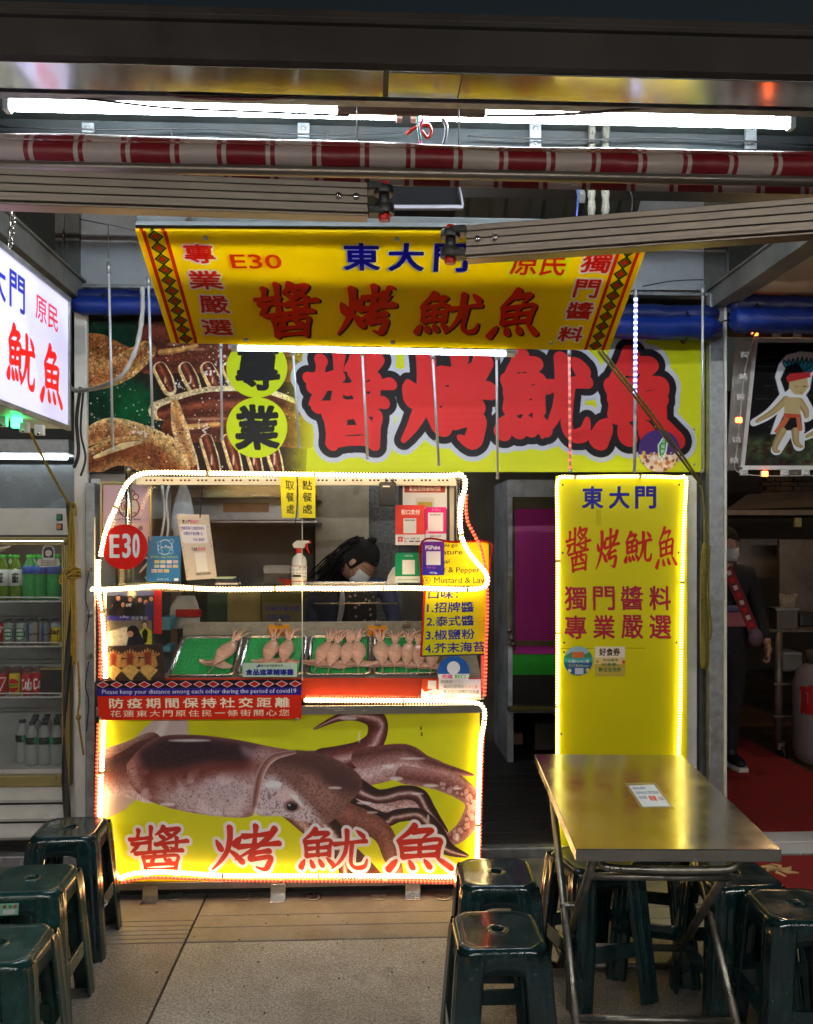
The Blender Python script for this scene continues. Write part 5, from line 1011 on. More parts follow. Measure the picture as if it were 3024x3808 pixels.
pxbox(MB(), 1410, 1474, 1792, 1884, 3.50, .035).build('body', M_black, pd, bevel=.009, seg=3); pxbox(MB(), 1424, 1450, 1806, 1811, 3.497, .004).build('badge', M_white, pd); MB().cyl(U(1436,1792,3.51),U(1434,1776,3.52),.003).cyl(U(1462,1792,3.51),U(1463,1778,3.52),.003).build('strap', M_rubber, pd)
bb = single('black_stand', pxbox(MB(), 1484, 1678, 1784, 2060, 3.60, .012), M_black, 'black display board behind the payment cards', 'display board', bevel=.003)
single('clear_rail', pxbox(MB(), 1672, 1690, 1790, 2180, 3.58, .02), pbr('clear_edge', (.4,.4,.42), .2), 'clear upright plastic edge right of the black display board', 'plastic edge', bevel=.002)
BRN = (150,56,40)
card('payment_sign', 'white sheet with a brown heading at the top of the display board', 'card', 1498, 1791, 1662, 1892, 3.592, simple_card(1498,1791,1662,1892,(214,220,236),[('r',(1504,1803,1656,1832),BRN),('t','歡迎使用掃碼付款',(1522,1809,1640,1827),WHITE,.6),('r',(1546,1850,1616,1890),(196,200,210)),('r',(1553,1866,1608,1886),(170,156,70))]))
card('payment_sign', 'coral red payment card on the display board', 'card', 1471, 1878, 1580, 2027, 3.57, simple_card(1471,1878,1580,2027,(226,70,60),[('r',(1471,1987,1580,2027),(222,224,236)),('t','街口支付',(1492,1894,1562,1914),WHITE,1),('r',(1500,1927,1548,1983),(226,228,234)),('t','請掃描行動條碼',(1505,1932,1543,1938),INK),('r',(1480,1996,1498,2014),(214,50,50)),('t','街',(1482,1998,1496,2012),WHITE,.4),('t','數位支付・掃碼優惠立即用',(1502,1999,1560,2006),(90,90,110)),('r',(1504,2010,1512,2014),(200,40,40)),('r',(1522,2010,1540,2014),INK),('r',(1544,2010,1562,2014),INK)]))
card('payment_sign', 'magenta payment card on the right of the display board', 'card', 1582, 1886, 1660, 2014, 3.575, simple_card(1582,1886,1660,2014,(214,30,130),[('r',(1582,1984,1660,2014),(216,220,234)),('t','台灣Pay',(1606,1890,1640,1902),(240,190,210)),('r',(1592,1906,1648,1976),(228,224,236)),('d',(1590,1976,7),(236,150,180)),('t','臺灣中小企銀',(1600,1990,1640,1998),(70,70,90)),('t','歡迎掃碼付款',(1600,1912,1640,1917),(60,40,60))]))
card('payment_sign', 'green payment card standing below the red one', 'card', 1470, 2056, 1562, 2167, 3.55, simple_card(1470,2056,1562,2167,(14,140,92),[('r',(1470,2143,1562,2167),(210,222,226)),('t','LINE Pay',(1504,2062,1536,2073),WHITE,.4),('r',(1496,2082,1543,2136),(226,230,232)),('t','掃碼支付使用步驟及優惠資訊',(1480,2152,1556,2157),(90,130,120)),('r',(1474,2040,1488,2056),(200,220,220))]))
card('payment_sign', 'purple to blue payment card in front of the English menu', 'card', 1571, 2015, 1652, 2139, 3.47, (lambda c: (c.blend(np.linspace(0,1,c.h)[:,None]*np.ones((1,c.w)), (40,40,170)), [c.text('PGPoint',(1582,2028,1638,2044),WHITE,fat=1.0), c.rect(1585,2050,1638,2101,(220,222,234)), c.text('PGTalk',(1598,2126,1626,2134),WHITE,fat=.4), c.text('Plaza Sugar',(1588,2106,1622,2116),(236,120,180))], c)[2])(Canvas(1571,2015,1652,2139,1.4,(110,30,150))))
em = card('english_menu', 'yellow handwritten English menu with a red tinsel edge', 'menu', 1570, 2016, 1818, 2178, 3.50, simple_card(1570,2016,1818,2178,(222,214,16),[('t','You go',(1630,2020,1702,2038),INK,.5,.6),('t','Signature',(1590,2043,1720,2068),INK,.5,.6),('t','★',(1734,2044,1758,2066),INK,.4),('t','② Thai',(1590,2077,1672,2096),INK,.5,.6),('t','③ Salt & Pepper',(1576,2106,1784,2136),(60,60,50),.5,.6),('t','④ Mustard & Lav',(1574,2144,1802,2170),(60,60,50),.5,.6),('r',(1650,2108,1812,2110),(190,184,30))]), part='printed_sheet')
M_tin = pbr('red_tinsel', rgb(190,20,40), .2, .7, .5, 200, .8, 300)
MB().tube(spline([U(1572,2180,3.49),U(1570,2014,3.49),U(1690,2016,3.49),U(1820,2018,3.49),U(1822,2100,3.49),U(1820,2180,3.49)],6), .005, 6).build('tinsel_edge', M_tin, em)
cm = card('chinese_menu', 'yellow sheet listing four flavours in blue characters', 'menu', 1576, 2194, 1814, 2440, 3.452, simple_card(1576,2194,1814,2440,(216,210,10),[('t','口味：',(1588,2194,1706,2228),(30,30,150),1.1)]+[('t',s_,(1586,y_,1770 if q<3 else 1806,y_+40),(30,30,150),1.1) for q,(s_,y_) in enumerate((('1.招牌醬',2240),('2.泰式醬',2291),('3.椒鹽粉',2342),('4.芥末海苔',2391)))]), [(1582,2194),(1806,2190),(1812,2432),(1570,2440)])
MB().tube([U(1580,2192,3.45),U(1566,2442,3.45)], .005, 6).build('tinsel_edge', M_tin, cm); MB().tube([U(1568,2440,3.449),U(1812,2433,3.449)], .003, 6).build('hem', M_navy, cm)
rs = thing('round_sticker', 'round blue sticker on the glass below the flavour menu', 'sticker', U(1687,2555,3.45))
disc_board(1687, 2500, 60, 3.446, .002, printed('blue_disc_print', simple_card(1627,2440,1747,2560,(30,90,170),[('d',(1687,2484,24),(220,224,230)),('r',(1627,2506,1747,2560),(228,230,236)),('t','花蓮',(1642,2508,1684,2524),(214,70,120),1),('t','好口',(1690,2508,1732,2524),(70,160,80),1)]), .35), 'printed_disc', rs)
card('small_notice', 'small orange and white notice at the lower right of the glass', 'notice', 1566, 2526, 1632, 2597, 3.447, simple_card(1566,2526,1632,2597,(206,72,30),[('r',(1590,2530,1622,2562),(222,220,226)),('p',[(1566,2560),(1580,2574),(1620,2560),(1632,2566),(1632,2597),(1566,2597)],(224,222,230)),('t','掃描送好禮',(1596,2578,1626,2584),(200,60,40))]), [(1570,2526),(1632,2528),(1630,2596),(1566,2595)])
card('handwritten_notice', 'white handwritten note about rubbish at the lower right of the glass', 'notice', 1632, 2526, 1788, 2599, 3.446, simple_card(1632,2526,1788,2599,(226,226,236),[('t','麻煩您',(1640,2529,1684,2541),INK,.2,.5),('t','請將垃圾帶到',(1650,2547,1726,2560),INK,.2,.5),('t','左右二邊',(1728,2547,1776,2560),(200,60,40),.2,.5),('t','有大型垃圾桶的回收處',(1650,2565,1782,2579),INK,.2,.5),('t','謝謝!!',(1652,2584,1694,2596),(200,60,40),.3,.5)]))
card('green_notice', 'pale green notice with blue characters on the glass over the trays', 'notice', 902, 2466, 1105, 2518, 3.438, simple_card(902,2466,1105,2518,(190,214,190),[('t','經濟部中部辦公室',(968,2471,1052,2480),(40,30,40),.4),('p',[(952,2484),(962,2471),(972,2474),(964,2480)],(40,60,140)),('t','食品遮罩輔導攤',(914,2488,1092,2512),(34,40,140),1.4)],1.6))
card('photo_print', 'photograph of a group of people taped inside the glass', 'photograph', 398, 2195, 572, 2290, 3.462, print_photo1(), th_=.001)
card('photo_print', 'photograph of two people at a counter taped inside the glass', 'photograph', 398, 2290, 566, 2402, 3.462, print_photo2(), th_=.001)
card('photo_print', 'photograph of grilled squid on a mesh taped inside the glass', 'photograph', 398, 2398, 612, 2532, 3.458, print_photo3(), [(400,2404),(606,2394),(614,2532),(398,2532)], th_=.001)
single('red_card_strip', pxbox(MB(), 571, 602, 2196, 2357, 3.464, .002), M_red, 'narrow red card strip beside the group photograph', 'card strip')
for k, (a, b, c, d, s_) in enumerate(((1000,2324,1076,2364,'150'),(1366,2326,1438,2364,'130'))):
    t = card('price_card', ['orange price card reading 150 clipped behind the second tray','orange price card reading 130 clipped behind the third tray'][k], 'price card', a, b, c, d, 3.828, simple_card(a,b,c,d,(232,160,16),[('t',s_,(a+16,b+16,c-8,d+6),(206,60,30),1.0,.6)]))
    p = U((a+c)/2, b-2, 3.826); MB().box(p.x-.018,p.x+.018,p.y-.008,p.y+.03,p.z-.006,p.z+.006).build('clip', M_steel, t, bevel=.003); MB().tube([(p.x+.009*math.cos(q),p.y,p.z+.014+.009*math.sin(q)) for q in np.linspace(0,6.28,12)],.0022,6).build('clip_loop', M_steel, t)
p = U(1510,2326,3.826); single('bulldog_clip', MB().box(p.x-.018,p.x+.018,p.y-.008,p.y+.03,p.z-.006,p.z+.006).tube([(p.x+.009*math.cos(q),p.y,p.z+.014+.009*math.sin(q)) for q in np.linspace(0,6.28,12)],.0022,6), M_steel, 'bare metal clip on the foam board right of the 130 price', 'clip')

# ------------------------------------------------------------------ trays, mats, squid
R_t = Matrix.Rotation(TILT, 4, 'X')
def slope(px, py):      # point of the tray bed
    r = ray(px, py); n = Vector((0, -math.sin(TILT), math.cos(TILT))); o = Vector((0, OY, OZ)); t = (o-Vector((0,0,EYE))).dot(n)/r.dot(n); p = Vector((0,0,EYE))+r*t
    return p.x, (p-o).dot(Vector((0, math.cos(TILT), math.sin(TILT))))
def on_slope(lx, ly, lz=0): return Vector((lx, OY, OZ))+Vector((0, math.cos(TILT)*ly-math.sin(TILT)*lz, math.sin(TILT)*ly+math.cos(TILT)*lz))
TW, TH = .284, .322
tr0 = thing('steel_tray', 'steel tray holding one squid, leftmost of the four', 'tray', (0,0,0), 'steel trays in the glass case')
b = MB(); i_ = .012
ring = lambda o, z, r: [(o+r,o,z),(TW-o-r,o,z),(TW-o,o+r,z),(TW-o,TH-o-r,z),(TW-o-r,TH-o,z),(o+r,TH-o,z),(o,TH-o-r,z),(o,o+r,z)]
rg = [ring(0,.014,.02), ring(.004,.019,.02), ring(.010,.018,.02), ring(.017,.003,.014)]
vs = [v for r_ in rg for v in r_]; b.add(vs, [(8*a+k, 8*a+(k+1)%8, 8*a+8+(k+1)%8, 8*a+8+k) for a in range(3) for k in range(8)]+[tuple(24+k for k in range(8))], None, True)
b.build('tray_body', M_steel, tr0)
gm, _t, _p = new_mat('green_turf_mat'); N = _t.nodes; L = _t.links; tc = N.new('ShaderNodeTexCoord'); v = N.new('ShaderNodeTexVoronoi'); v.inputs['Scale'].default_value = 95; v.inputs['Randomness'].default_value = .25; L.new(tc.outputs['Object'], v.inputs['Vector'])
r_ = N.new('ShaderNodeValToRGB'); r_.color_ramp.elements[0].color = (*rgb(40,220,120),1); r_.color_ramp.elements[1].color = (*rgb(10,140,72),1); r_.color_ramp.elements[0].position=.25; r_.color_ramp.elements[1].position = .75; L.new(v.outputs['Distance'], r_.inputs[0]); L.new(r_.outputs[0], _p.inputs['Base Color'])
bp = N.new('ShaderNodeBump'); bp.invert = True; bp.inputs['Strength'].default_value = 1; bp.inputs['Distance'].default_value = .008; L.new(v.outputs['Distance'], bp.inputs['Height']); L.new(bp.outputs[0], _p.inputs['Normal']); _p.inputs['Roughness'].default_value = .35
mat0 = tag(MB().box(.020,TW-.020,.018,TH-.018,.0045,.010).build('turf_mat', gm), 'green bumpy plastic mat in the tray with one squid', 'mat', 'green mats in the trays')
tx = [UX(620,OY)+k*.2945 for k in range(4)]
tl_ = ['steel tray holding one squid, leftmost of the four','steel tray holding two squid, second from the left','steel tray holding four squid, third from the left','steel tray holding five squid, partly behind the flavour menu']
ml_ = ['green bumpy plastic mat in the tray with one squid','green bumpy plastic mat in the tray with two squid','green bumpy plastic mat in the tray with four squid','green bumpy plastic mat in the tray with five squid']
for k in range(4):
    t = tr0 if k == 0 else tree_copy(tr0); m = mat0 if k == 0 else mat0.copy()
    if k: C.objects.link(m)
    for o in (t, m): o.location = on_slope(tx[k], .0); o.rotation_euler = (TILT, 0, 0)
    t['label'] = tl_[k]; m['label'] = ml_[k]
def squid(seed, dark=0):
    r = random.Random(seed); t = thing('raw_squid', 'x', 'squid', (0,0,0), 'raw squid on skewers in the trays')
    prof = [(.003,0),(.010,.016),(.019,.036),(.029,.062),(.0355,.092),(.0345,.120),(.027,.145),(.019,.158)]
    vs = []; S = 18
    for rad, y_ in prof:
        for k in range(S): a = 2*math.pi*k/S; vs.append((rad*math.cos(a)*r.uniform(.97,1.03), y_, .020+rad*.62*math.sin(a)))
    b = MB().add(vs, [(i*S+k, i*S+(k+1)%S, (i+1)*S+(k+1)%S, (i+1)*S+k) for i in range(len(prof)-1) for k in range(S)]+[tuple((len(prof)-1)*S+k for k in range(S)), tuple(reversed(range(S)))], None, True)
    b.build('mantle', M_flesh, t)
    for s_ in (-1, 1):
        pl = [(0,.004),(.018,-.004),(.040,.0),(.066,.010),(.074,.024),(.050,.034),(.020,.040),(0,.036)]
        f = MB(); n = len(pl); f.add([(s_*x*r.uniform(.9,1.1), y_, .013+.004*math.sin(x*90)) for x, y_ in pl]+[(s_*x*.97, y_, .009+.004*math.sin(x*90)) for x, y_ in pl], [tuple(range(n)) if s_<0 else tuple(reversed(range(n))), tuple(range(n,2*n)) if s_>0 else tuple(reversed(range(n,2*n)))]+[(k,(k+1)%n,n+(k+1)%n,n+k) for k in range(n)], None, True); f.build('fin', M_flesh, t)
    MB().sphere((0,.172,.020),.0165,.019,.013,14,9).build('head', M_flesh, t)
    for s_ in (-1,1): MB().sphere((s_*.013,.172,.026),.0045,seg=8,rings=6).build('eye', M_black, t)
    am = None
    for k in range(8):
        a = (k-3.5)/3.5; ln = r.uniform(.06,.095); cz = r.uniform(.0,.02); cu = r.uniform(-.8,.8)
        P = spline([(a*.010,.180,.020),(a*.022+r.uniform(-.004,.004),.185+ln*.4,.026+cz),(a*.038+.012*cu,.185+ln*.8,.026+cz),(a*.046+.024*cu,.185+ln*(1.0-.3*abs(cu)),.016+cz*.8)],4)
        MB().tube(P, [.0046*(1-.78*i/(len(P)-1)) for i in range(len(P))], 6).build('arm', M_flesh, t)
    MB().cyl((0,-.048,.012),(0,.03,.012),.0024,seg=8).build('skewer', pbr('bamboo',(.6,.45,.24),.6), t)
    return t
sq0 = [squid(s_) for s_ in range(6)]; used_s = set()
def place_squid(k, px, py, rz, sc_, label):
    src = sq0[k % 6]; t = src if (k % 6) not in used_s else tree_copy(src); used_s.add(k % 6)
    lx, ly = slope(px, py); M = Matrix.Translation(on_slope(lx, ly-.09*sc_, .010)) @ R_t @ Matrix.Rotation(R(rz), 4, 'Z') @ Matrix.Scale(sc_, 4)
    t.matrix_basis = M; t['label'] = label
SQ = [(812,2446,-17,1.02,'single pink squid in the leftmost tray'),(1001,2440,-4,.94,'left squid of the two in the second tray'),(1060,2440,-6,.94,'right squid of the two in the second tray'),
 (1184,2446,-12,.96,'first squid from the left in the tray of four'),(1230,2452,-8,.98,'second squid from the left in the tray of four, palest'),(1284,2448,-6,.93,'third squid from the left in the tray of four'),(1334,2448,0,1.,'rightmost squid in the tray of four'),
 (1421,2448,0,1.,'first squid from the left in the tray of five'),(1465,2450,-5,.92,'second squid from the left in the tray of five'),(1509,2450,-5,.94,'middle squid in the tray of five'),(1552,2454,-3,.96,'fourth squid in the tray of five, touching the flavour menu'),(1598,2460,-6,.9,'brownish squid at the right end half behind the flavour menu')]
SQ = [(x_, y_+1, a_+random.uniform(-3,3), s_*1.07, l_) for x_, y_, a_, s_, l_ in SQ]
for k, q in enumerate(SQ): place_squid(k, *q)

# ------------------------------------------------------------------ things on the shelf
Zs = UZ(2184,3.5)
sp = U(1113,2160,3.58); sp.z = Zs
sb = thing('spray_bottle', 'clear spray bottle with a white and red trigger on the shelf', 'spray bottle', sp)
M_pet = pbr('translucent_plastic', (.62,.66,.68), .2, 0, .1, 4, .02, coat=.4); M_lbl = pbr('paper_label', (.7,.72,.72), .5)
MB().lathe([(.001,0),(.030,0),(.033,.004),(.033,.11),(.028,.128),(.013,.142),(.013,.15)], sp, 24).build('bottle', M_pet, sb)
tcv = Canvas(0,0,200,160,1,(222,226,226)); tcv.rect(0,0,200,6,(200,60,60)); tcv.rect(0,152,200,160,(200,60,60)); tcv.text('75%',(150,12,190,30),(30,30,60),fat=1)
for k in range(9): tcv.text('酒精清潔液使用說明',(20+k%3*60,36+k//3*34,70+k%3*60,46+k//3*34),(60,60,90))
tcv.rect(120,90,160,112,(40,40,40))
MB().lathe([(.0334,.022),(.0334,.092)], sp, 24).build('label', printed('spray_label', tcv, .4), sb)
MB().cyl(sp+Vector((0,0,.146)), sp+Vector((0,0,.168)), .0145).build('collar', M_red, sb, bevel=.002)
MB().prism([sp+Vector(q) for q in ((-.024,-.012,.168),(.022,-.012,.168),(.028,-.012,.188),(.044,-.012,.19),(.044,-.012,.200),(-.01,-.012,.202),(-.03,-.012,.186))], (0,.024,0)).build('trigger_head', M_white, sb, bevel=.004)
MB().box(sp.x+.044,sp.x+.052,sp.y-.007,sp.y+.007,sp.z+.188,sp.z+.201).build('nozzle', M_red, sb); MB().tube([sp+Vector((.03,0,.188)),sp+Vector((.034,0,.165)),sp+Vector((.045,0,.145))],[.006,.005,.003],8).build('trigger', M_red, sb)
dp = U(1085,2140,3.72); dp.z = Zs; ds = single('red_dish', MB().lathe([(.001,0),(.035,0),(.04,.004),(.062,.028),(.066,.030),(.060,.026),(.036,.006),(.001,.005)], dp, 28), M_red, 'shallow red plastic dish behind the spray bottle', 'dish')
pc = U(850,2160,3.62); pc.z = Zs; r = random.Random(9)
for k, (lb, m) in enumerate((('dark tray at the bottom of the small pile of papers',M_black),('white card pack in the small pile of papers',M_white),('dark card pack in the middle of the small pile',M_black),('blue edged pad in the small pile of papers',M_navy),('pale green slips on top of the small pile',pbr('pale_green_paper',rgb(180,206,170),.7)))):
    w_ = .052-.003*k; x = pc.x+r.uniform(-.006,.006)+(k==4)*-.006; single(['plastic_case','card_pack','card_pack','note_pad','paper_slips'][k], MB().box(x-w_,x+w_,3.58,3.66,Zs+.0085*k+.0003,Zs+.0085*k+.0078), m, lb, ['case','card pack','card pack','pad','paper'][k], 'small pile of papers on the shelf', bevel=.0015)
cb = U(1030,2110,3.75); bx = thing('food_box', 'clear lidded takeaway box behind the spray bottle', 'food box', (cb.x,cb.y,Zs)); MB().box(cb.x-.06,cb.x+.06,3.74,3.80,Zs,Zs+.05).build('base', M_black, bx, bevel=.004); MB().box(cb.x-.062,cb.x+.062,3.738,3.802,Zs+.0505,Zs+.088).build('lid', glass('clear_lid',(.5,.55,.6),.3), bx, bevel=.008)
bt = thing('plastic_carton', 'small white carton with green print behind the green payment card', 'carton', (UX(1452,3.7),3.7,Zs)); MB().prism([(UX(1437,3.7),3.68,Zs),(UX(1478,3.7),3.68,Zs),(UX(1478,3.7),3.68,Zs+.085),(UX(1462,3.7),3.68,Zs+.08),(UX(1443,3.7),3.68,Zs+.04)], (0,.04,0)).build('body', M_white, bt, bevel=.004)
# clutter inside the left half of the glass case and stall
cab_ = MB(); 
for k, pts in enumerate(([(600,1790),(612,1900),(596,2010),(560,2110)],[(630,1800),(618,1860),(626,1960),(612,2060)],[(520,2130),(560,2090),(600,2120),(540,2150)],[(500,2060),(560,2080),(620,2110),(590,2150)])):
    rope('cable', [U(x,y_,3.82) for x,y_ in pts], .006, M_white, ['white cable hanging behind the pink certificate','second white cable hanging behind the pink certificate','white cable coil on the shelf behind the blue card','white cable loop on the shelf near the blue card'][k], 'cable', 6, False)
M_bag = pbr('thin_white_bag', (.5,.52,.54), .35, 0, .2, 12, .6, 14)
def bag(name, cx, cy, Y, w_, h_, mat, label, seed, top=.25):
    r = random.Random(seed); c = U(cx, cy, Y); vs = []; S = 18; rings = 10
    for i in range(rings+1):
        f = i/rings; rad = (top+(1-top)*math.sin(min(1,f*1.4)*math.pi/2))*w_/2*(1 if f < .9 else .8)
        for k in range(S): a = 2*math.pi*k/S; q = 1+.16*math.sin(a*5+seed+f*3)*(1-f*.5)+r.uniform(-.03,.03); vs.append((c.x+rad*q*math.cos(a), c.y+rad*.5*q*math.sin(a), c.z-h_*f))
    return single(name, MB().add(vs, [(i*S+k,i*S+(k+1)%S,(i+1)*S+(k+1)%S,(i+1)*S+k) for i in range(rings) for k in range(S)]+[tuple(rings*S+k for k in range(S))], None, True), mat, label, 'bag')
bag('plastic_bag', 680, 1800, 4.1, .11, .27, M_bag, 'white plastic bag hanging behind the cream notice card', 1)
bag('plastic_bag', 690, 2215, 4.05, .15, .16, M_bag, 'crumpled white and red bag seen through the lower glass', 2, .5)
single('red_bag_band', MB().box(UX(655,4.0),UX(750,4.0),3.98,4.0,UZ(2290,4.0),UZ(2262,4.0)), M_red, 'red band low on the crumpled bag in the glass case', 'band', bevel=.006)
single('wooden_upright', MB().box(UX(636,4.15),UX(660,4.15),4.15,4.18,.8,UZ(1790,4.15)), M_wood, 'wooden upright inside the stall behind the cream card', 'upright')
single('blue_basket', MB().hexa([(UX(600,3.9),3.9,UZ(2340,3.9)),(UX(632,3.9),3.9,UZ(2340,3.9)),(UX(632,3.9),4.0,UZ(2340,3.9)),(UX(600,3.9),4.0,UZ(2340,3.9))],[(UX(596,3.9),3.89,UZ(2292,3.9)),(UX(638,3.9),3.89,UZ(2292,3.9)),(UX(638,3.9),4.02,UZ(2292,3.9)),(UX(596,3.9),4.02,UZ(2292,3.9))]), pbr('sky_blue_plastic',rgb(90,170,200),.4), 'sky blue basket beside the red card strip, upper one', 'basket', bevel=.004)
single('blue_basket', MB().box(UX(606,3.9),UX(634,3.9),3.9,4.0,UZ(2420,3.9),UZ(2396,3.9)), pbr('sky_blue_plastic',rgb(90,170,200),.4), 'sky blue basket beside the grilled squid photograph, lower one', 'basket', bevel=.004)
def inner(name, a, b, c, d, Y, dep, col, label, cat, rough=.6, txt=None):
    if txt: cv = simple_card(a,c,b,d,tuple(int(255*min(1,x)) for x in col), txt, .9); mm = printed(name+'_print', cv, rough); t = thing(name, label, cat, U((a+b)/2,d,Y)); MB().board(U(a,c,Y),U(b,c,Y),U(b,d,Y),U(a,d,Y),dep).build('carton', mm, t); return t
    return single(name, pxbox(MB(), a, b, c, d, Y, dep), pbr(name, col, rough, 0, .3, 8), label, cat, bevel=.004)
inner('cardboard_box', 845, 970, 2205, 2320, 4.3, .3, (.3,.22,.06), 'yellow brown carton seen through the lower glass', 'carton')
inner('printed_carton', 975, 1125, 2205, 2325, 4.25, .3, (.42,.38,.26), 'carton with blue lettering seen through the lower glass', 'carton', txt=[('r',(975,2205,1125,2240),(90,84,30)),('t','生鮮冷凍水產',(985,2252,1115,2274),(50,50,150),1),('t','花枝 魷魚',(990,2284,1080,2304),(50,50,150),1)])
inner('green_box', 770, 850, 2210, 2320, 4.35, .3, (.03,.07,.03), 'dark green crate seen through the lower glass', 'crate')
# cooking hood and back wall
bw = struct('stall_wall', MB().box(-1.7, 1.66, 5.9, 5.95, 0, 2.7), M_interior)
MB().box(-1.39,-1.36,4.75,5.9,0,2.6).build('side_sheet', M_panelw, bw)
hd = thing('range_hood', 'wide steel cooking hood over the stall counter', 'cooking hood', U(940,1930,4.6)); pxbox(MB(), 640, 1180, 1803, 1850, 4.5, .7).build('hood_lip', M_steel, hd, bevel=.004); pxbox(MB(), 700, 1120, 1852, 1935, 4.65, .5).build('hood_filter', M_steel_d, hd, bevel=.004); pxbox(MB(), 640, 1180, 1937, 1944, 4.5, .6).build('hood_gutter', M_steel_d, hd)
pxbox(MB(), 830, 1000, 1870, 1905, 4.645, .01).build('lamp_cover', pbr('warm_glass',(.4,.2,.1),.2), hd)
inner('steel_splashback', 1172, 1372, 1803, 2200, 5.0, .03, (.34,.30,.22), 'tall pale steel sheet behind the woman', 'steel sheet', .35)
single('granite_column', pxbox(MB(), 1372, 1500, 1803, 2420, 5.1, .3), pbr('speckled_granite', (.12,.13,.13), .4, 0, .8, 60, .1), 'speckled grey granite column behind the display board', 'column')
inner('rear_cupboard', 700, 1168, 1945, 2205, 5.2, .4, (.09,.085,.075), 'dark cupboard behind the shelf of the cart', 'cupboard', .4)
inner('left_cabinet', 336, 585, 1760, 1800, 3.95, .3, (.36,.37,.38), 'grey cabinet top behind the pink certificate', 'cabinet', .5)
inner('side_partition', 336, 372, 1780, 2200, 3.9, .02, (.5,.52,.54), 'pale partition edge left of the pink certificate', 'partition', .5)
inner('side_partition', 560, 640, 1800, 1930, 4.3, .02, (.5,.54,.6), 'pale blue partition behind the white hanging cables', 'partition', .5)
# tall cabinet seen through the gap
fz = thing('tall_freezer', 'old white freezer with magenta and green sheets on its door', 'freezer', (U(1960,0,5.3).x, 5.3, .048))
xa, xb = UX(1890,5.3), UX(2300,5.3); zt_ = UZ(1782,5.3,1960); M_fz = pbr('aged_white_paint', (.5,.55,.6), .45, 0, .3, 6, .08, 30, dirt=.7)
MB().box(xa, xb, 5.33, 6.2, UZ(2660,5.3), zt_).build('body', M_fz, fz, bevel=.006); MB().box(xa,xa+.04,5.33,6.2,.05,UZ(2662,5.3)).box(xa+.001,xb,5.9,6.2,.05,UZ(2662,5.3)).build('base_frame', M_fz, fz)
def fpx(mb, a, b, c, d, Y, dep): return pxbox(mb, a, b, c, d, Y, dep)
fpx(MB(), 1890, 2100, 1848, 2625, 5.30, .026).build('door', pbr('brown_door_frame',(.11,.10,.06),.4), fz, bevel=.004)
fpx(MB(), 1890, 1906, 1848, 2625, 5.285, .014).build('door_edge', M_fz, fz); fpx(MB(), 1892, 2100, 2626, 2645, 5.28, .05).build('sill', M_steel, fz, bevel=.002)
fpx(MB(), 1916, 2100, 1893, 2432, 5.292, .007).build('magenta_sheet', pbr('magenta_sheet', rgb(176,44,140), .35, 0, .2, 2.5, .05, 20), fz); fpx(MB(), 1906, 2100, 2434, 2510, 5.292, .007).build('green_sheet', pbr('green_sheet', rgb(38,150,40), .4), fz)
fpx(MB(), 1906, 2100, 2382, 2402, 5.288, .003).build('brown_tape', pbr('brown_tape',(.16,.13,.07),.35), fz); fpx(MB(), 1906, 2100, 2511, 2620, 5.292, .007).build('dark_pane', M_black, fz)
fpx(MB(), 1886, 1902, 2140, 2400, 5.26, .02).build('handle', M_steel_d, fz, bevel=.004)
for k, py in enumerate((2345,2375,2395)): c = U(1896+k*6,py,5.25); MB().sphere(c,.016,seg=10,rings=6).build('chain_ball', M_steel_d, fz)
inner('crate_stack', 1990, 2080, 2690, 2790, 5.6, .3, (.12,.12,.12), 'grey wire crate under the old freezer', 'crate')
inner('small_tin', 1905, 1945, 2730, 2770, 5.6, .08, (.4,.2,.2), 'small red and white tin under the old freezer', 'tin')
# ================================================================== drinks fridge
YFR = 3.95
def zz(py, Y=YFR): return UZ(py, Y)
fg = thing('drinks_fridge', 'white drinks fridge with gold framed glass door at the left edge', 'fridge', (UX(100,YFR), YFR+.3, .0))
fx0, fx1 = -2.35, UX(262,YFR); gx = UX(232,YFR)
MB().box(fx0, fx1, YFR+.03, YFR+.05, zz(1893), zz(1893)+.001).box(fx0, fx1, YFR, YFR+.62, zz(1990), zz(1893)).build('header', M_white, fg, bevel=.006)
for z0, z1, nm in ((zz(1998),zz(1990),'top_gasket'),): MB().box(fx0,fx1,YFR,YFR+.5,z0,z1).build(nm, M_black, fg)
for k in range(4):
    o = k*.0075; MB().box(fx0, fx1-.004-o, YFR-.012-.001*k, YFR+.03, zz(2026)+.0*k+(3-k)*.0098, zz(2026)+(3-k)*.0098+.0078).build('door_rail_top', M_gold, fg, bevel=.0015)
    xa = gx+.001+(k)*.0098; MB().box(xa, xa+.0078, YFR-.012, YFR+.03, zz(2905), zz(2030)).build('door_stile', M_gold, fg, bevel=.0015)
MB().box(fx0, gx, YFR-.012, YFR+.03, zz(2905), zz(2866)).build('door_rail_bottom', M_gold, fg, bevel=.002)
MB().box(fx0, gx, YFR-.002, YFR+.002, zz(2866), zz(2026)).build('door_glass', M_fglass, fg)
MB().box(gx,fx1+.012,YFR+.03,YFR+.65,.06,zz(1990)).build('side_wall', M_white, fg)
MB().box(fx0, gx, YFR+.60, YFR+.62, .06, zz(1990)).build('back_wall', pbr('fridge_liner',(.3,.34,.34),.4), fg); MB().box(fx0,gx,YFR+.04,YFR+.6,zz(2866)-.02,zz(2852)).build('bottom_deck', M_white, fg)
for k in range(3):
    z1 = zz(2912+k*68); z0 = zz(2912+k*68+54); MB().hexa([(fx0,YFR+.0,z0),(fx1-.01,YFR+.0,z0),(fx1-.01,YFR+.03,z0),(fx0,YFR+.03,z0)],[(fx0,YFR-.02,z0+.02),(fx1-.01,YFR-.02,z0+.02),(fx1-.01,YFR+.03,z1),(fx0,YFR+.03,z1)]).build('louvre', M_white, fg, bevel=.002)
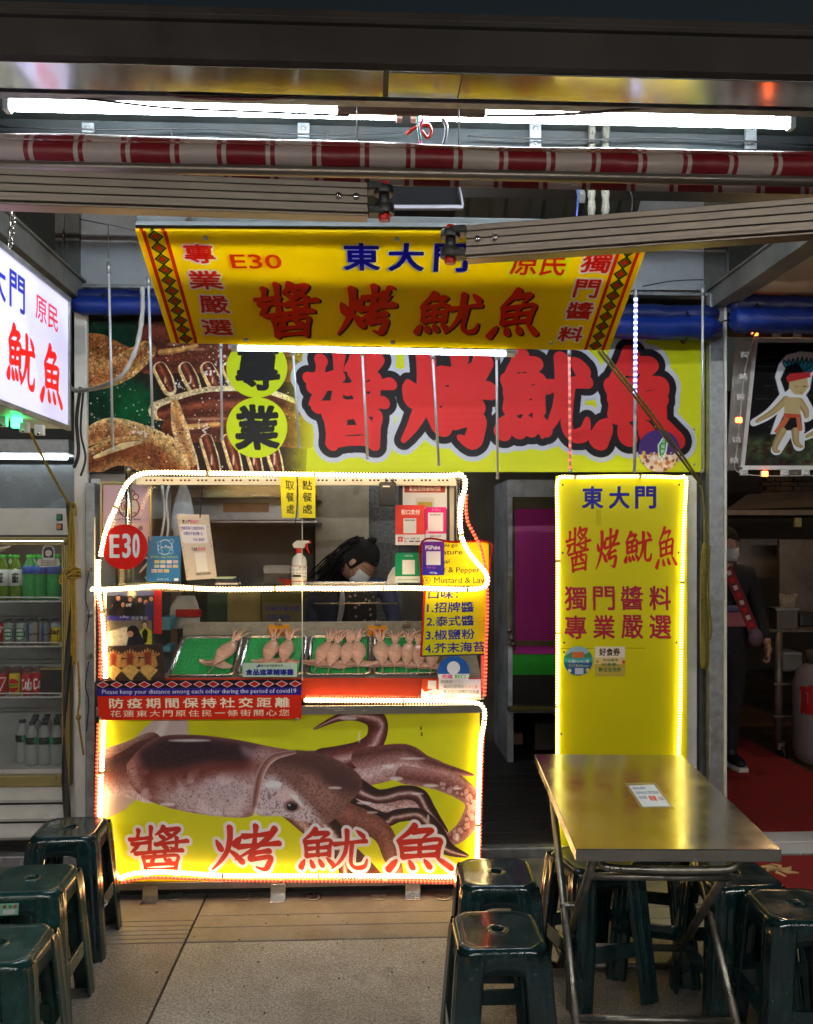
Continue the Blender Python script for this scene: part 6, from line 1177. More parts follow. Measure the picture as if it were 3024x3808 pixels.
MB().box(fx0,fx1-.02,YFR+.035,YFR+.6,0,zz(2910)).build('base', M_black, fg)
for k,(py,col,nm) in enumerate(((1924,(0,.25,.12),'green_switch'),(1959,(.7,.25,.05),'orange_switch'))):
    c = U(221,py,YFR-.004); MB().box(c.x-.014,c.x+.014,YFR-.006,YFR+.002,c.z-.016,c.z+.016).build('switch_frame', M_black, fg, bevel=.002)
    MB().box(c.x-.010,c.x+.010,YFR-.012,YFR-.004,c.z-.011,c.z+.011).build(nm, pbr(nm, col, .3), fg, bevel=.002)
ft_ = thing('fridge_lamp', 'cool LED tube glowing above the drinks fridge', 'lamp', U(120,1702,YFR)); MB().cyl(U(-200,1698,YFR+.1),U(250,1702,YFR+.1),.010).build('tube', M_tube3, ft_); MB().box(fx0,UX(250,YFR),YFR+.11,YFR+.14,zz(1696),zz(1684)).build('rail', M_white, ft_)
MB().cyl((-1.95,YFR+.06,zz(2012)),(gx-.02,YFR+.06,zz(2012)),.006).build('added_inner_tube', emit('added_fridge_tube',(.7,.95,.9),TUBE*.09), fg)  # unseen tube added to brighten the inside of the fridge
single('dark_glass_panel', MB().box(fx0, UX(252,YFR), YFR+.3, YFR+.32, zz(1893)-.1, zz(1712)), pbr('dark_grey_panel',(.06,.075,.08),.25), 'dark grey panel above the white fridge header', 'panel')
single('steel_ledge', MB().box(fx0, UX(254,YFR), YFR, YFR+.4, zz(1690), zz(1640)), M_galv, 'grey steel ledge just above the cool LED tube', 'ledge', bevel=.004)
sk = thing('girl_sticker', 'cut out sticker of a girl with long hair on the fridge glass', 'sticker', U(183,2105,YFR-.01))
def flat(name, pts, mat, parent, Y=YFR-.008, th_=.002): return MB().prism([U(x,y_,Y) for x,y_ in pts], (0,th_,0)).build(name, mat, parent)
flat('banner', [(136,2092),(142,2078),(158,2082),(208,2080),(216,2074),(224,2100),(216,2106),(150,2110)], M_lbl, sk); flat('outline', [(158,2080),(156,2050),(160,2036),(172,2030),(190,2030),(200,2038),(204,2056),(202,2082)], M_lbl, sk, YFR-.0072)
flat('hair', [(162,2074),(161,2045),(170,2033),(190,2033),(198,2046),(198,2074)], M_black, sk, YFR-.0102); flat('face', [(168,2058),(170,2048),(181,2045),(192,2050),(192,2062),(181,2070),(170,2066)], pbr('paper_face',(.7,.66,.6),.5), sk, YFR-.0122); flat('dress', [(157,2084),(166,2074),(196,2074),(204,2084)], M_lbl, sk, YFR-.0122)
for k in range(3):
    cv = simple_card(0,0,100,12,(200,200,190),[('t','歡迎光臨請自行取用',(4,2,96,10),INK)],1.5) if k == 0 else cv
    pboard('banner_line', 150, 2082+k*8, 212, 2089+k*8, YFR-.0105, .001, printed('banner_line_print', cv, .5) if k == 0 else bpy.data.materials['banner_line_print'], sk)
single('striped_label', MB().board(U(-40,2040,YFR-.006),U(44,2028,YFR-.006),U(20,2046,YFR-.006),U(-40,2066,YFR-.006),.001), printed('stripe_print', simple_card(0,0,60,30,(230,230,230),[('r',(0,8,60,16),(200,190,60)),('r',(0,16,60,25),(30,60,140))]), .4), 'blue, yellow and white striped label at the top left of the fridge glass', 'label')
SH = {1: (2226, 4.03), 2: (2390, 4.03), 3: (2574, 4.03)}
for k, (py, Y) in SH.items():
    z = UZ(py, Y); s_ = MB(); s_.tube(spline([(fx0,Y-.02,z+.012),(gx-.075,Y-.02,z+.012),(gx-.04,Y-.015,z-.002),(gx,Y-.01,z-.004)],4),.004,6); s_.cyl((fx0,Y-.012,z-.008),(gx,Y-.012,z-.008),.004)
    sh = s_.build('shelf_front_wire', M_white, fg)
    q = MB()
    for i in range(26): x = fx0+i*(gx-fx0)/26; q.cyl((x,Y-.012,z-.008),(x,Y+.5,z-.008),.0022,seg=5)
    tag(q.build('shelf_wires', M_white, fg), kind='stuff')
def can_mat(nm, cv): return printed(nm, cv, .28)
def ccv(bgc, items): return simple_card(0,0,200,120,bgc,items,.9,0)
def drink(kind, label, group):
    t = thing(kind['name'], label, kind['cat'], (0,0,0), group); s_ = kind['s']
    if kind['shape'] == 'can':
        MB().lathe([(.001,0),(.020,0),(.0265,.006),(.0265,.100),(.023,.110)], seg=18).build('wall', kind['m'], t); MB().lathe([(.0235,.110),(.0240,.113),(.021,.112),(.020,.109),(.001,.109)], seg=18).build('lid', M_steel, t)
    elif kind['shape'] == 'carton':
        MB().box(-.026,.026,-.02,.02,0,.125).build('carton', kind['m'], t, bevel=.002); MB().box(-.027,.027,-.021,.021,.126,.133).build('top_fold', pbr('gold_fold',(.5,.36,.06),.4), t)
    else:
        w_ = kind.get('w',.033); h = kind['h']
        MB().lathe([(.001,0),(w_*.85,0),(w_,.008),(w_*.93,h*.2),(w_,h*.34),(w_*.94,h*.5),(w_,h*.6),(w_*.95,h*.7),(w_*.8,h*.8),(w_*.42,h*.9),(w_*.42,h*.93)], seg=20).build('body', kind['m'], t)
        MB().lathe([(w_*.48,h*.93),(w_*.5,h*.935),(w_*.5,h),(w_*.45,h*1.005),(.001,h*1.005)], seg=16).build('cap', kind['cap'], t)
        MB().lathe([(w_*1.02,h*kind['l0']),(w_*1.02,h*kind['l1'])], seg=20).build('label', kind['lab'], t)
    return t
gcap = pbr('lime_cap', rgb(60,200,70), .4); liq1 = pbr('green_tea', rgb(96,130,30), .12, 0, .2, 20, 0, coat=.5); liq2 = pbr('lime_soda', rgb(70,160,90), .12, 0, .2, 20, 0, coat=.5); wat = glass('water_bottle', (.55,.62,.62), .45)
K_tea = dict(name='tea_bottle', cat='bottle', shape='b', s=1, h=.222, m=liq1, cap=gcap, l0=.32, l1=.68, lab=printed('tea_label', ccv((214,220,214),[('t','茶裏王',(60,20,90,100),INK,2),('p',[(20,60),(36,50),(48,56),(30,74)],(140,90,60))]+[('t','茶裏王',(160,20,190,100),INK,2)]), .4))
K_lime = dict(name='soda_bottle', cat='bottle', shape='b', s=1, h=.222, m=liq2, cap=gcap, l0=.58, l1=.76, lab=pbr('blue_wrap', rgb(20,96,200), .3))
K_wat = dict(name='water_bottle', cat='bottle', shape='b', s=1, h=.21, w=.032, m=wat, cap=pbr('navy_cap',(.01,.015,.03),.4), l0=.5, l1=.66, lab=printed('water_label', ccv((30,40,40),[('r',(60,0,110,120),(40,150,100)),('r',(160,0,190,120),(40,150,100))]), .4))
K_beer = dict(name='beer_can', cat='can', shape='can', s=1, m=can_mat('beer_can_print', ccv((150,160,160),[('d',(150,60,34,),(30,110,70)),('d',(150,60,29),(200,206,200)),('r',(120,46,180,74),(30,110,70)),('t','台灣啤酒',(124,50,176,70),WHITE,1),('d',(50,60,34),(30,110,70)),('d',(50,60,29),(200,206,200)),('r',(20,46,80,74),(30,110,70)),('t','台灣啤酒',(24,50,76,70),WHITE,1)])))
K_strip = dict(name='drink_can', cat='can', shape='can', s=1, m=can_mat('strip_can_print', ccv((130,140,150),[('r',(10+k*50,0,24+k*50,120),[(40,60,110),(190,130,80),(60,70,120),(180,150,110)][k]) for k in range(4)]+[('t','Barley',(110,50,190,72),(40,40,70),1)])))
K_bar = dict(name='drink_can', cat='can', shape='can', s=1, m=can_mat('bar_can_print', ccv((216,190,40),[('r',(0,0,200,24),(160,170,176)),('t','Bar',(115,30,180,62),(60,40,20),2),('t','Bar',(15,30,80,62),(60,40,20),2)])))
K_cola = dict(name='cola_can', cat='can', shape='can', s=1, m=can_mat('cola_can_print', ccv((190,16,24),[('t','Cola',(115,26,190,90),WHITE,2.5,3),('t','Cola',(15,26,90,90),WHITE,2.5,3)])))
K_apple = dict(name='apple_soda_can', cat='can', shape='can', s=1, m=can_mat('apple_can_print', ccv((220,196,30),[('d',(150,64,36),(200,30,20)),('r',(112,54,188,74),(220,196,30)),('t','蘋果西打',(116,56,184,72),(30,100,40),1),('d',(50,64,36),(200,30,20)),('r',(12,54,88,74),(220,196,30))])))
K_red = dict(name='drink_can', cat='can', shape='can', s=1, m=can_mat('red_can_print', ccv((180,20,30),[('p',[(110,20),(190,20),(150,100)],(226,226,226)),('p',[(120,26),(180,26),(150,86)],(180,20,30)),('p',[(10,20),(90,20),(50,100)],(226,226,226))])))
K_c1 = dict(name='juice_carton', cat='carton', shape='carton', s=1, m=printed('carton_red_print', simple_card(0,0,60,90,(40,20,20),[('r',(0,0,60,8),(200,150,20)),('t','蜜桃',(20,14,52,32),WHITE,.8),('p',[(10,90),(20,50),(34,64),(44,44),(56,90)],(206,60,20)),('d',(34,76,10),(220,160,30))],1.5), .4))
K_c2 = dict(name='juice_carton', cat='carton', shape='carton', s=1, m=printed('carton_green_print', simple_card(0,0,60,90,(16,30,34),[('r',(0,0,60,8),(200,150,20)),('t','青茶',(20,14,52,32),WHITE,.8),('p',[(6,90),(16,54),(30,66),(44,44),(58,90)],(20,140,80)),('d',(34,78,10),(210,190,40))],1.5), .4))
GR = {1:'bottles on the top fridge shelf',2:'cans on the second fridge shelf',3:'cans and cartons on the third fridge shelf',4:'water bottles at the bottom of the fridge'}
protos = {}
def put(K, key, px, Yr, shelf, label, rz=0, dz=0):
    if key not in protos: t = drink(K, label, GR[shelf]); protos[key] = t
    else: t = tree_copy(protos[key]); t['label'] = label; t['group'] = GR[shelf]
    z = (UZ(2852,YFR) if shelf == 4 else UZ(SH[shelf][0], SH[shelf][1])-.005)
    t.location = (UX(px, Yr), Yr, z); t.rotation_euler = (0,0,R(rz))
for k,(px,lb) in enumerate(((-28,'green tea bottle cut by the left edge of the photo'),(14,'green tea bottle, second from the left on the top shelf'),(62,'green tea bottle with a full white label facing out'))): put(K_tea,'tea',px,4.07,1,lb,-70+k*18)
for k,px in enumerate((-5,42)): put(K_tea,'tea',px,4.16,1,'green tea bottle in the row behind, %s of the two lime caps'%('left','right')[k],20)
for k,(px,lb) in enumerate(((110,'lime soda bottle with blue wrap, leftmost of the three in front'),(152,'lime soda bottle with blue wrap under the girl sticker'),(200,'lime soda bottle with blue wrap beside the gold door frame'))): put(K_lime,'lime',px,4.07,1,lb,k*40)
for k,px in enumerate((130,172,214)): put(K_lime,'lime',px,4.16,1,'lime soda bottle in the row behind, %s of its three caps'%('left','middle','right')[k],k*50)
for k,(K,key,px,lb) in enumerate(((K_red,'red',-6,'dark red can at the left edge of the second shelf'),(K_beer,'beer',34,'silver beer can with a green oval, left one'),(K_beer,'beer',80,'silver beer can with a green oval, right one'),(K_strip,'strip',124,'silver can with blue and brown stripes, left one'),(K_strip,'strip',166,'silver can with blue and brown stripes, right one'),(K_bar,'bar',210,'yellow can with dark lettering beside the door frame'))): put(K,key,px,4.06,2,lb,[0,8,0,20,60,0][k])
for j in range(3):
    for i in range(5): put(K_beer,'beer',30+i*43+j*3,4.12+.055*(j+1)-.05,2,'silver can on the second shelf, %s row behind the front, %s from the left'%(('first','second','third')[j],('first','second','third','fourth','fifth')[i]),i*30)
for k,(K,key,px,lb) in enumerate(((K_red,'red',8,'red can with a white shield at the left of the third shelf'),(K_apple,'apple',55,'yellow can with a red apple on the third shelf'),(K_cola,'cola',103,'red can with white script lettering on the third shelf'),(K_cola,'cola',138,'red can with white script half hidden behind the next carton'),(K_c1,'c1',176,'red and black drink carton on the third shelf'),(K_c2,'c2',214,'green and black drink carton on the third shelf'))): put(K,key,px,4.06+(.02 if k==3 else 0),3,lb,[0,0,0,40,0,0][k])
for j in range(3):
    for i in range(4): put(K_cola,'cola',16+i*42+j*3,4.125+.055*j,3,'red can on the third shelf, %s row behind the front, %s from the left'%(('first','second','third')[j],('first','second','third','fourth')[i]),i*40)
for k,(px,lb) in enumerate(((84,'clear water bottle, leftmost at the bottom of the fridge'),(120,'clear water bottle, second from the left at the fridge bottom'),(166,'clear water bottle, third from the left at the fridge bottom'),(212,'clear water bottle beside the door frame at the fridge bottom'))): put(K_wat,'wat',px,4.07+(.05 if k==0 else 0),4,lb,k*20)
for j in range(2):
    for i in range(3): put(K_wat,'wat',128+i*42+j*6,4.16+.08*j,4,'clear water bottle at the fridge bottom, %s row behind, %s from the left'%(('first','second')[j],('first','second','third')[i]),i*50)
# ropes and straps by the left post
yr = thing('yellow_rope_hank', 'yellow rope tied in a long hanging hank on the left post', 'rope', U(270,1900,3.74)); r = random.Random(3)
for k in range(7):
    o = r.uniform(-13,13); MB().tube(spline([U(268+o*.5,1890,3.74),U(272+o*1.2,2000,3.73-.004*k),U(274+o,2120,3.73),U(276+o*.7,2300,3.735-.003*k),U(278+o,2480-k*8,3.735)],6),.0042,6).build('strand', M_rope_y, yr)
MB().tube(spline([U(262,1900,3.73),U(268,1870,3.73),U(280,1880,3.73),U(282,1920,3.73)],5),.005,6).build('loop_top', M_rope_y, yr)
MB().tube(spline([U(284,2110,3.715),U(255,2115,3.70),U(228,2140,3.70),U(222,2165,3.70),U(240,2170,3.70),U(252,2140,3.70),U(286,2128,3.71)],6),.0055,6).build('knot_loop', M_rope_y, yr)
for z in (2120,2132,2146): MB().tube([U(275,z,3.73)+Vector((.028*math.cos(a),.02*math.sin(a),.004*math.sin(a))) for a in np.linspace(0,6.3,14)],.0055,6).build('binding_turn', M_rope_y, yr)
MB().tube(spline([U(290,2460,3.73),U(296,2600,3.73),U(290,2660,3.73),U(304,2760,3.73),U(310,2808,3.73)],6),.0048,6).build('tail', M_rope_y, yr); MB().sphere(U(292,2668,3.73),.012,seg=10,rings=6).build('knot', M_rope_y, yr)
rope('yellow_rope', [U(108,1600,3.3),U(180,1740,3.5),U(262,1885,3.73)], .0055, M_rope_y, 'yellow rope running from the lightbox down to the left post')
stp = MB(); vs = []; n = 40
for i in range(n+1):
    f = i/n; c = U(258+14*math.sin(f*6.5)-8*f, 1870+1210*f, 3.82); a = f*7; d = Vector((math.cos(a),math.sin(a)*.6,0))*.016; nn = Vector((-math.sin(a),math.cos(a),0))*.0015
    vs += [c-d-nn, c+d-nn, c+d+nn, c-d+nn]
stp.add(vs, [(4*i+k,4*i+(k+1)%4,4*i+4+(k+1)%4,4*i+4+k) for i in range(n) for k in range(4)], None, True)
single('webbing_strap', stp, pbr('grey_webbing',(.05,.05,.055),.6), 'long dark grey strap twisting down beside the fridge door', 'strap')
for k,(py0,py1) in enumerate(((2130,2350),(2460,2720))): rope('nylon_string', [U(330,py0,3.755),U(318,py0+90,3.75),U(330,py0+150,3.75),U(322,py1,3.75)], .0025, M_navy, ['dark blue cord on the upper hook of the left post','dark blue cord on the lower hook of the left post'][k], 'cord', 6, False)
orp = thing('olive_rope_hank', 'coiled olive rope hanging on the right hand post', 'rope', U(2625,2010,3.8))
for k in range(8):
    o = r.uniform(-16,16); MB().tube(spline([U(2622,2015,3.82),U(2620+o*.8,2060,3.81-.004*k),U(2616+o,2250,3.81),U(2618+o,2440,3.815-.003*k),U(2618+o*.6,2485,3.82)],6),.0055,6).build('strand', M_rope_o, orp)
MB().tube(spline([U(2612,2140,3.79),U(2630,2060,3.79),U(2640,2030,3.79),U(2636,2100,3.79),U(2632,2200,3.79),U(2645,2330,3.79),U(2640,2380,3.79)],6),.005,6).build('loose_loop', M_rope_o, orp)
rope('olive_rope', [U(2604,1800,3.8),U(2618,1860,3.81),U(2622,2015,3.82)], .005, M_rope_o, 'olive rope dropping from the sign to the right hand hank')
rope('nylon_string', [U(2604,1810,3.86),U(2600,1950,3.86),U(2604,2010,3.86)], .003, M_navy, 'short dark cord beside the top of the olive rope', 'cord', 5, False)

# ================================================================== stools
def ngon_r(a, c):   # support of a square with cut corners
    def f(t): return min(a/max(abs(math.cos(t)), 1e-6), a/max(abs(math.sin(t)), 1e-6), c/(abs(math.cos(t))+abs(math.sin(t))))
    return f
HS = .44
def make_stool(mat, seed=0, sticker=False):
    t = thing('plastic_stool', 'x', 'stool', (0,0,0), 'dark green plastic stools')
    S = 64; A = [2*math.pi*(k+.5)/S for k in range(S)]; vs = []
    for kind, q, z in (('c',.0155,HS-.016),('c',.016,HS-.004),('c',.018,HS-.001),('c',.023,HS+.0005),('c',.028,HS-.003),('c',.031,HS-.0031),('s',.088,HS-.0031),('s',.094,HS-.003),('s',.104,HS-.0015),('s',.110,HS-.003),('s',.1165,HS-.011),('s',.119,HS-.022)):
        for a in A:
            rr_ = q if kind == 'c' else ngon_r(q, q*1.72)(a); vs.append((rr_*math.cos(a), rr_*math.sin(a), z))
    n = 12; b = MB().add(vs, [(i*S+k,(i+1)*S+k,(i+1)*S+(k+1)%S,i*S+(k+1)%S) for i in range(n-1) for k in range(S)], None, True); b.build('seat', mat, t)
    for q in range(4):
        M = Matrix.Rotation(q*math.pi/2, 4, 'Z')
        def w(x, z):      # side panel leans outwards
            f = 1-(z/HS); return .117+.034*f
        # skirt with an arched lower edge
        N = 14; pts = []
        for i in range(N+1):
            u = -1+2*i/N; x = u*.074; zl = HS-.125+.058*math.sqrt(max(0, 1-(abs(u)*.99)**3.4)); pts.append((x, zl))
        vs = []
        for x, zl in pts:
            for z in (zl, HS-.02):
                for o in (0, -.004): vs.append(M@Vector((x*(1+.22*(1-z/HS)), -(w(x, z)+o), z)))
        b = MB().add(vs, [f for i in range(N) for f in ((4*i,4*i+4,4*i+6,4*i+2),(4*i+1,4*i+3,4*i+7,4*i+5),(4*i,4*i+1,4*i+5,4*i+4))], None, True)
        b.build('skirt', mat, t)
        if sticker and q == 0: pass
        # stretcher
        z0, z1 = .150, .198; hw = .088; o = w(0,.15)
        MB().hexa([M@Vector(p) for p in ((-hw,-o,z0),(hw,-o,z0),(hw,-o+.004,z0),(-hw,-o+.004,z0))],[M@Vector(p) for p in ((-hw,-o+.002,z1),(hw,-o+.002,z1),(hw,-o+.010,z1),(-hw,-o+.010,z1))]).build('stretcher', mat, t, bevel=.0015)
        # fluted corner leg
        prof = []
        for (px_, py_) in ((-.071,0),(-.056,-.0035),(-.046,.0),(-.036,-.005),(-.022,-.005),(-.015,.002),(-.010,-.001),(-.002,-.0005)): prof.append((px_, py_))
        full = prof+[(-y_, -x) for x, y_ in reversed(prof)]      # mirrored about the corner diagonal
        vs = []; Z = (0.0, .004, .08, .2, .32, .40, HS-.018)
        for iz, z in enumerate(Z):
            f = 1-z/HS; c = .119+.034*f-.0035*(z > .41); k = 1.0-.10*f+(.18 if z == 0 else 0)*0
            for off in (0, 1):
                for i, (x, y_) in enumerate(full):
                    X = c+x*k; Y = -c+y_*k
                    if off: X -= .0045*(1 if i > 6 else .3); Y += .0045*(1 if i < 9 else .3)
                    vs.append(M@Vector((X, Y, z)))
        m = len(full); b = MB(); fs = []
        for iz in range(len(Z)-1):
            o1 = iz*2*m; o2 = (iz+1)*2*m
            for i in range(m-1): fs += [(o1+i,o1+i+1,o2+i+1,o2+i),(o1+m+i+1,o1+m+i,o2+m+i,o2+m+i+1)]
            fs += [(o1,o2,o2+m,o1+m),(o1+m-1,o1+2*m-1,o2+2*m-1,o2+m-1)]
        fs += [(i, m+i, m+i+1, i+1) for i in range(m-1)]
        b.add(vs, fs, None, True); b.build('leg', mat, t)
    return t
S_dark = make_stool(M_green); S_teal = make_stool(M_green2)
used_st = set()
def stool(kind, px, py, rz, label, z=HS):
    src = (S_dark, S_teal)[kind]; t = src if kind not in used_st else tree_copy(src); used_st.add(kind)
    p = G(px, py, z); t.location = (p.x, p.y, 0); t.rotation_euler = (0,0,R(rz)); t['label'] = label; return t
stool(0, 262, 3072, 4, 'dark green stool beside the lower left corner of the squid banner')
ss = stool(1, 118, 3262, 3, 'dark green stool with a pale green sticker on its side at the left')
stool(1, -8, 3505, 2, 'green stool cut by the left edge in the bottom left corner')
stool(0, 1847, 3238, -2, 'dark green stool nearest the right foot of the squid banner')
stool(0, 1851, 3452, 0, 'dark green stool with red streaks of light at the bottom centre')
stool(0, 2962, 3358, -4, 'dark green stool in the bottom right corner beside the table')
stool(0, 2730, 3240, 3, 'dark green stool pushed under the right side of the table')
stool(0, 2208, 3180, 14, 'dark green stool under the far left corner of the table')
stool(0, 2420, 3120, -16, 'dark green stool under the far middle of the table')
c = ss.location; st_ = thing('oval_sticker', 'pale green sticker on the side of the second stool from the left', 'sticker', (c.x-.035, c.y-.134, .40))
cv = simple_card(0,0,100,36,(120,170,140),[('r',(56,18,90,32),(190,196,200)),('d',(60,10,5),(120,60,50)),('d',(76,10,5),(60,120,70)),('d',(90,10,5),(150,60,60))],1.6); a_ = R(3)
MB().board((c.x-.09,c.y-.128,.412),(c.x+.012,c.y-.1225,.412),(c.x+.012,c.y-.1265,.378),(c.x-.09,c.y-.132,.378),.001).build('paper', printed('oval_sticker_print', cv, .5), st_, bevel=.0004)

# ================================================================== folding table
M_top = pbr('scuffed_steel_top', (.58,.57,.54), .18, 1., .14, 6, .03, 7, rvar=.07); M_leg = pbr('worn_tube', (.30,.29,.26), .35, .9, .4, 12, .1, 40, dirt=.5)
tb = thing('folding_table', 'steel topped folding table standing in front of the tall yellow menu', 'table', G(2400,3500))
zt2 = .72; q_ = [G(1988,2804,zt2), G(2538,2808,zt2), G(2908,3160,zt2), G(2141,3158,zt2)]      # far left, far right, near right, near left
n_x = (q_[2]-q_[3]).normalized(); MB().hexa([p-Vector((0,0,.032)) for p in q_], q_).build('table_top', M_top, tb, bevel=.0025, seg=3)
e1 = (q_[3]-q_[0]).normalized(); e2 = (q_[1]-q_[0]).normalized(); ctr = sum(q_, Vector())/4
def tp(u, v, z): p = ctr+e2*u+e1*v; return Vector((p.x, p.y, z))
hw = .225; r_t = .0125
for nm, (va, vb) in (('near_leg_frame', (-.33,.36)), ('far_leg_frame', (.36,-.33))):
    w_ = hw if nm[0] == 'n' else hw-.035
    for s_ in (-1, 1): MB().tube([tp(s_*w_, va, zt2-.035), tp(s_*w_, vb, .012)], r_t, 12).build('leg', M_leg, tb)
    MB().tube([tp(-w_-.035*(nm[0]=='f'), vb, .014), tp(w_+.035*(nm[0]=='f'), vb, .014)], r_t, 12).build('foot_bar', M_leg, tb)
    k = .80; v_ = va+(vb-va)*k; z_ = (zt2-.035)*(1-k)+.012*k; MB().tube([tp(-w_, v_, z_), tp(w_, v_, z_)], r_t*.9, 12).build('brace', M_leg, tb)
    k = .12; v_ = va+(vb-va)*k; z_ = (zt2-.035)*(1-k)+.012*k; MB().tube([tp(-w_, v_, z_-.03), tp(w_, v_, z_-.03)], r_t*.8, 12).build('brace', M_leg, tb)
MB().tube(spline([tp(-.19,.34,.675),tp(-.18,.345,.64),tp(-.13,.35,.625),tp(.13,.35,.625),tp(.18,.345,.64),tp(.19,.34,.675)],6), .011, 10).build('swing_bar', M_leg, tb)
for s_ in (-1,1): MB().lathe([(.009,-.03),(.009,.03)], tp(s_*(hw-.016),.0,.37), 10, e2).build('pivot', M_steel_d, tb)
nt_ = thing('table_note', 'white handwritten card taped on the steel table top', 'note', G(2420,2960,zt2)); cvn = simple_card(0,0,140,80,(216,226,232),[('t','用餐後請將',(8,6,80,18),(30,50,140),.3,.6),('t','垃圾自行帶到左右二邊的大型垃圾桶',(8,24,132,36),(30,50,140),.3,.6),('t','回收處',(8,42,50,54),(30,50,140),.3,.6),('t','謝謝',(60,42,100,62),(210,40,40),.8,.6),('t','E30',(110,48,134,60),INK,.4)],2)
qn = [G(2340,2922,zt2+.0022),G(2432,2918,zt2+.0022),G(2492,2996,zt2+.0022),G(2392,2998,zt2+.0022)]
MB().board(qn[0],qn[1],qn[2],qn[3],.0012).build('card', printed('table_note_print', cvn, .35), nt_)
qt = [G(2325,2912,zt2+.0006),G(2440,2910,zt2+.0006),G(2508,3004,zt2+.0006),G(2382,3004,zt2+.0006)]; MB().board(*qt,-.0004).build('clear_tape', glass('tape',(.5,.45,.3),.25,.2), nt_)

# ================================================================== kitchen next door
def kbox(name, a, b, c, d, Y, dep, mat, label, cat, **k): return single(name, pxbox(MB(), a, b, c, d, Y, dep), mat, label, cat, **k)
M_dim = pbr('dark_brown_steel', (.16,.13,.11), .45, .5, .4, 4, .1, 20, dirt=.5)  # dark brown steel with random blotches
kw = struct('kitchen_wall', MB().box(1.7, 8, 9.0, 9.1, 0, 3.2), pbr('dark_brown_wall', (.05,.035,.025), .7, 0, .5, 3))  # wall and side wall in a mottled dark brown
struct('kitchen_side_wall', MB().box(1.64, 1.66, 4.1, 9, 0, 2.7), pbr('dark_brown_wall_left', (.05,.04,.03), .7, 0, .5, 3))
bk = MB(); 
br = thing('brick_wall', 'rough brown brick wall under the lit poster in the kitchen', 'brick wall', U(2900,1840,7.5)); M_brk = pbr('dark_brown_brick', (.11,.075,.05), .85, 0, .5, 12, .4)  # bricks in a mottled dark brown
bm_ = None
for j in range(5):
    for i in range(8):
        a = 2838+i*34+(j%2)*14; p, q = U(a,1842-j*18,7.5), U(a+31,1842-j*18-15,7.5); MB().box(p.x,q.x,7.5+random.uniform(0,.02),7.6,p.z,q.z).build('brick', M_brk, br)
hd2 = thing('kitchen_hood', 'brown sloping cooking hood across the dark kitchen', 'cooking hood', U(2880,1900,6.2))
MB().hexa([U(2700,1895,6.0),U(3200,1880,6.0),U(3200,1880,6.9),U(2700,1895,6.9)],[U(2780,1838,6.4),U(3200,1815,6.4),U(3200,1815,6.8),U(2780,1838,6.8)]).build('canopy', M_dim, hd2); pxbox(MB(), 2690, 3200, 1897, 1915, 5.98, .9).build('lip', M_dim, hd2)
MB().hexa([U(2935,1770,6.5),U(3000,1770,6.5),U(3000,1770,6.8),U(2935,1770,6.8)],[U(2945,1650,6.5),U(2990,1650,6.5),U(2990,1650,6.8),U(2945,1650,6.8)]).build('duct', M_steel, hd2)
kbox('steel_screen', 2900, 3200, 2006, 2300, 6.0, .04, M_dim, 'tall steel screen at the right of the kitchen', 'screen', bevel=.004)
kbox('steel_screen', 2740, 2898, 2003, 2150, 6.3, .04, M_dim, 'lower steel screen behind the standing person', 'screen', bevel=.004)
kbox('electric_box', 2957, 2982, 1925, 1960, 6.0, .03, pbr('olive_box',(.2,.2,.1),.5), 'small olive electric box on the kitchen beam', 'electric box', bevel=.003)
tr_ = thing('kitchen_trolley', 'steel trolley with a wheel beside the standing person', 'trolley', U(2900,2830,5.6)); Yt = 5.35
for px in (2895, 3060): MB().cyl(U(px,2760,Yt),U(px,2340,Yt),.026).build('leg', M_dim, tr_)
for px in (2895, 3060): MB().cyl(U(px,2760,Yt+.5),U(px,2340,Yt+.5),.02).build('leg', M_dim, tr_)
for z in (2342, 2540, 2660): pxbox(MB(), 2850 if z==2342 else 2880, 3110, z, z+10, Yt-.03, .6).build('shelf', M_dim, tr_, bevel=.003)
w_ = U(2907,2800,Yt); MB().cyl(w_+Vector((-.012,0,0)),w_+Vector((.012,0,0)),.05,seg=18).build('wheel', M_rubber, tr_); pxbox(MB(), 2895, 2920, 2758, 2790, Yt-.015, .03).build('castor_fork', M_steel_d, tr_)
sc0 = thing('skewer_pot', 'square steel pot full of bamboo skewers on the trolley', 'pot', U(2935,2340,5.4)); pxbox(MB(), 2890, 2968, 2268, 2340, 5.36, .12).build('pot', M_dim, sc0, bevel=.005); pxbox(MB(), 2886, 2974, 2262, 2270, 5.35, .14).build('rim', M_steel_d, sc0); sk_ = MB(); r = random.Random(5)
for i in range(40): a = U(2905+r.random()*50,2262,5.42); b = U(2898+r.random()*66,2210+r.random()*10,5.42); sk_.cyl(a,b,.0025,seg=4).sphere(b,.006,seg=5,rings=4)
tag(sk_.build('skewers', pbr('pale_bamboo',(.35,.28,.2),.6), sc0), kind='stuff')
gcy = thing('gas_cylinder', 'pale gas cylinder with red lettering at the right edge', 'gas cylinder', U(3035,2830,5.2)); c = U(3040,2820,5.2); ccyl = simple_card(0,0,200,100,(120,110,112),[('t','瓦斯',(60,20,85,50),(150,20,20),2),('t','行',(62,56,82,80),(150,20,20),2),('t','瓦斯',(110,20,135,50),(150,20,20),2)],1.5)
MB().lathe([(.09,0),(.13,.03),(.15,.1),(.15,.52),(.12,.62),(.05,.67)], (c.x,c.y,.05), 24).build('tank', printed('cylinder_print', ccyl, .5), gcy); MB().lathe([(.07,.66),(.07,.74)],(c.x,c.y,.05),18).build('collar', M_dim, gcy)
kbox('polystyrene_box', 2910, 2990, 2425, 2500, 5.5, .2, pbr('dirty_foam',(.3,.27,.25),.8), 'pale folded bag of food on the trolley shelf', 'food bag', bevel=.02)
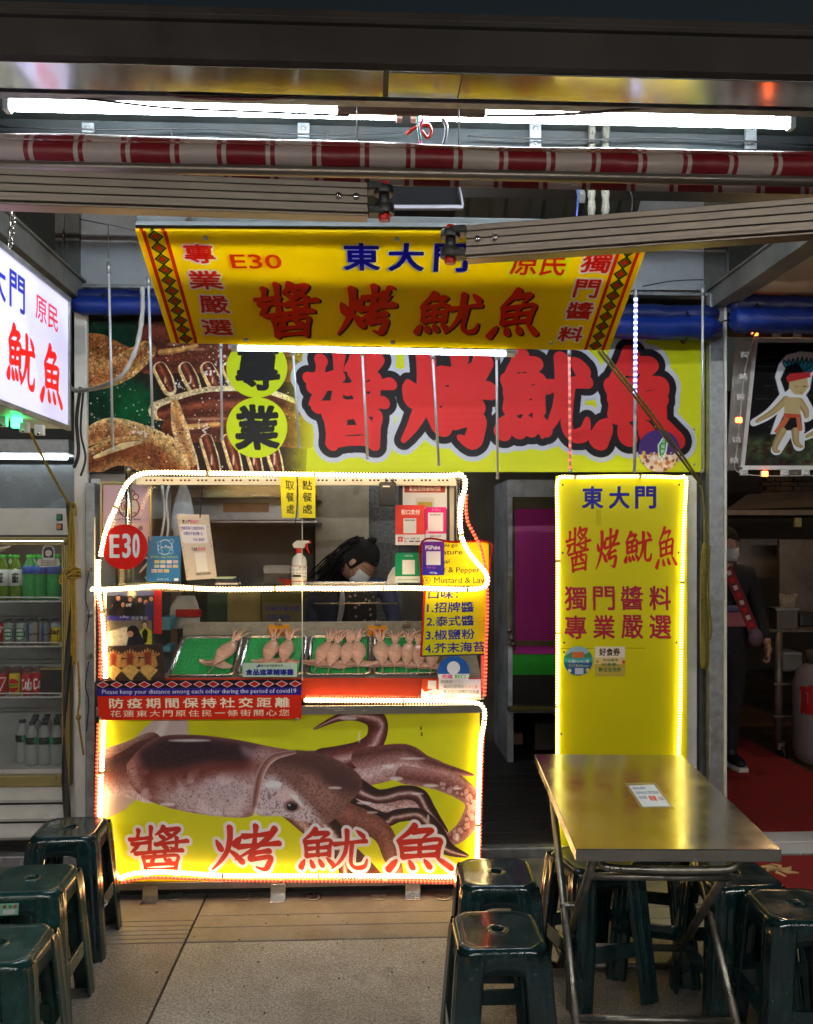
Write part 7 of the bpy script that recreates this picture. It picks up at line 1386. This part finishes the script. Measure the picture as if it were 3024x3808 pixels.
kbox('black_pan', 2975, 3060, 2278, 2336, 5.5, .25, M_black, 'black pan on the trolley next to the skewer pot', 'pan', bevel=.02)
# poster with LED modules
ps = thing('lit_poster', 'framed poster of a boy with a feather headband against black planks', 'poster', U(2900,1745,4.0))
c4 = [U(2806,1268,4.05),U(3160,1268,4.05),U(3160,1740,3.95),U(2756,1740,3.95)]
pcv = print_poster(); MB().board(*c4, .01).build('printed_sheet', printed('poster_print', pcv, .3), ps)
for a, b in ((0,1),(3,2),(0,3)): MB().beam(c4[a]+Vector((0,-.006,0)), c4[b]+Vector((0,-.006,0)), .02, .022, (0,1,0)).build('frame_bar', M_white, ps)
single('white_side_sheet', MB().prism([U(2735,1262,4.12),U(2800,1262,4.12),U(2750,1750,4.12),U(2700,1750,4.12)], (0,.01,0)), M_white, 'white sheet behind the left edge of the boy poster', 'sheet')
single('poster_bar', pxbox(MB(), 2680, 3300, 1235, 1252, 4.1, .02), M_wood, 'dark bar above the boy poster', 'bar')
M_or = emit('orange_led',(1.,.12,.008),5)
LED = [(2808,1238,1,'lit orange LED module above the boy poster'),(2772,1318,0,'unlit LED module left of the poster, topmost'),(2766,1400,0,'unlit LED module left of the poster, second from the top'),(2757,1476,0,'unlit LED module left of the poster, just above the lit one'),(2748,1562,1,'lit orange LED module left of the boy poster'),(2740,1636,0,'unlit LED module left of the poster, just below the lit one'),(2732,1712,0,'unlit LED module left of the poster, lowest'),(2768,1757,0,'unlit LED module below the poster, leftmost'),(2845,1762,1,'lit orange LED module below the boy poster'),(2920,1758,0,'unlit LED module below the poster, right of the lit one'),(2998,1757,0,'unlit LED module below the poster near the photo edge'),(2890,1240,0,'unlit LED module above the poster, left one'),(2968,1240,0,'unlit LED module above the poster, right one')]
for px, py, on, lb in LED:
    p = U(px,py,3.93); t = thing('led_module', lb, 'led module', p, 'LED modules round the boy poster'); MB().box(p.x-.02,p.x+.02,3.93,3.94,p.z-.014,p.z+.014).build('casing', M_white, t, bevel=.002)
    for i in (-1,1):
        for j in (-1,1): MB().sphere((p.x+i*.007,3.928,p.z+j*.006),(.0085 if on else .0052),seg=8,rings=6).build('diode', M_or if on else M_lbl, t)
MB_ = rope('led_wire', [U(x,y_,3.94) for x,y_ in ((2808,1250),(2790,1300),(2768,1400),(2752,1560),(2738,1700),(2735,1745),(2780,1765),(2900,1770),(3060,1768))], .0022, M_white, 'thin wire linking the LED modules round the poster', 'wire', 6, False)
rope('tarp_tie', [U(2668,1210,3.78),U(2690,1195,3.76),U(2715,1190,3.78)], .004, M_rubber, 'black tie on the end of the kitchen tarpaulin', 'tie', 5, False)

# ================================================================== people
def skinned(name, joints, edges, mat, parent, root, sub=2):
    b = base_of(parent); m = bpy.data.meshes.new(name); m.from_pydata([Vector(j[0])-b for j in joints], edges, []); m.materials.append(mat)
    o = bpy.data.objects.new(name, m); C.objects.link(o); o.parent = parent
    md = o.modifiers.new('skin', 'SKIN'); md.use_smooth_shade = True
    for k, j in enumerate(joints):
        sv = m.skin_vertices[0].data[k]; rr_ = j[1]; sv.radius = rr_ if isinstance(rr_, tuple) else (rr_, rr_); sv.use_root = (k == root)
    s_ = o.modifiers.new('subdivision', 'SUBSURF'); s_.levels = sub; s_.render_levels = sub; return o
def head_mesh(c, yaw, pitch, s_=1.):
    M = Matrix.Translation(c) @ Matrix.Rotation(yaw, 4, 'Z') @ Matrix.Rotation(pitch, 4, 'X'); mb = MB(); S, Rg = 28, 20; vs = []     # face looks along -Y
    for i in range(Rg+1):
        th = math.pi*i/Rg
        for k in range(S):
            a = 2*math.pi*k/S; x = .076*math.sin(th)*math.cos(a); y_ = .096*math.sin(th)*math.sin(a); z = .115*math.cos(th)
            f = max(0, -math.sin(a)*math.sin(th))
            if z < 0: x *= 1-.28*(-z/.115)**1.5; y_ *= 1-.10*(-z/.115)
            y_ -= .020*math.exp(-((x/.014)**2))*math.exp(-(((z+.012)/.022)**2))*(f > .3)      # nose
            y_ += .007*math.exp(-(((abs(x)-.030)/.016)**2))*math.exp(-(((z-.018)/.014)**2))*(f > .3)   # eye sockets
            y_ -= .006*math.exp(-((x/.022)**2))*math.exp(-(((z+.052)/.010)**2))*(f > .3)
            vs.append(M@Vector((x*s_, y_*s_, z*s_)))
    for i in range(Rg):
        for k in range(S): pass
    mb.add(vs, [((i+1)*S+k,(i+1)*S+(k+1)%S,i*S+(k+1)%S,i*S+k) for i in range(Rg) for k in range(S)], None, True)
    for sx_ in (-1, 1): mb.sphere(M@Vector((sx_*.078*s_,.006,-.005)), .010*s_, .018*s_, .028*s_, 10, 8, M.to_3x3())
    return mb, M
def hair_cap(M, mb, parent, back=.05, mat=None, low=-.02, seed=1):
    r = random.Random(seed); S, Rg = 30, 16; vs = []
    for i in range(Rg+1):
        th = math.pi*.62*i/Rg
        for k in range(S):
            a = 2*math.pi*k/S; q = 1+.02*math.sin(a*9+i)+r.uniform(-.012,.012); x = .086*math.sin(th)*math.cos(a)*q; y_ = (.108 if math.sin(a) > 0 else .098)*math.sin(th)*math.sin(a)*q+.004; z = .124*math.cos(th)*q+.004
            if math.sin(a) < -.25 and z < .046: z = .046+.010*math.cos(a*3); y_ = max(y_, -.092)      # hairline above the brow
            vs.append(M@Vector((x, y_, z)))
    hb_ = MB().add(vs, [((i+1)*S+k,(i+1)*S+(k+1)%S,i*S+(k+1)%S,i*S+k) for i in range(Rg) for k in range(S)], None, True); return hb_
# vendor bending over behind the shelf
hc = U(1335,2088,4.35)
vd = thing('person', 'dark haired person with glasses and lowered mask bending over behind the cart', 'person', (hc.x-.03, 4.75, .048))
px_ = hc.x
J = [((px_-.06,4.85,.93),(.16,.12)),((px_-.06,4.80,1.08),(.15,.11)),((px_-.055,4.66,1.24),(.16,.10)),((px_-.035,4.52,1.32),(.07,.06)),((px_-.01,4.44,1.375),(.048,.048)),
     ((px_+.15,4.62,1.24),(.06,.06)),((px_+.20,4.50,1.05),(.045,.045)),((px_+.10,4.28,.98),(.032,.032)),((px_-.24,4.62,1.24),(.06,.06)),((px_-.28,4.50,1.05),(.045,.045)),((px_-.14,4.28,.98),(.032,.032)),
     ((px_-.15,4.85,.80),(.085,.085)),((px_-.15,4.84,.45),(.062,.062)),((px_-.15,4.88,.10),(.045,.045)),((px_+.04,4.85,.80),(.085,.085)),((px_+.04,4.84,.45),(.062,.062)),((px_+.04,4.88,.10),(.045,.045))]
E = [(0,1),(1,2),(2,3),(3,4),(2,5),(5,6),(6,7),(2,8),(8,9),(9,10),(0,11),(11,12),(12,13),(0,14),(14,15),(15,16)]
skinned('body', J, E, M_navy, vd, 0)
hmb, HM = head_mesh(hc, R(74), R(46)); hmb.build('head', M_skin, vd)
hb1 = hair_cap(HM, None, vd); hb1.build('hair', M_hair, vd)
tail = MB(); r = random.Random(2)
for k in range(150):
    a0 = HM@Vector((r.uniform(-.07,.07), r.uniform(.03,.10), r.uniform(-.02,.10))); o = Vector((-.10+r.uniform(-.09,.05), .06+r.uniform(-.05,.06), -.13+r.uniform(-.06,.05)))
    tail.tube(spline([a0, a0+o*.4+Vector((r.uniform(-.02,.02),0,.02)), a0+o*.8, a0+o*1.25+Vector((r.uniform(-.03,.01),0,-.03))],4), [.007*(1-.7*i/12) for i in range(13)], 4)
tail.build('loose_hair', M_hair, vd)
MB().sphere(HM@Vector((.0,.03,.13)),.026,.03,.022,12,8).build('hair_knot', M_hair, vd)
gl = MB()
for s_ in (-1,1): gl.tube([HM@Vector((s_*.032+.022*math.cos(a),-.100,.016+.017*math.sin(a))) for a in np.linspace(0,6.283,14)],.0015,5)
for s_ in (-1,1): gl.tube([HM@Vector((s_*.055,-.098,.022)),HM@Vector((s_*.080,-.02,.018)),HM@Vector((s_*.080,.01,.006))],.0015,5)
gl.build('glasses', M_steel, vd)
def mask(M, parent):
    vs = []; W = 9
    for j in range(5):
        for i in range(W):
            u = -1+2*i/(W-1); v = j/4; vs.append(M@Vector((u*.066*(1-.12*v), -.104+.060*u*u+.004*math.sin(v*9)-.012*math.sin(v*math.pi)*(1-u*u), -.008-.085*v)))
    mk_ = MB().add(vs, [(j*W+i,j*W+i+1,(j+1)*W+i+1,(j+1)*W+i) for j in range(4) for i in range(W-1)], None, True)
    for s_ in (-1,1): mk_.tube([M@Vector((s_*.064,-.05,-.015)),M@Vector((s_*.080,.0,.01)),M@Vector((s_*.078,.012,-.01)),M@Vector((s_*.062,-.045,-.08))],.0012,5)
    o = mk_.build('face_mask', pbr('white_mask',(.55,.56,.58),.8), parent); sd = o.modifiers.new('thickness','SOLIDIFY'); sd.thickness = .0015
mask(HM, vd)
# collar and apron in front of the body
M_ap, _t, _p = new_mat('floral_apron'); N = _t.nodes; L = _t.links; tc = N.new('ShaderNodeTexCoord'); v = N.new('ShaderNodeTexVoronoi'); v.inputs['Scale'].default_value = 30; L.new(tc.outputs['Object'], v.inputs['Vector']); rp_ = N.new('ShaderNodeValToRGB'); rp_.color_ramp.elements[0].color = (.45,.30,.26,1); rp_.color_ramp.elements[1].color = (.012,.012,.016,1); rp_.color_ramp.elements[0].position = .2; rp_.color_ramp.elements[1].position = .3; L.new(v.outputs['Distance'], rp_.inputs[0]); L.new(rp_.outputs[0], _p.inputs['Base Color']); _p.inputs['Roughness'].default_value = .85
def sheet(pts, rows, name, mat, parent, th_=.004):
    vs = [U(*p) for row in pts for p in row]; W = len(pts[0]); m = MB().add(vs, [(j*W+i,j*W+i+1,(j+1)*W+i+1,(j+1)*W+i) for j in range(len(pts)-1) for i in range(W-1)], None, True); o = m.build(name, mat, parent); sd = o.modifiers.new('thickness','SOLIDIFY'); sd.thickness = th_; sb_ = o.modifiers.new('s','SUBSURF'); sb_.levels = 1; sb_.render_levels = 1
sheet([[(1286,2190,4.42),(1340,2190,4.38),(1400,2195,4.46)],[(1288,2260,4.46),(1342,2260,4.42),(1402,2260,4.50)],[(1282,2350,4.52),(1342,2350,4.48),(1410,2350,4.56)],[(1270,2500,4.60),(1342,2500,4.56),(1420,2500,4.62)]],4,'apron',M_ap,vd)
sheet([[(1262,2190,4.43),(1286,2190,4.40)],[(1262,2260,4.47),(1286,2260,4.45)],[(1246,2330,4.52),(1270,2330,4.50)]],3,'white_towel',M_bag,vd)
sheet([[(1150,2185,4.48),(1205,2190,4.44),(1262,2190,4.45)],[(1155,2260,4.50),(1210,2262,4.46),(1262,2260,4.49)],[(1170,2340,4.56),(1215,2340,4.52),(1250,2340,4.55)]],3,'navy_top',M_navy,vd)
# passer-by in the kitchen doorway
def person2():
    Y = 5.15; c = U(2692,2048,Y); x = c.x
    t = thing('person', 'person in black with a white mask and red sash standing in the kitchen', 'person', (x, Y, .06))
    J = [((x,Y,.92),(.15,.11)),((x,Y,1.10),(.125,.09)),((x,Y,1.30),(.16,.095)),((x,Y,1.37),(.06,.055)),((x,Y-.005,1.43),(.045,.045)),
      ((x+.16,Y,1.31),(.055,.055)),((x+.235,Y+.02,1.06),(.045,.045)),((x+.25,Y-.06,.86),(.034,.034)),((x-.16,Y,1.31),(.055,.055)),((x-.235,Y+.02,1.06),(.045,.045)),((x-.24,Y-.06,.86),(.034,.034)),
      ((x+.075,Y,.80),(.088,.088)),((x+.07,Y+.01,.48),(.06,.06)),((x+.055,Y+.03,.12),(.042,.042)),((x-.08,Y,.80),(.088,.088)),((x-.09,Y+.01,.48),(.06,.06)),((x-.10,Y+.03,.12),(.042,.042))]
    E = [(0,1),(1,2),(2,3),(3,4),(2,5),(5,6),(6,7),(2,8),(8,9),(9,10),(0,11),(11,12),(12,13),(0,14),(14,15),(15,16)]
    skinned('body', J, E, M_cloth, t, 0)
    hm, M = head_mesh(Vector((x+.005,Y-.01,1.475)), R(12), R(3), .98); hm.build('head', M_skin, t); hair_cap(M, None, t, seed=4).build('hair', M_hair, t); mask(M, t)
    MB().cyl((x,Y-.02,1.30),(x,Y-.03,1.40),.05,.045).build('neck', M_skin, t)
    for s_ in (-1, 1):     # hands with five fingers
        hx, hy, hz = x+s_*.252, Y-.075, .815; h = MB().sphere((hx,hy,hz),.022,.036,.042,14,10)
        for k in range(4): h.tube(spline([(hx-s_*.004,hy-.024+k*.016,hz-.028),(hx-s_*.006,hy-.026+k*.016,hz-.062),(hx-s_*.022,hy-.026+k*.015,hz-.085+.006*abs(k-1.2))],3),[.0088,.0086,.0084,.0082,.008,.0076,.007],8)
        h.tube([(hx-s_*.006,hy-.028,hz+.006),(hx-s_*.022,hy-.046,hz-.022),(hx-s_*.026,hy-.048,hz-.046)],[.011,.0095,.0075],8); h.cyl((hx,hy+.01,hz+.03),(hx,hy+.018,hz+.07),.024,.026); h.build('hand', M_skin, t)
        fx = x+(.055 if s_ > 0 else -.10); MB().prism([(fx-.045,Y+.09,.06),(fx+.045,Y+.09,.06),(fx+.05,Y-.10,.06),(fx+.03,Y-.17,.06),(fx-.03,Y-.17,.06),(fx-.05,Y-.10,.06)], (0,0,.028)).build('shoe_sole', M_white, t, bevel=.006)
        MB().sphere((fx,Y-.06,.105),.045,.10,.035,14,8).sphere((fx,Y+.03,.13),.044,.055,.06,12,8).build('shoe', M_rubber, t)
    cvs = simple_card(0,0,40,200,(120,40,44),[('r',(12,10+k*24,28,24+k*24),(190,24,30) if k%2 else (200,170,170)) for k in range(8)],1); a, b = Vector((x-.03,Y-.115,1.34)), Vector((x+.135,Y-.125,.95)); d = Vector((.032,0,.012))
    MB().board(a-d, a+d, b+d, b-d, .004).build('sash_strap', printed('sash_print', cvs, .7), t)
    MB().sphere((x+.15,Y-.12,.90),.05,.03,.06,12,8).build('small_pouch', pbr('mauve_pouch',(.12,.06,.09),.7), t); MB().box(x-.12,x+.11,Y-.122,Y-.10,.965,1.06).build('shirt_hem', pbr('pink_print',(.35,.10,.12),.8), t, bevel=.01); MB().box(x-.12,x+.10,Y-.12,Y-.10,1.062,1.10).build('shirt_stripe', pbr('blue_print',(.10,.10,.2),.8), t, bevel=.01)
    return t
person2()

kb = thing('assumed_kitchen_bulb', 'unseen warm bulb assumed inside the neighbouring kitchen behind the boy poster', 'lamp', (2.75,5.3,2.45)); MB().sphere((2.75,5.3,2.42),.045,seg=16,rings=10).build('globe', emit('assumed_bulb_glass',(1.,.62,.3),80), kb); MB().cyl((2.75,5.3,2.46),(2.75,5.3,2.52),.02).cyl((2.75,5.3,2.52),(2.75,5.3,3.0),.003,seg=6).build('socket', M_black, kb)  # unseen bulb, assumed and added to give the kitchen warm light
wl = thing('assumed_stall_lamp', 'unseen fluorescent lamp assumed inside the stall behind the long lime sign', 'lamp', (.1,4.7,2.25)); MB().cyl((-.35,4.7,2.25),(.55,4.7,2.25),.013).build('tube', emit('assumed_stall_tube',(.95,.97,1.),TUBE*.45), wl); MB().box(-.38,.58,4.68,4.72,2.268,2.29).build('batten', M_white, wl)  # unseen lamp, assumed and added to brighten the inside of the stall
# litter and drips on the paving
r = random.Random(12); lt2 = MB()
for k in range(26):
    p = G(r.uniform(480,1640), r.uniform(3370,3780)); s_ = r.uniform(.002,.006)
    lt2.prism([(p.x+s_*math.cos(q)*r.uniform(.5,1.2),p.y+s_*math.sin(q)*r.uniform(.5,1.2),.0025) for q in (0,1.3,2.6,3.9,5.1)], (0,0,.0015))
tag(lt2.build('litter', M_rubber), 'tiny scraps and crumbs strewn on the paving before the cart', 'litter', kind='stuff')
